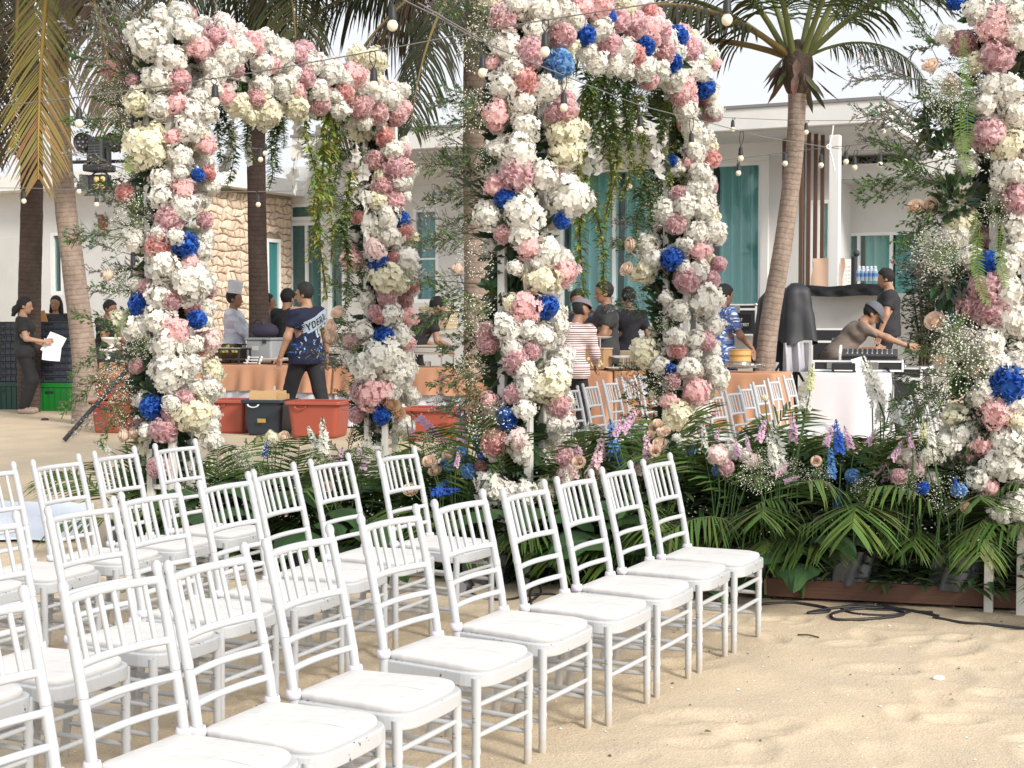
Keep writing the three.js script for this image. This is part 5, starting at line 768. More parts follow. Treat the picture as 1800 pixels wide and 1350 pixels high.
// ---------- catering and sound gear ----------
const textTex = (w, h, draw) => { const c = document.createElement('canvas'); c.width = w; c.height = h; const x = c.getContext('2d'); draw(x, w, h); const t = new THREE.CanvasTexture(c); t.colorSpace = THREE.SRGBColorSpace; return t; };
M.copper = std([0.50, 0.255, 0.145], 0.55, { bumpMap: weave, bumpScale: 0.0008, sheen: 0.4, sheenColor: rgb([0.7, 0.4, 0.25]) }); M.whiteCloth = std([0.64, 0.64, 0.69], 0.8, { bumpMap: weave, bumpScale: 0.0008 });
// cloth over a table: flat top, hanging sides with soft folds
function drape(w, d, top, hang, seed, fold = 0.02, pitch = 0.32, puddle = 0) {
  const per = [], r = RNG(seed), R = 0.03, st = 0.025; const edge = (ax, az, bx, bz) => { const L = Math.hypot(bx - ax, bz - az), n = Math.round(L / st); for (let i = 0; i < n; i++) per.push([lerp(ax, bx, i / n), lerp(az, bz, i / n), (bz - az) / L, -(bx - ax) / L]); };
  const a = w / 2, b = d / 2; edge(-a, b, a, b); edge(a, b, a, -b); edge(a, -b, -a, -b); edge(-a, -b, -a, b);
  const N = per.length, rows = [[0, 0, 0.97], [0, 0.004, 1], [0.012, 0.012, 1], [0.05, 0.015, 1], [hang * 0.25, 0.02, 1], [hang * 0.5, 0.03, 1], [hang * 0.75, 0.04, 1], [hang, 0.05, 1]], p = [], ix = [], uv = [], ph = r() * 6;
  for (const [dn, out, k] of rows) for (let i = 0; i < N; i++) { const [x, z, nx, nz] = per[i], s = i * st, f = fold * (dn / hang) * (Math.sin(s / pitch * 6.283 + ph + Math.sin(s * 1.3 + ph)) + 0.5 * Math.sin(s / pitch * 11 + ph * 2)), o = out + f + puddle * Math.pow(dn / hang, 6); p.push(x * k - nx * o, top - dn + (dn === hang ? 0.006 * Math.sin(s * 3 + ph) : 0), z * k - nz * o); uv.push(s, dn); }
  for (let j = 0; j + 1 < rows.length; j++) for (let i = 0; i < N; i++) { const l = (i + 1) % N; ix.push(j * N + i, (j + 1) * N + i, j * N + l, j * N + l, (j + 1) * N + i, (j + 1) * N + l); }
  p.push(0, top, 0); uv.push(0, 0); for (let i = 0; i < N; i++) ix.push(rows.length * N, i, (i + 1) % N);
  const g = new THREE.BufferGeometry(); g.setAttribute('position', new THREE.Float32BufferAttribute(p, 3)); g.setAttribute('uv', new THREE.Float32BufferAttribute(uv, 2)); g.setIndex(ix); g.computeVertexNormals(); return g;
}
const tableGeo = (w, d, h) => ({ top: rbox(w, 0.03, d, 0.008, 0, h - 0.015, 0), legs: [[-1, -1], [1, -1], [-1, 1], [1, 1]].map(([i, j]) => cyl(0.016, 0.016, h - 0.03, 10, i * (w / 2 - 0.08), (h - 0.03) / 2, j * (d / 2 - 0.08))) });
function table(label, pos, yaw, w, d, h) { const t = thing('buffet_table', label, 'table', pos, yaw), g = tableGeo(w, d, h); part('tabletop', g.top, M.alu, t); for (const q of g.legs) part('leg', q, M.steel, t); return t; }
const CT = 15.25, aL = aOnC(172, CT).a, aR = aOnC(1362, CT).a, gT = 0.2, TH = 0.745;
const onTable = (px, lift = 0, back = 0.25) => { const q = aOnC(px, CT + back); return AC(q.a, CT + back, gT + TH + 0.012 + lift); };
{
  const n = 5, w = (aR - aL) / n, nm = ['leftmost, behind the left arch', 'second from left, below the chef', 'middle one, with the chafing dish', 'second from right, beside the striped shirt worker', 'rightmost, with the bamboo steamer'];
  for (let k = 0; k < n; k++) {
    const c = AC(aL + (k + 0.5) * w, CT + 0.38, gT);
    table(`folding buffet table under cloths, ${nm[k]}`, c, -YAW, w - 0.04, 0.72, TH).userData.group = 'buffet tables';
    const cl = part('tablecloth', drape(w - 0.035, 0.74, TH + 0.006, k > 2 ? 0.62 : 0.33, 40 + k, 0.028, 0.34), M.copper, scene, c, V(0, -YAW, 0)); tag(cl, `copper brown cloth on the buffet table, ${nm[k]}`, 'tablecloth', 'copper tablecloths');
    const sk = part('table_skirt', drape(w - 0.06, 0.70, TH - 0.02, TH - 0.03, 50 + k, 0.02, 0.24), M.whiteCloth, scene, c, V(0, -YAW, 0)); tag(sk, `white skirt under the copper cloth, ${nm[k]}`, 'table skirt', 'white table skirts');
  }
}
// chafing dish: pan on a stand with lid
function chafer(label, pos, yaw, lid) {
  const t = thing('chafing_dish', label, 'chafing dish', pos, yaw);
  part('stand', merged([-1, 1].flatMap((s) => [cyl(0.009, 0.009, 0.17, 8, s * 0.27, 0.085, 0.15), cyl(0.009, 0.009, 0.17, 8, s * 0.27, 0.085, -0.15), box(0.02, 0.02, 0.32, s * 0.27, 0.03, 0)]).concat([box(0.55, 0.015, 0.02, 0, 0.16, 0.16), box(0.55, 0.015, 0.02, 0, 0.16, -0.16)])), M.steel, t);
  part('water_pan', rbox(0.56, 0.1, 0.34, 0.03, 0, 0.2, 0), M.steel, t); part('rim', rbox(0.6, 0.018, 0.38, 0.006, 0, 0.255, 0), M.chrome, t);
  if (lid) { const l = part('lid', new THREE.CylinderGeometry(0.18, 0.18, 0.56, 24, 1, false, 0, Math.PI).rotateZ(Math.PI / 2).rotateX(-Math.PI / 2).scale(1, 0.8, 0.98).translate(0, 0.262, 0), M.steel, t); part('handle', merged([box(0.14, 0.014, 0.02, 0, 0.44, 0), box(0.012, 0.05, 0.014, -0.06, 0.42, 0), box(0.012, 0.05, 0.014, 0.06, 0.42, 0)]), M.black, l); }
  else part('food', new THREE.SphereGeometry(0.2, 18, 8, 0, 6.3, 0, 1.2).scale(1.2, 0.25, 0.7).translate(0, 0.22, 0), std([0.35, 0.18, 0.06], 0.7, { bumpMap: grain, bumpScale: 0.03 }), t);
  part('burner', cyl(0.04, 0.04, 0.06, 14, 0, 0.035, 0), M.steel, t); return t;
}
chafer('long steel chafing dish with open rim right of the far left post', onTable(752), -YAW, false); chafer('second steel chafing dish with a domed lid behind the left arch', onTable(300), -YAW, true);
chafer('closed steel chafing dish behind the walking man in the printed shirt', onTable(610), -YAW, true);
{
  const tray = (label, px, w, d) => { const t = thing('serving_tray', label, 'tray', onTable(px, 0.03), -YAW); part('tray', rbox(w, 0.022, d, 0.01, 0, 0.03, 0), M.steel, t); part('rim', merged([box(w + 0.03, 0.012, 0.015, 0, 0.046, d / 2), box(w + 0.03, 0.012, 0.015, 0, 0.046, -d / 2)]), M.chrome, t); part('foot', merged([-1, 1].map((s) => box(0.02, 0.05, 0.03, s * w * 0.35, 0, 0))), M.black, t); return t; };
  tray('flat steel serving tray in front of the man in the black shirt', 493, 0.36, 0.3); tray('grey metal tray under the bamboo steamer', 1303, 0.42, 0.32);
  { const t = thing('white_rack', 'small white slatted stand on the copper cloth below the chef', 'stand', onTable(444, 0, 0.12), -YAW); for (let k = 0; k < 3; k++) part('slat', rbox(0.2 - k * 0.02, 0.012, 0.03, 0.004, 0, 0.02 + k * 0.035, 0.05 - k * 0.03), M.whitePaint, t); for (const s of [-1, 1]) part('side', rbox(0.015, 0.12, 0.03, 0.004, s * 0.1, 0.06, 0), M.whitePaint, t, null, V(-0.6, 0, 0)); }
  { const t = thing('burner_stand', 'black metal burner frame beside the fruit on the buffet', 'burner', onTable(412, 0, 0.2), -YAW); part('frame', merged([-1, 1].flatMap((s) => [box(0.02, 0.2, 0.02, s * 0.16, 0.1, 0.12), box(0.02, 0.2, 0.02, s * 0.16, 0.1, -0.12)]).concat([box(0.36, 0.02, 0.02, 0, 0.19, 0.12), box(0.36, 0.02, 0.02, 0, 0.19, -0.12), box(0.36, 0.012, 0.26, 0, 0.06, 0)])), M.black, t); part('grill', merged([0, 1, 2, 3, 4].map((k) => box(0.34, 0.008, 0.01, 0, 0.205, -0.1 + k * 0.05))), M.steel, t); }
  { const t = thing('fruit_bowl', 'bowl heaped with yellow green grapes beside the chef', 'fruit bowl', onTable(396, 0.04, 0.42), -YAW), r = RNG(3); part('bowl', new THREE.LatheGeometry([[0.05, 0], [0.12, 0.02], [0.2, 0.09], [0.21, 0.1]].map((q) => new THREE.Vector2(...q)), 24), std([0.16, 0.1, 0.05], 0.6), t); const g = new THREE.SphereGeometry(0.024, 8, 6); for (let k = 0; k < 60; k++) { const a = r() * 6.3, q = Math.sqrt(r()) * 0.17; part('grape', g, std([[0.35, 0.3, 0.05], [0.25, 0.28, 0.06], [0.42, 0.3, 0.07]][k % 3], 0.35), t, V(Math.cos(a) * q, 0.1 + (0.17 - q) * 0.7 * r(), Math.sin(a) * q)); } }
  { const p = onTable(402, 0.2, 0.75), t = thing('frying_pan', 'wide shallow pan held level in front of the chef', 'pan', p, -YAW); part('pan', new THREE.LatheGeometry([[0, 0], [0.17, 0.005], [0.21, 0.05], [0.215, 0.05], [0.175, -0.004], [0, -0.008]].map((q) => new THREE.Vector2(...q)), 28), M.steel, t); part('handle', box(0.26, 0.02, 0.025, 0.33, 0.04, 0), M.black, t); part('stove', rbox(0.4, 0.19, 0.34, 0.02, 0, -0.11, 0), std([0.2, 0.15, 0.12], 0.5), t); }
  { const p = onTable(466, 0.01, 0.55), t = thing('storage_box', 'grey plastic storage box with a dark bag on top beside the dark trunk', 'storage box', p, -YAW); part('box', rbox(0.4, 0.3, 0.3, 0.03, 0, 0.15, 0), std([0.3, 0.32, 0.34], 0.5), t); part('lid', rbox(0.43, 0.035, 0.33, 0.012, 0, 0.31, 0), std([0.24, 0.26, 0.28], 0.5), t); part('label_card', box(0.1, 0.06, 0.004, -0.05, 0.19, 0.152), std([0.5, 0.5, 0.46], 0.7), t); part('latch', box(0.05, 0.05, 0.02, 0.1, 0.28, 0.16), M.black, t);
    const b = thing('backpack', 'dark purple backpack lying on the grey storage box', 'bag', p.clone().add(V(0, 0.33, 0)), -YAW), g = new THREE.SphereGeometry(0.2, 24, 16).scale(1, 0.55, 0.7), q = g.attributes.position; for (let i = 0; i < q.count; i++) { const k = 1 + 0.16 * (fbm(q.getX(i) * 9 + 5, q.getY(i) * 9 + q.getZ(i) * 7, 3, 2) - 0.5); q.setXYZ(i, q.getX(i) * k, Math.max(-0.08, q.getY(i)) * k, q.getZ(i) * k); } g.computeVertexNormals(); part('body', g.translate(0, 0.085, 0), std([0.03, 0.025, 0.05], 0.8), b); part('strap', new THREE.TorusGeometry(0.09, 0.012, 6, 18, 3.4).translate(-0.05, 0.14, 0.08), M.black, b); }
  // tiered white plates over a copper drum, right half
  { const t = thing('copper_drum', 'brown wooden box with pale blossoms painted on beside the green shirt man', 'box', onTable(1048, 0, 0.2), -YAW); part('body', rbox(0.3, 0.235, 0.26, 0.012, 0, 0.118, 0), std([0.34, 0.2, 0.1], 0.55, { bumpMap: grain, bumpScale: 0.004 }), t); part('rim', rbox(0.315, 0.014, 0.275, 0.005, 0, 0.242, 0), std([0.5, 0.36, 0.22], 0.4), t); const r = RNG(2), s = []; for (let k = 0; k < 14; k++) s.push(new THREE.CircleGeometry(0.012 + r() * 0.008, 7).translate(-0.05 + r() * 0.18, 0.05 + r() * 0.08, 0.1335 + k * 0.0002)); part('blossom_motif', merged(s), std([0.75, 0.66, 0.4], 0.6), t); t.userData.label = 'brown box with a pale blossom motif beside the man in the polo shirt'; t.name = numbered('motif_box'); }
  const plate = (label, px, lift, back, R = 0.15) => { const t = thing('white_plate', label, 'plate', onTable(px, lift, back), 0); part('plate', new THREE.LatheGeometry([[0, 0.004], [R * 0.6, 0.004], [R, 0.022], [R, 0.027], [R * 0.6, 0.01], [0, 0.01]].map((q) => new THREE.Vector2(...q)), 28), M.porcelain, t); if (lift > 0.05) { part('stem', cyl(0.008, 0.012, lift, 8, 0, -lift / 2, 0), M.chrome, t); part('foot', cyl(0.06, 0.07, 0.012, 16, 0, -lift + 0.006, 0), M.chrome, t); } return t; };
  plate('round white plate on a tall stem above the motif box', 1055, 0.35, 0.36, 0.14); plate('white plate on a short stand right of the motif box', 1096, 0.13, 0.3, 0.16); plate('white plate flat on the copper cloth right of the motif box', 1090, 0.005, 0.14, 0.17);
  { const t = thing('plate_rack', 'black wire plate rack beside the white plates', 'rack', onTable(1117, 0, 0.3), -YAW), s = []; for (let k = 0; k < 6; k++) s.push(box(0.006, 0.13, 0.006, -0.08 + k * 0.032, 0.07, 0.07), box(0.006, 0.13, 0.006, -0.08 + k * 0.032, 0.07, -0.07)); part('wires', merged(s), M.black, t); part('base', merged([box(0.2, 0.008, 0.008, 0, 0.005, 0.08), box(0.2, 0.008, 0.008, 0, 0.005, -0.08)]), M.black, t); }
  { const t = thing('bamboo_steamer', 'stacked yellow bamboo steamer on a small burner at the buffet end', 'steamer', onTable(1301, 0.02, 0.3), -YAW), bm = std([0.62, 0.36, 0.12], 0.55, { bumpMap: grain, bumpScale: 0.004 }); for (let k = 0; k < 2; k++) { const b = part('basket', cyl(0.118, 0.118, 0.062, 30, 0, 0.19 - k * 0.068, 0), bm, t); part('hoop', merged([new THREE.TorusGeometry(0.119, 0.005, 6, 30).rotateX(Math.PI / 2).translate(0, 0.218 - k * 0.068, 0), new THREE.TorusGeometry(0.119, 0.005, 6, 30).rotateX(Math.PI / 2).translate(0, 0.162 - k * 0.068, 0)]), std([0.5, 0.26, 0.08], 0.5), b); } part('pot', cyl(0.12, 0.1, 0.07, 26, 0, 0.05, 0), M.steel, t); part('handle', merged([box(0.05, 0.012, 0.02, -0.14, 0.07, 0), box(0.05, 0.012, 0.02, 0.14, 0.07, 0)]), M.steel, t); }
  for (const [k, px, lift] of [[0, 192, 0], [1, 196, 0.16]]) { const t = thing('footed_bowl', k ? 'upper white footed bowl in the stack behind the left arch' : 'lower white footed bowl in the stack behind the left arch', 'bowl', onTable(px, 0.02 + lift, 0.3)); part('bowl', new THREE.LatheGeometry([[0.05, 0], [0.06, 0.01], [0.03, 0.04], [0.05, 0.07], [0.13, 0.12], [0.135, 0.145], [0.125, 0.145], [0.04, 0.08], [0, 0.075]].map((q) => new THREE.Vector2(...q)), 26), M.porcelain, t); part('rim', new THREE.TorusGeometry(0.131, 0.006, 6, 28).rotateX(Math.PI / 2).translate(0, 0.146, 0), M.porcelain, t); }
}
// more serving ware along the buffet
{
  const bowlG = new THREE.LatheGeometry([[0.04, 0], [0.06, 0.008], [0.11, 0.05], [0.125, 0.08], [0.118, 0.08], [0.1, 0.05], [0.05, 0.016], [0, 0.014]].map((q) => new THREE.Vector2(...q)), 26), heap = new THREE.SphereGeometry(0.1, 16, 8, 0, 6.3, 0, 1.3).scale(1, 0.5, 1);
  [[356, 0.3, 'bread rolls', [0.42, 0.24, 0.09]], [640, 0.2, 'orange salad', [0.45, 0.17, 0.04]], [700, 0.32, 'green leaves', [0.08, 0.17, 0.04]], [828, 0.26, 'cut fruit', [0.5, 0.3, 0.06]], [880, 0.3, 'noodles', [0.5, 0.38, 0.18]], [1180, 0.3, 'herbs', [0.07, 0.14, 0.04]], [1232, 0.24, 'red sauce', [0.32, 0.05, 0.02]]].forEach(([px, b, what, c]) => { const t = thing('serving_bowl', `white serving bowl heaped with ${what} on the buffet`, 'bowl', onTable(px, 0, b)); part('bowl', bowlG, M.porcelain, t); part('food', heap, std(c, 0.75, { bumpMap: grain, bumpScale: 0.03 }), t, V(0, 0.05, 0)); });
  [[575, 0.45, 9], [672, 0.5, 12], [985, 0.42, 10], [1150, 0.45, 8]].forEach(([px, b, n], i) => { const t = thing('plate_stack', `stack of white dinner plates on the copper cloth, ${ORD[i]} from left`, 'plates', onTable(px, 0, b)); const g = new THREE.LatheGeometry([[0, 0], [0.07, 0], [0.12, 0.014], [0.12, 0.018], [0.07, 0.006], [0, 0.006]].map((q) => new THREE.Vector2(...q)), 26); for (let k = 0; k < n; k++) part('plate', g, M.porcelain, t, V((hash2(k, i) - 0.5) * 0.006, k * 0.011, (hash2(k, i, 4) - 0.5) * 0.006)); });
  [[540, 0.5], [555, 0.52], [860, 0.5], [1215, 0.5], [1255, 0.5]].forEach(([px, b], i) => { const t = thing('condiment_bottle', `dark condiment bottle standing on the buffet, ${ORD[i]} from left`, 'bottle', onTable(px, 0, b)); part('bottle', new THREE.LatheGeometry([[0, 0], [0.032, 0], [0.034, 0.01], [0.034, 0.13], [0.013, 0.18], [0.012, 0.21]].map((q) => new THREE.Vector2(...q)), 16), std([[0.1, 0.04, 0.02], [0.16, 0.1, 0.03]][i % 2], 0.15), t); part('cap', cyl(0.014, 0.014, 0.03, 12, 0, 0.222, 0), std([0.35, 0.04, 0.03], 0.5), t); part('wrap', cyl(0.0345, 0.0345, 0.06, 16, 0, 0.075, 0), M.paper, t); });
}
// plastic tubs with rolled rims and handles
function tub(label, px, py, d, w, h, dp, mat, yaw = -0.2) {
  const p = at(px, py, d); p.y = sandHeight(p.x, p.z) - 0.01; const t = thing('plastic_tub', label, 'tub', p, yaw), sh = (a, b, y0, y1, inset) => { const g = new RoundedBoxGeometry(1, 1, 1, 4, 0.12), q = g.attributes.position; for (let i = 0; i < q.count; i++) { const v = q.getY(i) + 0.5, k = lerp(0.84, 1, v); q.setXYZ(i, q.getX(i) * (a - inset) * k, y0 + v * (y1 - y0), q.getZ(i) * (b - inset) * k); } g.computeVertexNormals(); return g; };
  const keep = (g, yTop) => { const q = g.attributes.position, o = []; for (let i = 0; i < q.count; i += 3) { if ([0, 1, 2].every((k) => q.getY(i + k) > yTop - 0.05 * h && g.attributes.normal.getY(i + k) > 0.5)) continue; for (let k = 0; k < 3; k++) o.push(q.getX(i + k), q.getY(i + k), q.getZ(i + k)); } const n = new THREE.BufferGeometry(); n.setAttribute('position', new THREE.Float32BufferAttribute(o, 3)); n.computeVertexNormals(); return n; };
  part('body', keep(sh(w, dp, 0, h, 0), h), mat, t);
  const rim = (a, b, c, y, q) => { const s = new THREE.Shape(), rr = (sh_, A, B, C) => { sh_.moveTo(-A + C, -B); sh_.lineTo(A - C, -B); sh_.quadraticCurveTo(A, -B, A, -B + C); sh_.lineTo(A, B - C); sh_.quadraticCurveTo(A, B, A - C, B); sh_.lineTo(-A + C, B); sh_.quadraticCurveTo(-A, B, -A, B - C); sh_.lineTo(-A, -B + C); sh_.quadraticCurveTo(-A, -B, -A + C, -B); return sh_; }; rr(s, a, b, c); s.holes.push(rr(new THREE.Path(), a - 0.04, b - 0.04, c - 0.02)); return new THREE.ExtrudeGeometry(s, { depth: q, bevelEnabled: true, bevelSize: 0.006, bevelThickness: 0.006, bevelSegments: 2 }).rotateX(Math.PI / 2).translate(0, y, 0); };
  part('rim', rim(w / 2 + 0.025, dp / 2 + 0.025, 0.06, h, 0.025), mat, t);
  part('handle', new THREE.TorusGeometry(0.05, 0.009, 8, 16, Math.PI).rotateZ(Math.PI).scale(1.3, 0.7, 1).translate(-w * 0.22, h - 0.045, dp / 2 + 0.022), t.userData.white || mat, t); return t;
}
M.red = std([0.36, 0.08, 0.048], 0.45); M.navy = std([0.022, 0.032, 0.045], 0.45); M.kraft = std([0.46, 0.30, 0.145], 0.8, { bumpMap: grain, bumpScale: 0.003 });
tub('red plastic tub at left of the dark tub, beside the chequered crate', 413, 745, 17.2, 0.42, 0.4, 0.46, M.red);
const dark = tub('dark navy tub with white handle, holding folded brown boards', 475, 745, 16.9, 0.47, 0.42, 0.5, M.navy); dark.children[2].material = M.whitePaint; part('name_sticker', box(0.1, 0.045, 0.004, 0, 0.22, 0.248), std([0.42, 0.28, 0.08], 0.6), dark, null, V(0.12, 0, 0));
tub('wide red plastic tub at right of the dark tub', 562, 748, 16.6, 0.62, 0.42, 0.5, M.red);
tub('red plastic tub half hidden by lilac flowers right of the far left post', 762, 752, 16.2, 0.56, 0.38, 0.5, M.red);
const redL = tub('red plastic tub behind the left arch base', 200, 748, 17.2, 0.4, 0.38, 0.4, M.red); tag(redL, 'red plastic tub behind the greenery of the left arch', 'tub');
tub('upper red plastic tub stacked on another behind the left arch', 203, 700, 17.25, 0.38, 0.26, 0.38, M.red).position.y += 0.39;
{ const r = RNG(8), b = dark.position; for (let k = 0; k < 6; k++) { const m = part('folded_board', rbox(0.3 + r() * 0.1, 0.16 + r() * 0.03, 0.012, 0.003), M.kraft, scene, b.clone().add(V(-0.06 + k * 0.03, 0.42 + r() * 0.025, 0.14 - k * 0.06)), V(-0.1 - r() * 0.15, -0.2 + r() * 0.3, (r() - 0.5) * 0.2)); tag(m, `folded brown board standing in the dark tub, ${ORD[k]} from the front`, 'board', 'folded boards in the dark tub'); } }
{ const p = at(385, 745, 17.7); p.y = sandHeight(p.x, p.z); const t = thing('bottle_crate', 'small black and white crate left of the red tub', 'crate', p, -0.2); part('shell', rbox(0.2, 0.26, 0.26, 0.01, 0, 0.13, 0), M.black, t); const s = []; for (let j = 0; j < 5; j++) for (let i = 0; i < 4; i++) if ((i + j) % 2) s.push(box(0.045, 0.04, 0.01, -0.075 + i * 0.05, 0.035 + j * 0.048, 0.132)); for (const q of s) part('grid_cell', q, M.porcelain, t); }
{ const t = thing('folded_umbrella', 'black folded umbrella lying over the red tub', 'umbrella', at(783, 722, 16.1)); part('canopy', new THREE.SphereGeometry(0.12, 18, 10, 0, 6.3, 0, 1.5).scale(1.1, 0.5, 0.8), M.blackCloth, t); part('handle', tubeGeo([V(0.1, 0.0, 0.05), V(0.2, 0.01, 0.06), V(0.3, -0.01, 0.05)], 0.008, 6), M.black, t); }
// nesting crates at the far left
const crateGeo = (w, h, d, ribs) => { const l = [rbox(w, h * 0.86, d, 0.012, 0, h * 0.43, 0), rbox(w + 0.03, h * 0.16, d + 0.03, 0.008, 0, h * 0.915, 0)]; for (let k = 0; k < ribs; k++) l.push(box(0.014, h * 0.8, 0.012, -w / 2 + (k + 0.5) * w / ribs, h * 0.42, d / 2 + 0.005)); return l; };
function crate(label, pos, w, h, d, mat, yaw) { const t = thing('plastic_crate', label, 'crate', pos, yaw), g = crateGeo(w, h, d, 7); part('shell', g[0], mat, t); part('rim', g[1], mat, t); part('ribs', merged(g.slice(2)), mat, t); part('hand_hole', box(0.12, 0.03, 0.006, 0, h * 0.68, d / 2 + 0.013), M.black, t); return t; }
M.crateGrey = std([0.045, 0.055, 0.075], 0.5); M.green = std([0.012, 0.19, 0.03], 0.42); M.darkGreen = std([0.012, 0.06, 0.045], 0.5);
for (const [ci, [px, w, mat, nm, d]] of [[12, 0.56, M.darkGreen, 'left', 21.8], [98, 0.62, M.green, 'right', 21.4], [-60, 0.56, M.darkGreen, 'outer left', 22]].entries()) {
  const p = at(px, 700, d); p.y = sandHeight(p.x, p.z) - 0.01; crate(`${ci === 1 ? 'bright green' : 'dark teal green'} plastic crate at the bottom of the ${nm} stack`, p, w, 0.42, 0.42, mat, -0.1);
  let first = null; for (let k = 0; k < 9; k++) { const q = p.clone().add(V((hash2(k, ci) - 0.5) * 0.02, 0.422 + k * 0.099, (hash2(k, ci, 3) - 0.5) * 0.015)), lb = `dark grey shallow crate in the ${nm} stack, ${ORD[k]} above the green crate`; if (!first) { first = crate(lb, q, w * 0.98, 0.097, 0.4, M.crateGrey, -0.1); } else copyOf(first, lb, q, -0.1); scene.children[scene.children.length - 1].userData.group = 'stacked dark crates'; }
}
// black tripod leg of the lamp stand
{
  const d = 16, foot = at(112, 741, d), top = at(232, 640, d + 0.3), hub = at(235, 560, d + 0.4); foot.y = sandHeight(foot.x, foot.z) + 0.02; const t = thing('lamp_stand', 'black tripod lamp stand behind the left arch carrying stage lamps', 'lamp stand', V(hub.x, sandHeight(hub.x, hub.z), hub.z)), b = t.position, loc = (p) => p.clone().sub(b);
  part('leg', tubeGeo([loc(foot), loc(top)], 0.026, 10), M.black, t); part('leg', tubeGeo([loc(at(300, 735, d + 0.9)), loc(top)], 0.026, 10), M.black, t); part('leg', tubeGeo([loc(at(250, 722, d + 1.4)), loc(top)], 0.026, 10), M.black, t); part('pole', tubeGeo([loc(top).add(V(0, -0.4, 0)), loc(at(235, 200, d + 0.4))], 0.028, 10), M.black, t);
  part('brace', tubeGeo([loc(at(157, 708, d + 0.05)), loc(at(190, 722, d + 0.25))], 0.014, 8), M.black, t); part('collar', cyl(0.05, 0.05, 0.1, 14), M.black, t, loc(top)); part('cross_bar', tubeGeo([loc(at(128, 285, d + 0.3)), loc(at(245, 283, d + 0.3))], 0.02, 8), M.black, t);
  const par = (label, px, py, r, led) => { const p = at(px, py, d + 0.1), h = thing('stage_lamp', label, 'stage lamp', p, -0.25); part('housing', new THREE.LatheGeometry([[0, -0.16], [r * 0.6, -0.15], [r * 0.95, -0.05], [r, 0.02], [r, 0.06], [r * 0.9, 0.065], [r * 0.9, 0.02], [0, 0.02]].map((q) => new THREE.Vector2(...q)), 26).rotateX(Math.PI / 2), M.black, h); part('yoke', new THREE.TorusGeometry(r * 1.12, 0.012, 6, 20, Math.PI).rotateZ(Math.PI), M.black, h); const g = new THREE.SphereGeometry(r * 0.15, 10, 6); for (let k = 0; k < led; k++) { const a = k / (led - 1) * 6.283, q = k === led - 1 ? 0 : r * 0.6; part('lens', g, std([0.22, 0.2, 0.2], 0.1), h, V(Math.cos(a) * q, Math.sin(a) * q, 0.025)); } return h; };
  par('round black stage lamp left of the lamp stand', 148, 250, 0.1, 9); par('round black stage lamp behind the left arch blossoms', 203, 248, 0.1, 9);
  { const p = at(174, 262, d + 0.05), h = thing('moving_head', 'bulky black moving head lamp between the round lamps', 'stage lamp', p, -0.3); part('head', rbox(0.19, 0.3, 0.2, 0.05, 0, -0.02, 0), M.black, h); part('base', rbox(0.28, 0.08, 0.24, 0.02, 0, -0.21, 0), M.black, h); for (const s of [-1, 1]) part('arm', rbox(0.03, 0.22, 0.08, 0.01, s * 0.12, -0.1, 0), M.black, h); part('vent', merged([0, 1, 2, 3].map((k) => box(0.14, 0.01, 0.01, 0, -0.06 + k * 0.03, 0.102))), std([0.08, 0.09, 0.09], 0.5), h); }
  { const p = at(176, 322, d + 0.05), h = thing('blinder_lamp', 'four lens amber blinder lamp with black barn doors under the moving head', 'stage lamp', p, -0.25); part('housing', rbox(0.22, 0.18, 0.12, 0.012), M.black, h); const g = new THREE.SphereGeometry(0.034, 14, 10).scale(1, 1, 0.5); for (const [i, j] of [[-1, 1], [1, 1], [-1, -1], [1, -1]]) { const l = part('lens', g, std([0.75, 0.5, 0.2], 0.15), h, V(0.03 + i * 0.037, j * 0.037, 0.062)); part('bezel', new THREE.TorusGeometry(0.037, 0.006, 6, 18), M.black, l); } part('barn_door', box(0.24, 0.005, 0.1), M.black, h, V(0, -0.12, 0.09), V(0.5, 0, 0)); part('barn_door', box(0.1, 0.18, 0.005), M.black, h, V(-0.15, 0, 0.08), V(0, 0.7, 0)); part('yoke', new THREE.TorusGeometry(0.13, 0.01, 6, 20, Math.PI), M.black, h); }
}
// stack of tan folded boards on the terrace
{ const q = aOnC(754, 22.1), y = FLOOR + 0.006; for (let k = 0; k < 6; k++) { const m = part('tan_board', rbox(0.56 - (k % 2) * 0.04, 0.062, 0.42, 0.012), std([0.46, 0.36, 0.22], 0.8, { bumpMap: grain, bumpScale: 0.004 }), scene, AC(q.a + (hash2(k, 2) - 0.5) * 0.05, 22.45, y + 0.031 + k * 0.067), V(0, -YAW + (hash2(k, 5) - 0.5) * 0.08, 0)); tag(m, `tan folded board in the stack under the narrow window, ${k ? ORD[k] + ' from the bottom' : 'at the bottom'}`, 'board', 'tan boards stacked on the terrace'); } }
{ const p = onTable(1108, 0.0, 1.2); for (let k = 0; k < 6; k++) { const m = part('carton', rbox(0.28, 0.07, 0.26, 0.008), std([0.4, 0.32, 0.22], 0.8), scene, V(p.x + (hash2(k, 12) - 0.5) * 0.03, 0.75 + k * 0.074, p.z), V(0, -0.4, 0)); tag(m, `flat tan carton stacked behind the plates, ${k ? ORD[k] + ' from the bottom' : 'lowest one'}`, 'carton', 'flat cartons behind the buffet'); } const t = thing('carton_stand', 'plain dark stand under the flat tan cartons', 'stand', V(p.x, 0.2, p.z), -0.4); part('top', rbox(0.4, 0.03, 0.34, 0.006, 0, 0.49, 0), M.black, t); for (const [i, j] of [[-1, -1], [1, -1], [-1, 1], [1, 1]]) part('leg', cyl(0.012, 0.012, 0.48, 8, i * 0.17, 0.24, j * 0.14), M.black, t); }
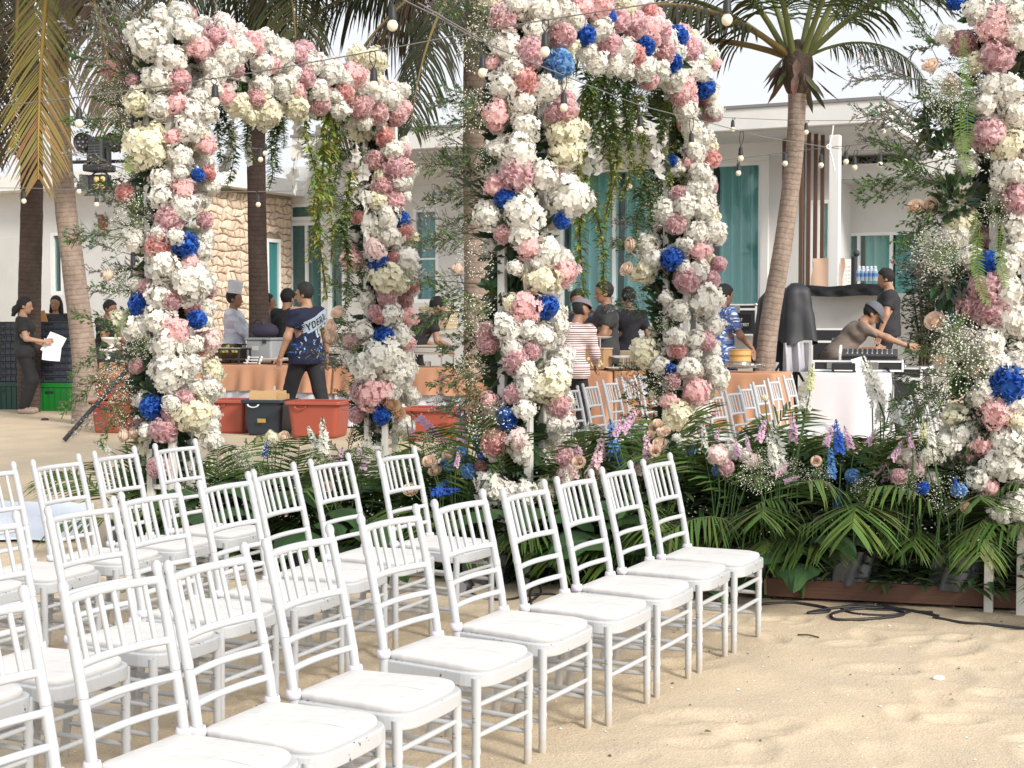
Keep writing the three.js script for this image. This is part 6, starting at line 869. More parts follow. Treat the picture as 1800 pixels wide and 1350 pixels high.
// flight cases: black panels, aluminium edging, ball corners, latch
function flightCase(label, pos, yaw, w, h, d, text) {
  const t = thing('flight_case', label, 'flight case', pos, yaw), e = 0.022; part('body', rbox(w - 0.01, h - 0.01, d - 0.01, 0.004, 0, h / 2, 0), M.black, t);
  const al = []; for (const y of [0, h]) { for (const z of [-d / 2, d / 2]) al.push(box(w, e, e, 0, y ? h - e / 2 : e / 2, z - Math.sign(z) * e / 2)); for (const x of [-w / 2, w / 2]) al.push(box(e, e, d - 2 * e, x - Math.sign(x) * e / 2, y ? h - e / 2 : e / 2, 0)); } for (const x of [-w / 2, w / 2]) for (const z of [-d / 2, d / 2]) al.push(box(e, h - 2 * e, e, x - Math.sign(x) * e / 2, h / 2, z - Math.sign(z) * e / 2)); part('edging', merged(al), M.alu, t);
  const c = new THREE.SphereGeometry(0.026, 10, 8); for (const x of [-1, 1]) for (const y of [0, 1]) for (const z of [-1, 1]) part('ball_corner', c, M.steel, t, V(x * (w / 2 - 0.012), y ? h - 0.012 : 0.012, z * (d / 2 - 0.012)));
  part('latch', rbox(0.1, 0.1, 0.014, 0.004, 0, h * 0.83, d / 2 + 0.004), M.steel, t); part('lid_line', box(w + 0.004, 0.03, 0.008, 0, h * 0.83, d / 2 - 0.001), M.alu, t);
  if (text) { const m = std([1, 1, 1], 0.7, { map: textTex(512, 256, (x, W, H) => { x.fillStyle = '#0b0b0d'; x.fillRect(0, 0, W, H); x.fillStyle = '#d8d8d8'; x.font = text[2] || 'bold 62px monospace'; x.textAlign = 'center'; x.fillText(text[0], W / 2 - 60, 110); x.fillText(text[1], W / 2, 190); }) }); part('lettering', new THREE.PlaneGeometry(w * 0.72, h * 0.5), m, t, V(0, h * 0.42, d / 2 - 0.001)); } return t;
}
{ const q = aOnC(1300, 20.3), p = AC(q.a, 20.35, 1.3 + 0.004); flightCase('black flight case with white lettering standing on the low white block', p, -YAW, 0.58, 0.45, 0.4, ['THE FIRST', 'ALFEIN FIRST']); }
{ const p = at(1604, 690, 17); p.y = sandHeight(p.x, p.z); flightCase('tall black flight case right of the sound desk', p, -0.5, 0.34, 0.78, 0.55); const p2 = at(1470, 600, 19.2); p2.y = sandHeight(p2.x, p2.z); flightCase('large black rack case behind the bending man', p2, -0.25, 0.62, 1.02, 0.5, ['', 'sound', 'bold 96px sans-serif']); }
// sound desk
const DJ = (() => { const p = at(1494, 700, 16.6); p.y = sandHeight(p.x, p.z); return p; })(), djH = yAt(655, 16.3) - DJ.y;
{
  const yaw = -0.25; table('folding table under the white cloth of the sound desk', DJ, yaw, 0.86, 0.66, djH - 0.01).name = numbered('desk_table');
  tag(part('tablecloth', drape(0.88, 0.68, djH, djH - 0.015, 77, 0.016, 0.6), M.whiteCloth, scene, DJ, V(0, yaw, 0)), 'smooth white floor length cloth over the sound desk', 'tablecloth');
  const q = DJ.clone().add(V(0.12, djH + 0.006, -0.12)), c = thing('mixer_case', 'open flight case holding the mixing desk on the white table', 'flight case', q, yaw);
  part('case_base', rbox(0.98, 0.12, 0.5, 0.008, 0, 0.06, 0), M.black, c); part('edging', merged([box(1.0, 0.022, 0.022, 0, 0.115, 0.25), box(1.0, 0.022, 0.022, 0, 0.012, 0.25), box(0.022, 0.12, 0.03, -0.49, 0.06, 0.25), box(0.022, 0.12, 0.03, 0.49, 0.06, 0.25), box(0.022, 0.022, 0.5, 0.49, 0.115, 0)]), M.alu, c); part('latch', rbox(0.09, 0.08, 0.014, 0.004, 0.18, 0.07, 0.262), M.steel, c); part('latch', rbox(0.09, 0.08, 0.014, 0.004, -0.3, 0.07, 0.262), M.steel, c);
  const mx = thing('mixing_desk', 'black sloping mixing desk with faders in the open case', 'mixing desk', q.clone().add(V(0.08, 0.122, 0)), yaw); part('panel', rbox(0.62, 0.03, 0.36, 0.006), M.black, mx, V(0.05, 0.075, 0), V(0.22, 0, 0)); part('body', rbox(0.6, 0.07, 0.34, 0.01, 0.05, 0.036, 0), std([0.05, 0.05, 0.055], 0.5), mx); const kn = cyl(0.009, 0.009, 0.016, 8); for (let i = 0; i < 10; i++) for (let j = 0; j < 3; j++) part('knob', kn, j === 2 ? M.alu : std([0.3, 0.3, 0.32], 0.4), mx, V(-0.2 + i * 0.055, 0.098 + 0.022 * (1 - j) * 0.9, -0.09 + j * 0.07), V(0.22, 0, 0));
  part('side_cheek', rbox(0.03, 0.12, 0.36, 0.006), M.alu, mx, V(-0.28, 0.075, 0), V(0.22, 0, 0));
  const rc = thing('receiver', 'black wireless receiver box on the front edge of the white table', 'receiver', DJ.clone().add(V(-0.13, djH + 0.004, 0.24)), yaw); part('body', rbox(0.26, 0.095, 0.16, 0.01, 0, 0.055, 0), M.black, rc); part('face_strip', box(0.2, 0.012, 0.004, 0, 0.02, 0.081), M.paper, rc); part('foot', merged([-1, 1].map((s) => cyl(0.01, 0.01, 0.012, 8, s * 0.1, 0.004, 0.05))), M.black, rc);
  const nt = part('folded_sheet', (() => { const g = new THREE.PlaneGeometry(0.16, 0.17, 8, 8), a = g.attributes.position; for (let i = 0; i < a.count; i++) a.setZ(i, 0.03 * Math.sin(a.getX(i) * 14) - 0.6 * Math.max(0, a.getY(i)) ** 2); g.computeVertexNormals(); return g; })(), M.paper, scene, DJ.clone().add(V(0.07, djH + 0.09, 0.2)), V(-0.5, 0.4, 0.35)); tag(nt, 'white sheet of paper leaning on the mixing desk', 'paper');
  for (let k = 0; k < 3; k++) tag(part('desk_cable', tubeGeo(new THREE.CatmullRomCurve3([V(0.34 + k * 0.02, djH + 0.05, 0.2), V(0.37, djH - 0.05, 0.42), V(0.36 + k * 0.05, djH - 0.3, 0.46), V(0.28 + k * 0.07, 0.1, 0.47)].map((v) => v.add(DJ))).getPoints(24), 0.006, 6), M.black, scene), `black cable hanging down the white table cloth, ${ORD[k]} from left`, 'cable', 'cables hanging from the sound desk');
}
// covered speakers and lamps on tripods
function coveredStand(label, px, topY, botY, d, w, seed) {
  const p = at(px, 700, d); p.y = sandHeight(p.x, p.z); const t = thing('covered_speaker', label, 'covered speaker', p), yt = yAt(topY, d) - p.y, yb = yAt(botY, d) - p.y, n = 26, m = 12, P = [], I = [], r = RNG(seed), k0 = r() * 6;
  for (let j = 0; j <= m; j++) for (let i = 0; i < n; i++) { const v = j / m, a = i / n * 6.283, sq = 1 / Math.max(Math.abs(Math.cos(a)), Math.abs(Math.sin(a))) ** 0.75, R = w * (j === 0 ? 0.3 : lerp(0.62, 1, Math.pow(v, 0.8))) * sq * (1 + 0.13 * v * Math.sin(a * 5 + k0) + 0.05 * Math.sin(a * 11 + v * 3) * v + 0.16 * (fbm(a * 2 + seed, v * 5, 3, 7) - 0.5)); P.push(Math.cos(a) * R, lerp(yt, yb, v) + 0.03 * Math.sin(a * 3 + k0) * v - (j === 0 ? -0.015 : 0), Math.sin(a) * R * 0.85); }
  for (let j = 0; j < m; j++) for (let i = 0; i < n; i++) { const l = (i + 1) % n; I.push(j * n + i, j * n + l, (j + 1) * n + i, j * n + l, (j + 1) * n + l, (j + 1) * n + i); } P.push(0, yt + 0.02, 0); for (let i = 0; i < n; i++) I.push((m + 1) * n, (i + 1) % n, i);
  const g = new THREE.BufferGeometry(); g.setAttribute('position', new THREE.Float32BufferAttribute(P, 3)); g.setIndex(I); g.computeVertexNormals(); g.setAttribute('uv', new THREE.Float32BufferAttribute(new Float32Array(P.length / 3 * 2), 2)); part('cover', g, std([0.02, 0.022, 0.028], 0.55), t);
  part('pole', cyl(0.022, 0.022, yt - 0.3, 12, 0, (yt - 0.3) / 2 + 0.1, 0), M.black, t); for (let k = 0; k < 3; k++) { const a = k * 2.09 + seed; part('leg', tubeGeo([V(0, 0.75, 0), V(Math.cos(a) * 0.28, 0.3, Math.sin(a) * 0.28), V(Math.cos(a) * 0.42, 0.02, Math.sin(a) * 0.42)], 0.016, 8), M.black, t); } return t;
}
coveredStand('black cloth covered speaker on a stand left of the leaning palm', 1352, 516, 640, 17.6, 0.2, 1); coveredStand('taller black covered speaker just right of the leaning palm', 1399, 500, 602, 17.2, 0.215, 2); coveredStand('black covered stand right behind the leaning palm trunk', 1372, 530, 632, 18.2, 0.17, 3);
{ const p = at(1399, 628, 17.05), g = new THREE.PlaneGeometry(0.3, 0.34, 24, 10), a = g.attributes.position; for (let i = 0; i < a.count; i++) a.setZ(i, 0.04 * Math.sin(a.getX(i) * 40) + 0.02 * Math.sin(a.getX(i) * 90 + a.getY(i) * 8)); g.computeVertexNormals(); tag(part('grey_cloth', g, std([0.5, 0.5, 0.54], 0.5), scene, p), 'silvery grey cloth hanging below the taller covered speaker', 'cloth'); }
{ const q0 = aOnC(1425, 21.95), q1 = aOnC(1560, 21.95), L = q1.a - q0.a, g = new THREE.BoxGeometry(L, 0.15, 0.4, 70, 6, 8), a = g.attributes.position; for (let i = 0; i < a.count; i++) { const x = a.getX(i), y = a.getY(i), z = a.getZ(i), k = fbm(x * 4, y * 5 + z * 4, 3, 15) - 0.5; a.setXYZ(i, x, y + 0.06 * k + 0.012 * Math.sin(x * 5), z + 0.07 * k + (y < 0 ? 0.03 * Math.sin(x * 18) : 0)); } g.computeVertexNormals(); tag(part('black_sheet', g, M.blackCloth, scene, AC((q0.a + q1.a) / 2, 21.8, 1.92 + 0.05), V(0, -YAW, 0)), 'black sheet bundled along the top of the white parapet', 'cloth'); }
{ const g = cyl(0.033, 0.033, 0.15, 10, 0, 0.075, 0), nk = cyl(0.012, 0.028, 0.05, 10, 0, 0.175, 0), cp = cyl(0.015, 0.015, 0.02, 8, 0, 0.21, 0), wat = std([0.72, 0.82, 0.9], 0.15, { transmission: 0.6, thickness: 0 }), blue = std([0.08, 0.2, 0.5], 0.4); let f = null, i = 0; for (let k = 0; k < 10; k++) { const q = aOnC(1513 + (k % 5) * 7, 21.9), pos = AC(q.a, 21.7 + (k > 4 ? 0.08 : 0), 2.1), lb = `small clear water bottle on the black sheet, ${ORD[k % 5]} from left in the ${k > 4 ? 'back' : 'front'} line`; if (!f) { f = thing('water_bottle', lb, 'bottle', pos); part('bottle', merged([g, nk]), wat, f); part('cap', cp, M.whitePaint, f); part('wrap', cyl(0.0335, 0.0335, 0.05, 10, 0, 0.09, 0), blue, f); } else copyOf(f, lb, pos, 0); scene.children[scene.children.length - 1].userData.group = 'water bottles on the parapet'; i++; } void i; }
// white plastic chair with a beige cloth up on the terrace
{
  const q = aOnC(1474, 23.6), t = thing('plastic_chair', 'white plastic garden chair on the terrace with pierced back', 'chair', AC(q.a, 23.6, FLOOR + 0.2), -YAW + 0.2); const sh = new THREE.Shape([[-0.27, 0], [0.27, 0], [0.26, 0.52], [-0.26, 0.52]].map((v) => new THREE.Vector2(...v))); for (let i = 0; i < 4; i++) for (let j = 0; j < 5; j++) { const x = 0.06 + i * 0.045, y = 0.14 + j * 0.06; sh.holes.push(new THREE.Path([[x, y], [x, y + 0.022], [x + 0.022, y + 0.022], [x + 0.022, y]].map((v) => new THREE.Vector2(...v)))); }
  part('backrest', new THREE.ExtrudeGeometry(sh, { depth: 0.025, bevelEnabled: false }).translate(0, 0.42, 0.2), M.whitePaint, t); part('seat', rbox(0.52, 0.035, 0.48, 0.015, 0, 0.42, -0.02), M.whitePaint, t); for (const [i, j] of [[-1, -1], [1, -1], [-1, 1], [1, 1]]) part('leg', cyl(0.025, 0.018, 0.42, 10, i * 0.23, 0.2, j * 0.2), M.whitePaint, t); for (const s of [-1, 1]) part('armrest', rbox(0.05, 0.03, 0.42, 0.012, s * 0.27, 0.64, 0), M.whitePaint, t);
  const g = new THREE.PlaneGeometry(0.5, 0.46, 20, 14), a = g.attributes.position; for (let i = 0; i < a.count; i++) { const x = a.getX(i), y = a.getY(i); a.setXYZ(i, x + 0.02 * Math.sin(y * 12), y - 0.06 * Math.abs(Math.sin(x * 7)) * (y < -0.1 ? 1 : 0.1), 0.012 * Math.sin(x * 22 + y * 5)); } g.computeVertexNormals(); tag(part('beige_cloth', g, std([0.55, 0.38, 0.28], 0.85), scene, AC(q.a - 0.12, 23.32, FLOOR + 0.93), V(0, -YAW + 0.2, 0)), 'beige pink cloth hung over the back of the white plastic chair', 'cloth');
  const m = thing('microphone_stand', 'black stand with a small round head behind the parapet', 'stand', AC(aOnC(1500, 22.8).a, 22.8, FLOOR)); part('pole', cyl(0.05, 0.05, 1.15, 12, 0, 0.575, 0), M.black, m); part('head', new THREE.SphereGeometry(0.055, 12, 10).translate(0.03, 1.2, 0), M.black, m); part('base', cyl(0.14, 0.15, 0.04, 18, 0, 0.02, 0), M.black, m);
}
// blue backed easel bits: wooden easel by the women at left
{ const t = thing('wooden_easel', 'tan wooden easel board standing between the two women', 'easel', at(72, 575, 22.4).setY(1.2)); t.position.y = sandHeight(t.position.x, t.position.z); part('board', rbox(0.2, 0.28, 0.03, 0.01), std([0.45, 0.22, 0.07], 0.7), t, V(0, 1.32, 0), V(0.1, 0, 0.25)); part('leg', box(0.04, 1.2, 0.03, -0.06, 0.6, 0), M.kraft, t); part('leg', box(0.04, 1.2, 0.03, 0.09, 0.6, 0), M.kraft, t); part('leg', box(0.04, 1.25, 0.03), M.kraft, t, V(0.02, 0.6, -0.2), V(0.3, 0, 0)); }
// ---------- people ----------
// surface of a distance field on a grid (surface nets)
function surface(f, lo, hi, cell) {
  const n = [0, 1, 2].map((k) => Math.ceil((hi[k] - lo[k]) / cell) + 1), [nx, ny, nz] = n, val = new Float32Array(nx * ny * nz), id = (i, j, k) => (k * ny + j) * nx + i;
  for (let k = 0; k < nz; k++) for (let j = 0; j < ny; j++) for (let i = 0; i < nx; i++) val[id(i, j, k)] = f(lo[0] + i * cell, lo[1] + j * cell, lo[2] + k * cell);
  const vert = new Int32Array(nx * ny * nz).fill(-1), P = [], I = [];
  for (let k = 0; k + 1 < nz; k++) for (let j = 0; j + 1 < ny; j++) for (let i = 0; i + 1 < nx; i++) {
    let sx = 0, sy = 0, sz = 0, c = 0; const V8 = []; let neg = 0; for (let q = 0; q < 8; q++) { const v = val[id(i + (q & 1), j + (q >> 1 & 1), k + (q >> 2))]; V8.push(v); if (v < 0) neg++; }
    if (neg === 0 || neg === 8) continue;
    for (let a = 0; a < 8; a++) for (const b of [1, 2, 4]) if (!(a & b)) { const u = V8[a], w = V8[a | b]; if ((u < 0) !== (w < 0)) { const t = u / (u - w); sx += (a & 1) + (b === 1 ? t : 0); sy += (a >> 1 & 1) + (b === 2 ? t : 0); sz += (a >> 2) + (b === 4 ? t : 0); c++; } }
    vert[id(i, j, k)] = P.length / 3; P.push(lo[0] + (i + sx / c) * cell, lo[1] + (j + sy / c) * cell, lo[2] + (k + sz / c) * cell);
  }
  const quad = (a, b, c, d, flip) => { if (a < 0 || b < 0 || c < 0 || d < 0) return; flip ? I.push(a, c, b, a, d, c) : I.push(a, b, c, a, c, d); };
  for (let k = 1; k + 1 < nz; k++) for (let j = 1; j + 1 < ny; j++) for (let i = 1; i + 1 < nx; i++) {
    const s = val[id(i, j, k)] < 0;
    if (s !== val[id(i + 1, j, k)] < 0) quad(vert[id(i, j - 1, k - 1)], vert[id(i, j, k - 1)], vert[id(i, j, k)], vert[id(i, j - 1, k)], !s);
    if (s !== val[id(i, j + 1, k)] < 0) quad(vert[id(i - 1, j, k - 1)], vert[id(i - 1, j, k)], vert[id(i, j, k)], vert[id(i, j, k - 1)], !s);
    if (s !== val[id(i, j, k + 1)] < 0) quad(vert[id(i - 1, j - 1, k)], vert[id(i, j - 1, k)], vert[id(i, j, k)], vert[id(i - 1, j, k)], !s);
  }
  const g = new THREE.BufferGeometry(); g.setAttribute('position', new THREE.Float32BufferAttribute(P, 3)); g.setIndex(I); g.computeVertexNormals();
  const uv = []; for (let i = 0; i < P.length; i += 3) uv.push(P[i], P[i + 1]); g.setAttribute('uv', new THREE.Float32BufferAttribute(uv, 2)); return g;
}
const smin = (a, b, k) => { const h = clamp(0.5 + 0.5 * (b - a) / k); return b + (a - b) * h - k * h * (1 - h); };
function cone(a, b, ra, rb) {   // tapered capsule distance
  const dx = b.x - a.x, dy = b.y - a.y, dz = b.z - a.z, L2 = dx * dx + dy * dy + dz * dz + 1e-9;
  return (x, y, z) => { const px = x - a.x, py = y - a.y, pz = z - a.z, t = clamp((px * dx + py * dy + pz * dz) / L2), ex = px - t * dx, ey = py - t * dy, ez = pz - t * dz; return Math.sqrt(ex * ex + ey * ey + ez * ez) - (ra + (rb - ra) * t); };
}
const ball = (c, rx, ry, rz) => (x, y, z) => { const u = (x - c.x) / rx, v = (y - c.y) / ry, w = (z - c.z) / rz, k = Math.sqrt(u * u + v * v + w * w); return (k - 1) * Math.min(rx, ry, rz) * (k > 1 ? 1 : 1); };
const blend = (fs, k) => (x, y, z) => { let d = 9; for (const f of fs) d = d > 8 ? f(x, y, z) : smin(d, f(x, y, z), k); return d; };
function mesh(fs, k, cell, pts, pad, clip) { const lo = [9, 9, 9], hi = [-9, -9, -9]; for (const p of pts) ['x', 'y', 'z'].forEach((c, i) => { lo[i] = Math.min(lo[i], p[c] - pad); hi[i] = Math.max(hi[i], p[c] + pad); }); const f = blend(fs, k); return surface(clip ? (x, y, z) => Math.max(f(x, y, z), clip(x, y, z)) : f, lo, hi, cell); }
function ik(a, target, l1, l2, pole) { const d = V().subVectors(target, a); let L = Math.min(d.length(), l1 + l2 - 0.005); const n = d.clone().normalize(), x = (l1 * l1 - l2 * l2 + L * L) / (2 * L), h = Math.sqrt(Math.max(0, l1 * l1 - x * x)), p = pole.clone().addScaledVector(n, -pole.dot(n)).normalize(); return [a.clone().addScaledVector(n, x).addScaledVector(p, h), a.clone().addScaledVector(n, L)]; }
const SKIN = [std([0.36, 0.20, 0.13], 0.55), std([0.27, 0.14, 0.085], 0.55), std([0.42, 0.25, 0.17], 0.55)], HAIR = std([0.012, 0.011, 0.011], 0.8);
// the figure faces +z in its own frame; wrists and ankles are given in that frame at 1.70 m standing height
function person(label, pos, yaw, o = {}) {
  const H = (o.height || 1.7) / 1.7, t = thing('person', label, 'person', pos, yaw), skin = SKIN[o.skin || 0], fem = o.fem ? 0.93 : 1, bulk = o.bulk || 1;
  const lean = o.lean || 0, twist = o.twist || 0, hipY = o.hipY || 0.93, piv = V(0, hipY, 0), up = (x, y, z) => V(x, y, z).applyEuler(new THREE.Euler(lean, twist, 0, 'YXZ')).add(piv);
  const pel = V(0, hipY + 0.02, 0), waist = up(0, 0.17, 0.005), chest = up(0, 0.36, 0.0), neckB = up(0, 0.5, -0.015), hp = o.head || [0, 0];
  const headRot = new THREE.Euler(lean * (o.headFollow ?? 0.6) + hp[0], twist + hp[1], 0, 'YXZ'), hd = (x, y, z) => V(x, y, z).applyEuler(headRot).add(neckB), hc = hd(0, 0.165, 0.02);
  const bones = [], pts = [pel, waist, chest, neckB, hc]; const B = (a, b, ra, rb) => { bones.push(cone(a, b, ra * bulk, rb * bulk)); pts.push(a, b); };
  const flatB = (c, rx, ry, rz) => bones.push(ball(c, rx * bulk, ry, rz * bulk));
  // trunk
  const S = [-1, 1].map((s) => up(s * 0.172 * fem, 0.455, -0.01)), Hp = [-1, 1].map((s) => V(s * 0.088, hipY - 0.02, 0));
  const trunk = [cone(pel, waist, 0.125 * bulk, 0.112 * bulk * fem), cone(waist, chest, 0.115 * bulk * fem, 0.125 * bulk), cone(up(-0.085 * bulk, 0.37, 0), up(0.085 * bulk, 0.37, 0), 0.1 * bulk, 0.1 * bulk), cone(S[0], S[1], 0.062, 0.062), cone(Hp[0], Hp[1], 0.11 * bulk, 0.11 * bulk)];
  if (o.fem) trunk.push(ball(up(-0.06, 0.34, 0.085), 0.06, 0.06, 0.05), ball(up(0.06, 0.34, 0.085), 0.06, 0.06, 0.05));
  bones.push(...trunk, cone(neckB.clone().addScaledVector(UP, -0.03), hd(0, 0.085, 0.0), 0.056, 0.051));
  // limbs
  const arms = [-1, 1].map((s, i) => { const w = (o.wrists || [])[i] || V(s * 0.27, hipY - 0.07, 0.05), pole = (o.elbows || [])[i] || V(s * 0.5, -0.3, -0.8), [e, wr] = ik(S[i], w, 0.29, 0.255, pole); const tip = (o.hands || [])[i] || V(0, -1, 0.25); return { s, S: S[i], e, wr, tip: tip.clone().normalize() }; });
  const legs = [-1, 1].map((s, i) => { const a = (o.ankles || [])[i] || V(s * 0.1, 0.085, -0.02), [k, an] = ik(Hp[i], a, 0.435, 0.425, V(s * 0.1, 0, 1)); return { s, h: Hp[i], k, an, toe: V(an.x + s * 0.03, 0.035, an.z + 0.15) }; });
  for (const a of arms) { B(a.S, a.e, 0.05, 0.039); B(a.e, a.wr, 0.041, 0.027); }
  for (const l of legs) { B(l.h, l.k, 0.085, 0.055); B(l.k, l.an, 0.056, 0.036); B(l.an, l.toe, 0.036, 0.028); }
  const body = mesh(bones, 0.035, 0.021, pts, 0.17);
  // head
  const face = [ball(hd(0, 0.19, 0.005), 0.075, 0.098, 0.094), ball(hd(0, 0.125, 0.035), 0.056, 0.068, 0.062), cone(hd(0, 0.18, 0.09), hd(0, 0.143, 0.112), 0.01, 0.016), ball(hd(0, 0.105, 0.075), 0.024, 0.011, 0.017), ball(hd(0, 0.083, 0.068), 0.026, 0.02, 0.024), ball(hd(-0.077, 0.16, -0.005), 0.013, 0.033, 0.022), ball(hd(0.077, 0.16, -0.005), 0.013, 0.033, 0.022), cone(hd(-0.04, 0.198, 0.079), hd(0.04, 0.198, 0.079), 0.013, 0.013), cone(hd(0, 0.1, -0.005), hd(0, 0.02, -0.01), 0.05, 0.053)];
  const head = mesh(face, 0.018, 0.0085, [hd(-0.1, 0, 0), hd(0.1, 0.3, 0.08), hd(0, 0.1, -0.1), hd(0, 0.1, 0.13), hd(-0.1, 0.3, -0.1)], 0.02);
  // hands
  const hands = arms.map((a) => {
    const d = a.tip, inward = V(-a.s, 0, 0), side = V().crossVectors(d, inward).normalize(), nrm = V().crossVectors(side, d).normalize().multiplyScalar(-1), P = (u, v, w) => a.wr.clone().addScaledVector(d, u).addScaledVector(side, v).addScaledVector(nrm, w), fs = [cone(P(0, 0, 0), P(0.03, 0, 0), 0.024, 0.024), cone(P(0.03, -0.024, 0), P(0.085, -0.03, 0), 0.016, 0.014), cone(P(0.03, 0.02, 0), P(0.085, 0.028, 0), 0.016, 0.014), cone(P(0.03, 0, 0), P(0.088, 0, 0), 0.017, 0.014)], q = [P(0, 0, 0), P(0.2, 0, 0), P(0.1, 0.07, 0.05), P(0.1, -0.07, -0.08), P(0.1, 0, -0.05), P(0.1, 0, 0.08)], curl = o.curl ?? 0.5;
    [[-0.031, 0.062], [-0.011, 0.073], [0.01, 0.069], [0.03, 0.054]].forEach(([v, L]) => { const k1 = P(0.088 + L * 0.45, v, L * 0.35 * curl), k2 = P(0.088 + L * (1 - 0.5 * curl), v, L * 0.95 * curl); fs.push(cone(P(0.085, v, 0), k1, 0.009, 0.0085), cone(k1, k2, 0.0085, 0.0072)); });
    fs.push(cone(P(0.02, -0.024, 0.008), P(0.055, -0.05, 0.028), 0.0115, 0.0095), cone(P(0.055, -0.05, 0.028), P(0.085, -0.048, 0.045), 0.0095, 0.008)); return mesh(fs, 0.006, 0.0065, q, 0.015);
  });
  part('body', merged([body, head, ...hands]), skin, t);
  const eye = new THREE.SphereGeometry(0.0085, 8, 6); for (const s of [-1, 1]) part('eye', eye, HAIR, t, hd(s * 0.031, 0.178, 0.082)); 
  // hair
  const crownB = ball(hd(0, 0.203, -0.012), 0.092, 0.108, 0.11), inv = new THREE.Quaternion().setFromEuler(headRot).invert(), tmp = V();
  const hl = o.hair || 'short'; const hf = [crownB]; const hpads = [hd(-0.1, 0.05, -0.1), hd(0.1, 0.32, 0.12), hd(0, 0.1, -0.14), hd(0, 0.32, -0.1)];
  if (hl === 'long') { hf.push(cone(hd(0, 0.15, -0.06), up(0, 0.3, -0.13), 0.085, 0.075), cone(hd(-0.07, 0.14, -0.02), up(-0.1, 0.34, 0.03), 0.04, 0.03), cone(hd(0.07, 0.14, -0.02), up(0.1, 0.34, 0.03), 0.04, 0.03)); hpads.push(up(0, 0.2, -0.2), up(-0.2, 0.25, 0.1), up(0.2, 0.3, 0.1)); }
  if (hl === 'tail') { hf.push(ball(hd(0, 0.1, -0.12), 0.05, 0.055, 0.05), cone(hd(0, 0.1, -0.12), hd(0, 0.0, -0.14), 0.04, 0.028)); hpads.push(hd(0, 0, -0.2)); }
  const cut = (x, y, z) => { tmp.set(x - neckB.x, y - neckB.y, z - neckB.z).applyQuaternion(inv); const rough = 0.007 * (noise2(x * 70 + z * 40, y * 60 + z * 50, 3) - 0.5); const front = rough + tmp.z - 0.028 - Math.max(0, tmp.y - 0.215) * 1.1, low = hl === 'long' ? -1 : 0.115 - tmp.y - (tmp.z < -0.04 ? 0.03 : 0) - (hl === 'tail' && tmp.z < -0.08 ? 0.3 : 0); return Math.max(front, low); };
  const hf2 = hf.map((f) => (x, y, z) => f(x, y, z) - 0.009 * (noise2(x * 55 + z * 30, y * 45 + z * 50, 5) - 0.35)); part('hair', mesh(hf2, 0.03, 0.0115, hpads, 0.03, cut), HAIR, t);
  // clothes
  const seed0 = label.length * 1.7, sh = o.shirt || {}, sleeve = sh.sleeve ?? 0.55, cl = trunk.map((f, i) => (x, y, z) => f(x, y, z) - (i === 4 ? 0.026 : 0.016)), cpts = [pel, waist, chest, neckB, ...S];
  const hem = V(0, hipY - (sh.hem ?? 0.1), 0); cl.push(((f) => (x, y, z) => f(x, y, z) - 0.02)(cone(hem.clone().addScaledVector(UP, 0.04), waist, 0.128 * bulk, 0.115 * bulk)), ((f) => (x, y, z) => f(x, y, z) - 0.02)(cone(Hp[0].clone().setY(hem.y + 0.05), Hp[1].clone().setY(hem.y + 0.05), 0.105 * bulk, 0.105 * bulk))); cpts.push(hem);
  const cuts = []; for (const a of arms) { if (sleeve <= 1) { const e = a.S.clone().lerp(a.e, sleeve + 0.12); cl.push(cone(a.S, e, 0.067, 0.064)); cpts.push(e); cuts.push([a.S, a.S.clone().lerp(a.e, sleeve), a.e]); } else { cl.push(cone(a.S, a.e, 0.066, 0.054), cone(a.e, a.wr, 0.055, 0.042)); cpts.push(a.e, a.wr); } }
  const neckN = V().subVectors(hd(0, 0.1, 0), neckB).normalize(), neckP = neckB.clone().addScaledVector(neckN, sh.collar ? 0.035 : 0.0);
  const sClip = (x, y, z) => { let d = hem.y - y; d = Math.max(d, (x - neckP.x) * neckN.x + (y - neckP.y) * neckN.y + (z - neckP.z) * neckN.z - 0.012); for (const [s, c, e] of cuts) { const n = tmp.subVectors(e, s).normalize(), v = (x - c.x) * n.x + (y - c.y) * n.y + (z - c.z) * n.z, w = Math.hypot(x - c.x, y - c.y, z - c.z); if (w < 0.14 && v > d) d = v; } return d; };
  const fold = (x, y, z) => 0.011 * (fbm(x * 7 + z * 9 + seed0, y * 13 + x * 6 - z * 4, 3, 6) - 0.45) + 0.004 * Math.sin(y * 55 + x * 30 + seed0 + 6 * noise2(x * 6, z * 6, 2)); const cl2 = cl.map((f) => (x, y, z) => f(x, y, z) + fold(x, y, z)), sg = mesh(cl2, 0.03, 0.0175, cpts, 0.2, sClip); part(sh.name || 't_shirt', sg, sh.mat || std(sh.col || [0.02, 0.02, 0.022], 0.85, { bumpMap: cushTex, bumpScale: 0.02 }), t);
  const tr = o.trousers || {}, tl = [trunk[4], cone(pel.clone().addScaledVector(UP, 0.06), pel, 0.115 * bulk, 0.125 * bulk)].map((f) => (x, y, z) => f(x, y, z) - 0.012), tpts = [pel, ...Hp], hemT = tr.len ?? 1;
  for (const l of legs) { const a = l.k.clone().lerp(l.an, hemT); tl.push(cone(l.h, l.k, 0.105 * bulk, 0.08), cone(l.k, a, 0.078, 0.064)); tpts.push(l.k, a); }
  const top = hipY + 0.1; part(tr.name || 'trousers', mesh(tl.map((f) => (x, y, z) => f(x, y, z) + 0.012 * (fbm(x * 9 + z * 7, y * 11 + seed0, 3, 8) - 0.45)), 0.03, 0.0185, tpts, 0.14, (x, y, z) => Math.max(y - top, (hemT >= 1 ? 0.075 : -1) - y)), std(tr.col || [0.014, 0.014, 0.017], 0.85), t);
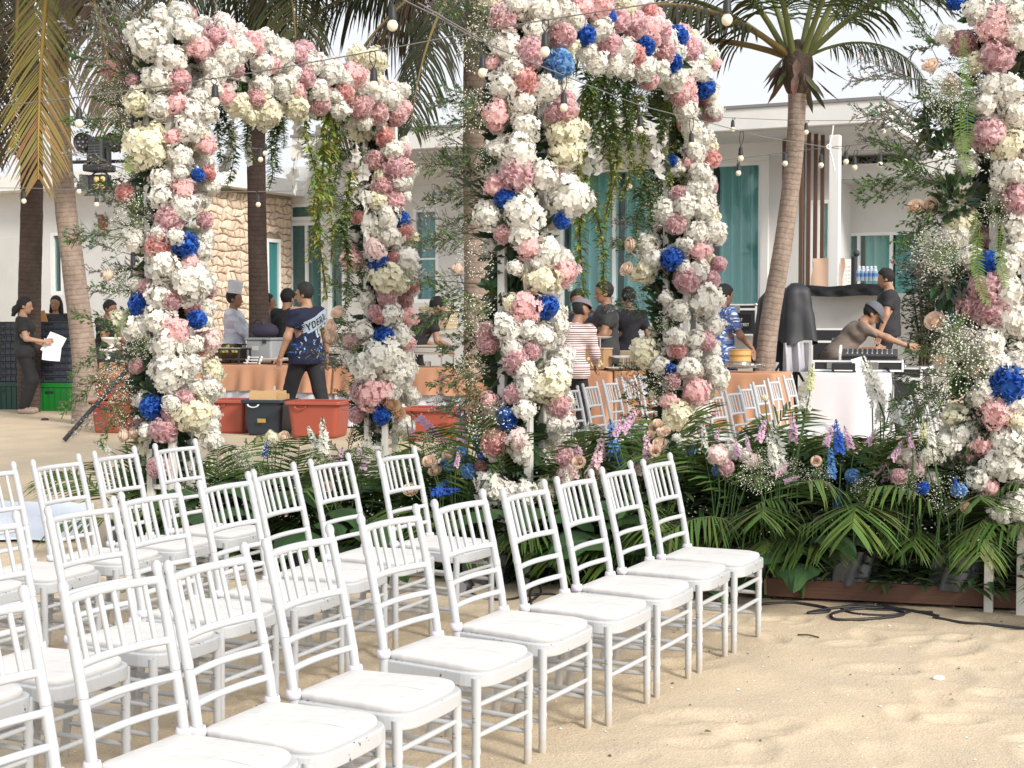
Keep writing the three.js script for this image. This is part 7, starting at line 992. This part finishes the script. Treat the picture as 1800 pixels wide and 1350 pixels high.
  for (const l of legs) part('shoe', mesh([cone(l.an.clone().setY(0.05), l.toe.clone().setY(0.042), 0.046, 0.04), cone(l.an.clone().setY(0.04).add(V(0, 0, -0.04)), l.toe, 0.038, 0.036)], 0.02, 0.013, [l.an, l.toe], 0.08, (x, y) => -y), std(o.shoe || [0.03, 0.03, 0.03], 0.6), t);
  t.scale.setScalar(H);
  return { t, hd, up, arms, headRot };
}
const stand = (px, d, y = 0) => { const p = at(px, 700, d); p.y = sandHeight(p.x, p.z) + y; return p; };
const R90 = Math.PI / 2;
{ // woman in black at the far left, papers in hand
  const { t, arms } = person('woman in black with tied back hair reading white papers by the crates', stand(44, 20.6), R90 + 0.15, { height: 1.62, fem: 1, hair: 'tail', skin: 2, head: [0.18, 0], wrists: [V(-0.12, 1.07, 0.3), V(0.12, 1.0, 0.26)], hands: [V(0.2, 0.1, 1), V(-0.2, 0, 1)], shirt: { sleeve: 0.6 }, shoe: [0.3, 0.24, 0.2] }); void arms;
  const g = new THREE.PlaneGeometry(0.24, 0.32, 8, 8), a = g.attributes.position; for (let i = 0; i < a.count; i++) a.setZ(i, 0.03 * Math.sin(a.getX(i) * 9 + a.getY(i) * 5)); g.computeVertexNormals(); const w = t.localToWorld(V(0, 1.03, 0.42)); t.updateMatrixWorld(); w.copy(V(0, 1.03, 0.42).applyMatrix4(t.matrixWorld));
  tag(part('paper_sheets', merged([g, g.clone().rotateZ(0.35).translate(0.02, -0.1, 0.012)]), M.paper, scene, w, V(-0.5, 0.5, -0.3)), 'white sheets of paper held by the woman in black', 'paper');
}
person('woman with long black hair standing behind the dark crates', stand(101, 22.6, 0.05), 0.2, { height: 1.62, fem: 1, hair: 'long', skin: 1, head: [0.1, -0.3], wrists: [V(-0.15, 1.05, 0.28), V(0.15, 1.05, 0.28)] });
person('dark dressed worker mostly hidden behind the left flower column', stand(182, 21.0), 1.2, { height: 1.6, skin: 1, lean: 0.2, head: [0.2, 0], wrists: [V(-0.12, 1.0, 0.4), V(0.14, 1.0, 0.4)] });
{ // chef
  const cm = std([0.62, 0.63, 0.72], 0.8, { bumpMap: cushTex, bumpScale: 0.03 });
  const { t, hd, headRot } = person('chef in a white jacket and tall white hat behind the buffet', stand(413, 20.3), R90 - 0.1, { height: 1.72, skin: 1, bulk: 1.04, head: [0.12, 0], wrists: [V(-0.1, 1.0, 0.36), V(0.12, 0.98, 0.34)], hands: [V(0.1, -0.2, 1), V(-0.1, -0.2, 1)], shirt: { sleeve: 2, mat: cm, collar: 1, hem: 0.2, name: 'chef_jacket' } });
  const hat = new THREE.LatheGeometry([[0, 0.185], [0.07, 0.182], [0.1, 0.172], [0.108, 0.15], [0.1, 0.09], [0.094, 0.062], [0.096, 0.058], [0.096, 0], [0.09, 0]].map((q) => new THREE.Vector2(...q)), 36), hp = hat.attributes.position; for (let i = 0; i < hp.count; i++) { const y = hp.getY(i); if (y > 0.07) { const a = Math.atan2(hp.getZ(i), hp.getX(i)), k = 1 + 0.025 * Math.sin(a * 18); hp.setX(i, hp.getX(i) * k); hp.setZ(i, hp.getZ(i) * k); } } hat.computeVertexNormals();
  part('chef_hat', hat, M.whiteCloth, t, hd(0, 0.245, -0.01), headRot);
}
person('worker in a grey shirt half hidden behind the dark palm trunk', stand(474, 20.3), R90 + 0.3, { height: 1.66, skin: 1, shirt: { col: [0.2, 0.2, 0.23] } });
person('man in a plain black shirt seen from behind at the buffet', stand(505, 19.8), Math.PI - 0.5, { height: 1.72, skin: 0, head: [0.25, 0], wrists: [V(-0.2, 1.0, 0.3), V(0.2, 1.0, 0.3)], shirt: { sleeve: 0.9, collar: 1 } });
{ // man in the printed t-shirt walking
  const tex = textTex(512, 512, (x, W, H) => { const r = RNG(4); x.fillStyle = '#0c1430'; x.fillRect(0, 0, W, H); for (let k = 0; k < 260; k++) { const v = Math.pow(r(), 0.7), px = W * r(), py = H * (0.35 + 0.65 * v); x.fillStyle = ['#123a7a', '#0a2350', '#1d5ba6', '#050912', '#0b0f1c', '#8fa6bd', '#040608'][Math.floor(r() * 7)]; x.beginPath(); x.ellipse(px, py, 4 + 22 * r() * r(), 3 + 14 * r() * r(), r() * 3, 0, 7); x.fill(); } x.save(); x.translate(300, 190); x.rotate(-0.36); x.fillStyle = 'rgba(190,205,215,0.85)'; for (let k = 0; k < 14; k++) x.fillRect(-190 + 40 * r(), -60 + k * 8, 330 + 60 * r(), 6); x.fillStyle = '#05070c'; x.font = 'bold 96px sans-serif'; x.textAlign = 'center'; x.fillText('YDERA', 0, 30); x.fillStyle = 'rgba(190,205,215,0.85)'; x.fillRect(-60, 55, 180, 70); x.fillStyle = '#05070c'; x.fillText('LO', 20, 118); x.restore(); });
  tex.wrapS = tex.wrapT = THREE.RepeatWrapping; tex.repeat.set(-1.9, 1.55); tex.offset.set(0.5, -1.32 - 0.02); tex.wrapS = THREE.MirroredRepeatWrapping;
  const { t, arms } = person('man in a dark blue printed t-shirt walking left past the buffet', stand(540, 17.0), -2.35, { height: 1.74, bulk: 1.1, head: [0.2, 0.55], ankles: [V(-0.1, 0.085, -0.3), V(0.1, 0.085, 0.28)], wrists: [V(-0.3, 0.82, 0.02), V(0.28, 0.85, 0.14)], shirt: { sleeve: 0.62, hem: 0.14, mat: std([1, 1, 1], 0.85, { map: tex, bumpMap: cushTex, bumpScale: 0.02 }) } }); void t; void arms;
}
person('man in a black t-shirt bending over the chafing dish', stand(722, 18.9), 0.5 + R90, { height: 1.72, lean: 0.55, head: [0.3, 0], headFollow: 0.9, wrists: [V(-0.12, 0.98, 0.5), V(0.14, 0.96, 0.48)], shirt: { sleeve: 0.6 } });
{ // worker in striped top and cap
  const st = textTex(64, 256, (x, W, H) => { x.fillStyle = '#e9d2cf'; x.fillRect(0, 0, W, H); x.fillStyle = '#e6bcbc'; x.fillRect(0, 0, W, 26); x.fillStyle = '#26222a'; for (let k = 0; k < 7; k++) x.fillRect(0, 30 + k * 33, W, 12); }); st.wrapS = st.wrapT = THREE.RepeatWrapping; st.repeat.set(1, 5.2);
  const { t, hd, headRot } = person('worker in a striped long sleeved top and grey cap seen from behind', stand(1003, 15.1), Math.PI - 0.45, { height: 1.6, fem: 1, skin: 1, lean: 0.35, head: [0.15, -0.4], headFollow: 0.8, wrists: [V(-0.14, 0.98, 0.38), V(0.16, 0.98, 0.4)], shirt: { sleeve: 2, hem: 0.12, name: 'striped_top', mat: std([0.9, 0.9, 0.9], 0.9, { map: st }) } });
  const cap = part('cap', new THREE.SphereGeometry(0.118, 22, 12, 0, 6.3, 0, 1.5).scale(0.95, 0.95, 1.06), std([0.17, 0.15, 0.17], 0.85), t, hd(0, 0.21, -0.005), headRot); part('peak', new THREE.CylinderGeometry(0.085, 0.085, 0.008, 20, 1, false, -R90, Math.PI).scale(0.95, 1, 1.15).translate(0, 0.0, 0.075), cap.material, cap);
}
person('young man in a dark grey t-shirt looking down behind the buffet', stand(1014, 18.1), -0.1, { height: 1.68, skin: 1, head: [0.35, 0.1], wrists: [V(-0.16, 1.0, 0.28), V(0.16, 1.0, 0.28)], shirt: { col: [0.045, 0.055, 0.085] } });
person('man in a charcoal polo shirt facing left at the buffet', stand(1064, 17.6), -R90 + 0.15, { height: 1.76, bulk: 1.12, skin: 1, head: [0.2, 0], wrists: [V(-0.12, 1.0, 0.34), V(0.16, 0.98, 0.28)], shirt: { col: [0.035, 0.038, 0.04], collar: 1, sleeve: 0.65, name: 'polo_shirt', hem: 0.16 } });
person('person in black seen from behind near the teal curtains', stand(1106, 18.9), Math.PI + 0.2, { height: 1.72, shirt: { sleeve: 0.7, col: [0.02, 0.018, 0.025] }, lean: 0.12 });
{ const tx = textTex(256, 256, (x, W, H) => { const r = RNG(6); x.fillStyle = '#5d74a8'; x.fillRect(0, 0, W, H); for (let k = 0; k < 420; k++) { x.fillStyle = ['#26428c', '#a9b6d2', '#34559f', '#dfe4ee', '#1c2f66'][Math.floor(r() * 5)]; x.beginPath(); x.ellipse(W * r(), H * r(), 2 + 9 * r(), 2 + 5 * r(), r() * 3, 0, 7); x.fill(); } }); tx.wrapS = tx.wrapT = THREE.RepeatWrapping; tx.repeat.set(2.4, 2.4);
  person('man in a blue floral shirt half hidden behind the middle arch', stand(1268, 17.1), R90 + 0.5, { height: 1.72, skin: 0, head: [0.3, 0], wrists: [V(-0.16, 0.98, 0.32), V(0.26, 0.88, 0.14)], shirt: { mat: std([1, 1, 1], 0.8, { map: tx }), sleeve: 0.72, hem: 0.2, collar: 1, name: 'floral_shirt' }, trousers: { col: [0.02, 0.025, 0.05] } }); }
{ // sound engineer bending over the desk
  const p = stand(1466, 17.3), { t, hd, headRot } = person('man in a tan t-shirt and grey cap bending over the sound desk', p, R90 + 0.1, { height: 1.74, skin: 0, lean: 0.72, hipY: 0.86, head: [0.15, -0.15], headFollow: 0.85, wrists: [V(-0.26, 0.99, 0.8), V(0.12, 0.96, 0.54)], hands: [V(0.15, -0.15, 1), V(0.1, -0.1, 1)], elbows: [V(-0.8, -0.2, -0.2), V(0.5, -1, -0.2)], ankles: [V(-0.12, 0.085, -0.1), V(0.12, 0.085, 0.05)], shirt: { col: [0.19, 0.15, 0.125], sleeve: 0.62, hem: 0.06 }, trousers: { col: [0.02, 0.03, 0.055], name: 'jeans' } });
  const cm = std([0.115, 0.12, 0.145], 0.85), cap = part('cap', new THREE.SphereGeometry(0.12, 24, 14, 0, 6.3, 0, 1.55).scale(0.95, 1, 1.06), cm, t, hd(0, 0.2, -0.005), headRot); part('peak', new THREE.CylinderGeometry(0.09, 0.09, 0.008, 20, 1, false, -R90, Math.PI).scale(0.95, 1, 1.2).rotateX(0.15).translate(0, -0.008, 0.075), cm, cap); part('wrist_watch', new THREE.TorusGeometry(0.03, 0.009, 6, 16), M.black, t, V(-0.27, 0.99, 0.77), V(0, 0.4, 0));
}
person('man in a black t-shirt standing beside the parapet looking down', stand(1560, 19.6), -R90 - 0.35, { height: 1.74, bulk: 1.1, skin: 0, head: [0.3, 0], wrists: [V(-0.2, 0.95, 0.35), V(0.3, 0.86, 0.08)], shirt: { col: [0.022, 0.022, 0.028], sleeve: 0.62 }, trousers: { col: [0.014, 0.015, 0.02] } });
// ---------- festoon lights ----------
M.bulbGlass = std([0.80, 0.72, 0.56], 0.12, { clearcoat: 0.6 }); M.wire = std([0.17, 0.165, 0.155], 0.6); M.socket = std([0.02, 0.02, 0.022], 0.5);
const socketGeo = merged([cyl(0.0155, 0.019, 0.05, 14, 0, -0.025, 0), cyl(0.02, 0.02, 0.008, 14, 0, -0.048, 0), cyl(0.009, 0.0155, 0.012, 10, 0, 0.006, 0)]), bulbGeo = new THREE.LatheGeometry([[0.0001, -0.05], [0.009, -0.0485], [0.0165, -0.043], [0.0215, -0.034], [0.0232, -0.0255], [0.0215, -0.017], [0.0165, -0.008], [0.0125, 0.002]].map((q) => new THREE.Vector2(...q)), 20), capGeo = new THREE.CylinderGeometry(0.004, 0.004, 0.02, 6);
function festoon(label, nodes, bulbs, k = 1) {   // nodes: [px, py, depth]; bulbs: [px, py of the bulb, cord length factor]
  const pts = nodes.map((q) => at(...q)), curve = new THREE.CatmullRomCurve3(pts, false, 'catmullrom', 0.3), b = pts[0], t = thing('festoon_lights', label, 'string lights', b.clone()), loc = (p) => p.clone().sub(b);
  part('cable', tubeGeo(curve.getPoints(70).map(loc), 0.0032 * k, 6), M.wire, t);
  const dense = curve.getPoints(400), px = (p) => 900 + F * p.x / -p.z;
  for (const [x, y] of bulbs) {
    let best = dense[0]; for (const p of dense) if (Math.abs(px(p) - x) < Math.abs(px(best) - x)) best = p;
    const d = -best.z, c = at(x, y, d), sk = c.clone().add(V(0, 0.078 * k, 0)); if (sk.y > best.y - 0.01) sk.y = Math.max(sk.y, best.y - 0.03);
    const s = part('socket', socketGeo, M.socket, t, loc(sk), null, k); part('bulb', bulbGeo, M.bulbGlass, s, V(0, -0.05, 0));
    const top = sk.clone().add(V(0, 0.01, 0)); for (const w of [-0.012, 0.012]) part('cord', tubeGeo([loc(top), loc(top.clone().lerp(best, 0.5).add(V(w * 1.3, 0, 0))), loc(best.clone().add(V(w, 0, 0)))], 0.0028 * k, 5), M.socket, t); part('clip', capGeo, M.socket, t, loc(best), V(0, 0, R90), k);
  }
  return t;
}
festoon('long festoon cable rising from the left edge across both arches', [[-60, 192, 8.4], [130, 172, 8.0], [430, 130, 7.4], [700, 82, 7.0], [940, 38, 6.7], [1250, -10, 6.4], [1500, -60, 6.2]], [[139, 218], [378, 180], [657, 152], [958, 92]]);
festoon('festoon cable sloping down to the right across the middle arch', [[640, -45, 6.2], [700, -5, 6.5], [770, 30, 6.9], [850, 75, 7.4], [990, 132, 8.2], [1125, 185, 9.4], [1240, 214, 10.6], [1340, 240, 11.5], [1456, 259, 12.5]], [[848, 129], [991, 190], [1125, 229], [1215, 256], [1302, 279]]);
festoon('near festoon cable above the frame with two large pale bulbs', [[600, -60, 6.3], [690, -22, 6.2], [1000, -40, 6.1], [1278, -22, 6.0], [1400, -30, 6]], [[690, 46], [1278, 36]], 1.0);
festoon('level festoon cable in front of the villa roof', [[1235, 205, 15], [1330, 209, 15], [1420, 212, 15], [1555, 211, 15], [1700, 207, 15]], [[1288, 228], [1417, 233], [1553, 231]], 1.1);
festoon('festoon cable meeting the white column from the left', [[1225, 288, 13], [1300, 278, 12.9], [1380, 268, 12.7], [1456, 259, 12.5]], [[1298, 305], [1380, 288], [1443, 291]], 1.05);
festoon('festoon cable running right from the white column', [[1456, 259, 12.5], [1510, 254, 12.3], [1600, 241, 12], [1700, 225, 11.6]], [[1487, 285], [1547, 290]], 1.05);
festoon('lower festoon cable from the white column to the right arch', [[1456, 259, 12.5], [1500, 264, 12.5], [1580, 262, 12.5], [1700, 255, 12.5]], [[1502, 295], [1592, 284]], 1.05);
festoon('low festoon cable across the left villa wall', [[-40, 330, 14], [60, 331, 14], [200, 335, 14], [430, 337, 14], [560, 334, 14], [700, 327, 14], [830, 320, 14]], [[42, 354], [139, 337], [170, 360], [454, 360], [763, 354]], 1.05);
festoon('short festoon cable under the left arch beam', [[370, 250, 13], [460, 262, 13], [520, 258, 13], [640, 265, 13]], [[458, 281], [466, 270], [516, 279]], 1.0);
festoon('festoon cable behind the hanging vines of the middle arch', [[980, 290, 13.5], [1080, 302, 13.5], [1180, 300, 13.5], [1250, 290, 13.5]], [[1107, 328]], 1.0);
{ // white tie where the cables meet
  const p = at(1457, 258, 12.4); tag(part('cable_tie', merged([tubeGeo([V(0, 0, 0), V(0.03, 0.12, 0), V(0.035, 0.18, 0)], 0.006, 6), tubeGeo([V(0, 0, 0), V(0.03, -0.1, 0), V(0.05, -0.2, 0)], 0.006, 6), new THREE.TorusGeometry(0.018, 0.006, 6, 12)]), M.whitePaint, scene, p), 'white plastic tie joining the festoon cables in front of the column', 'cable tie');
  const c = thing('guy_wire', 'thin taut wire from the middle arch up to the left', 'wire', at(735, 5, 6.8)); part('wire', tubeGeo([V(0, 0, 0), at(850, 72, 7.2).sub(at(735, 5, 6.8))], 0.004, 5), M.wire, c);
}
renderer.render(scene, camera);
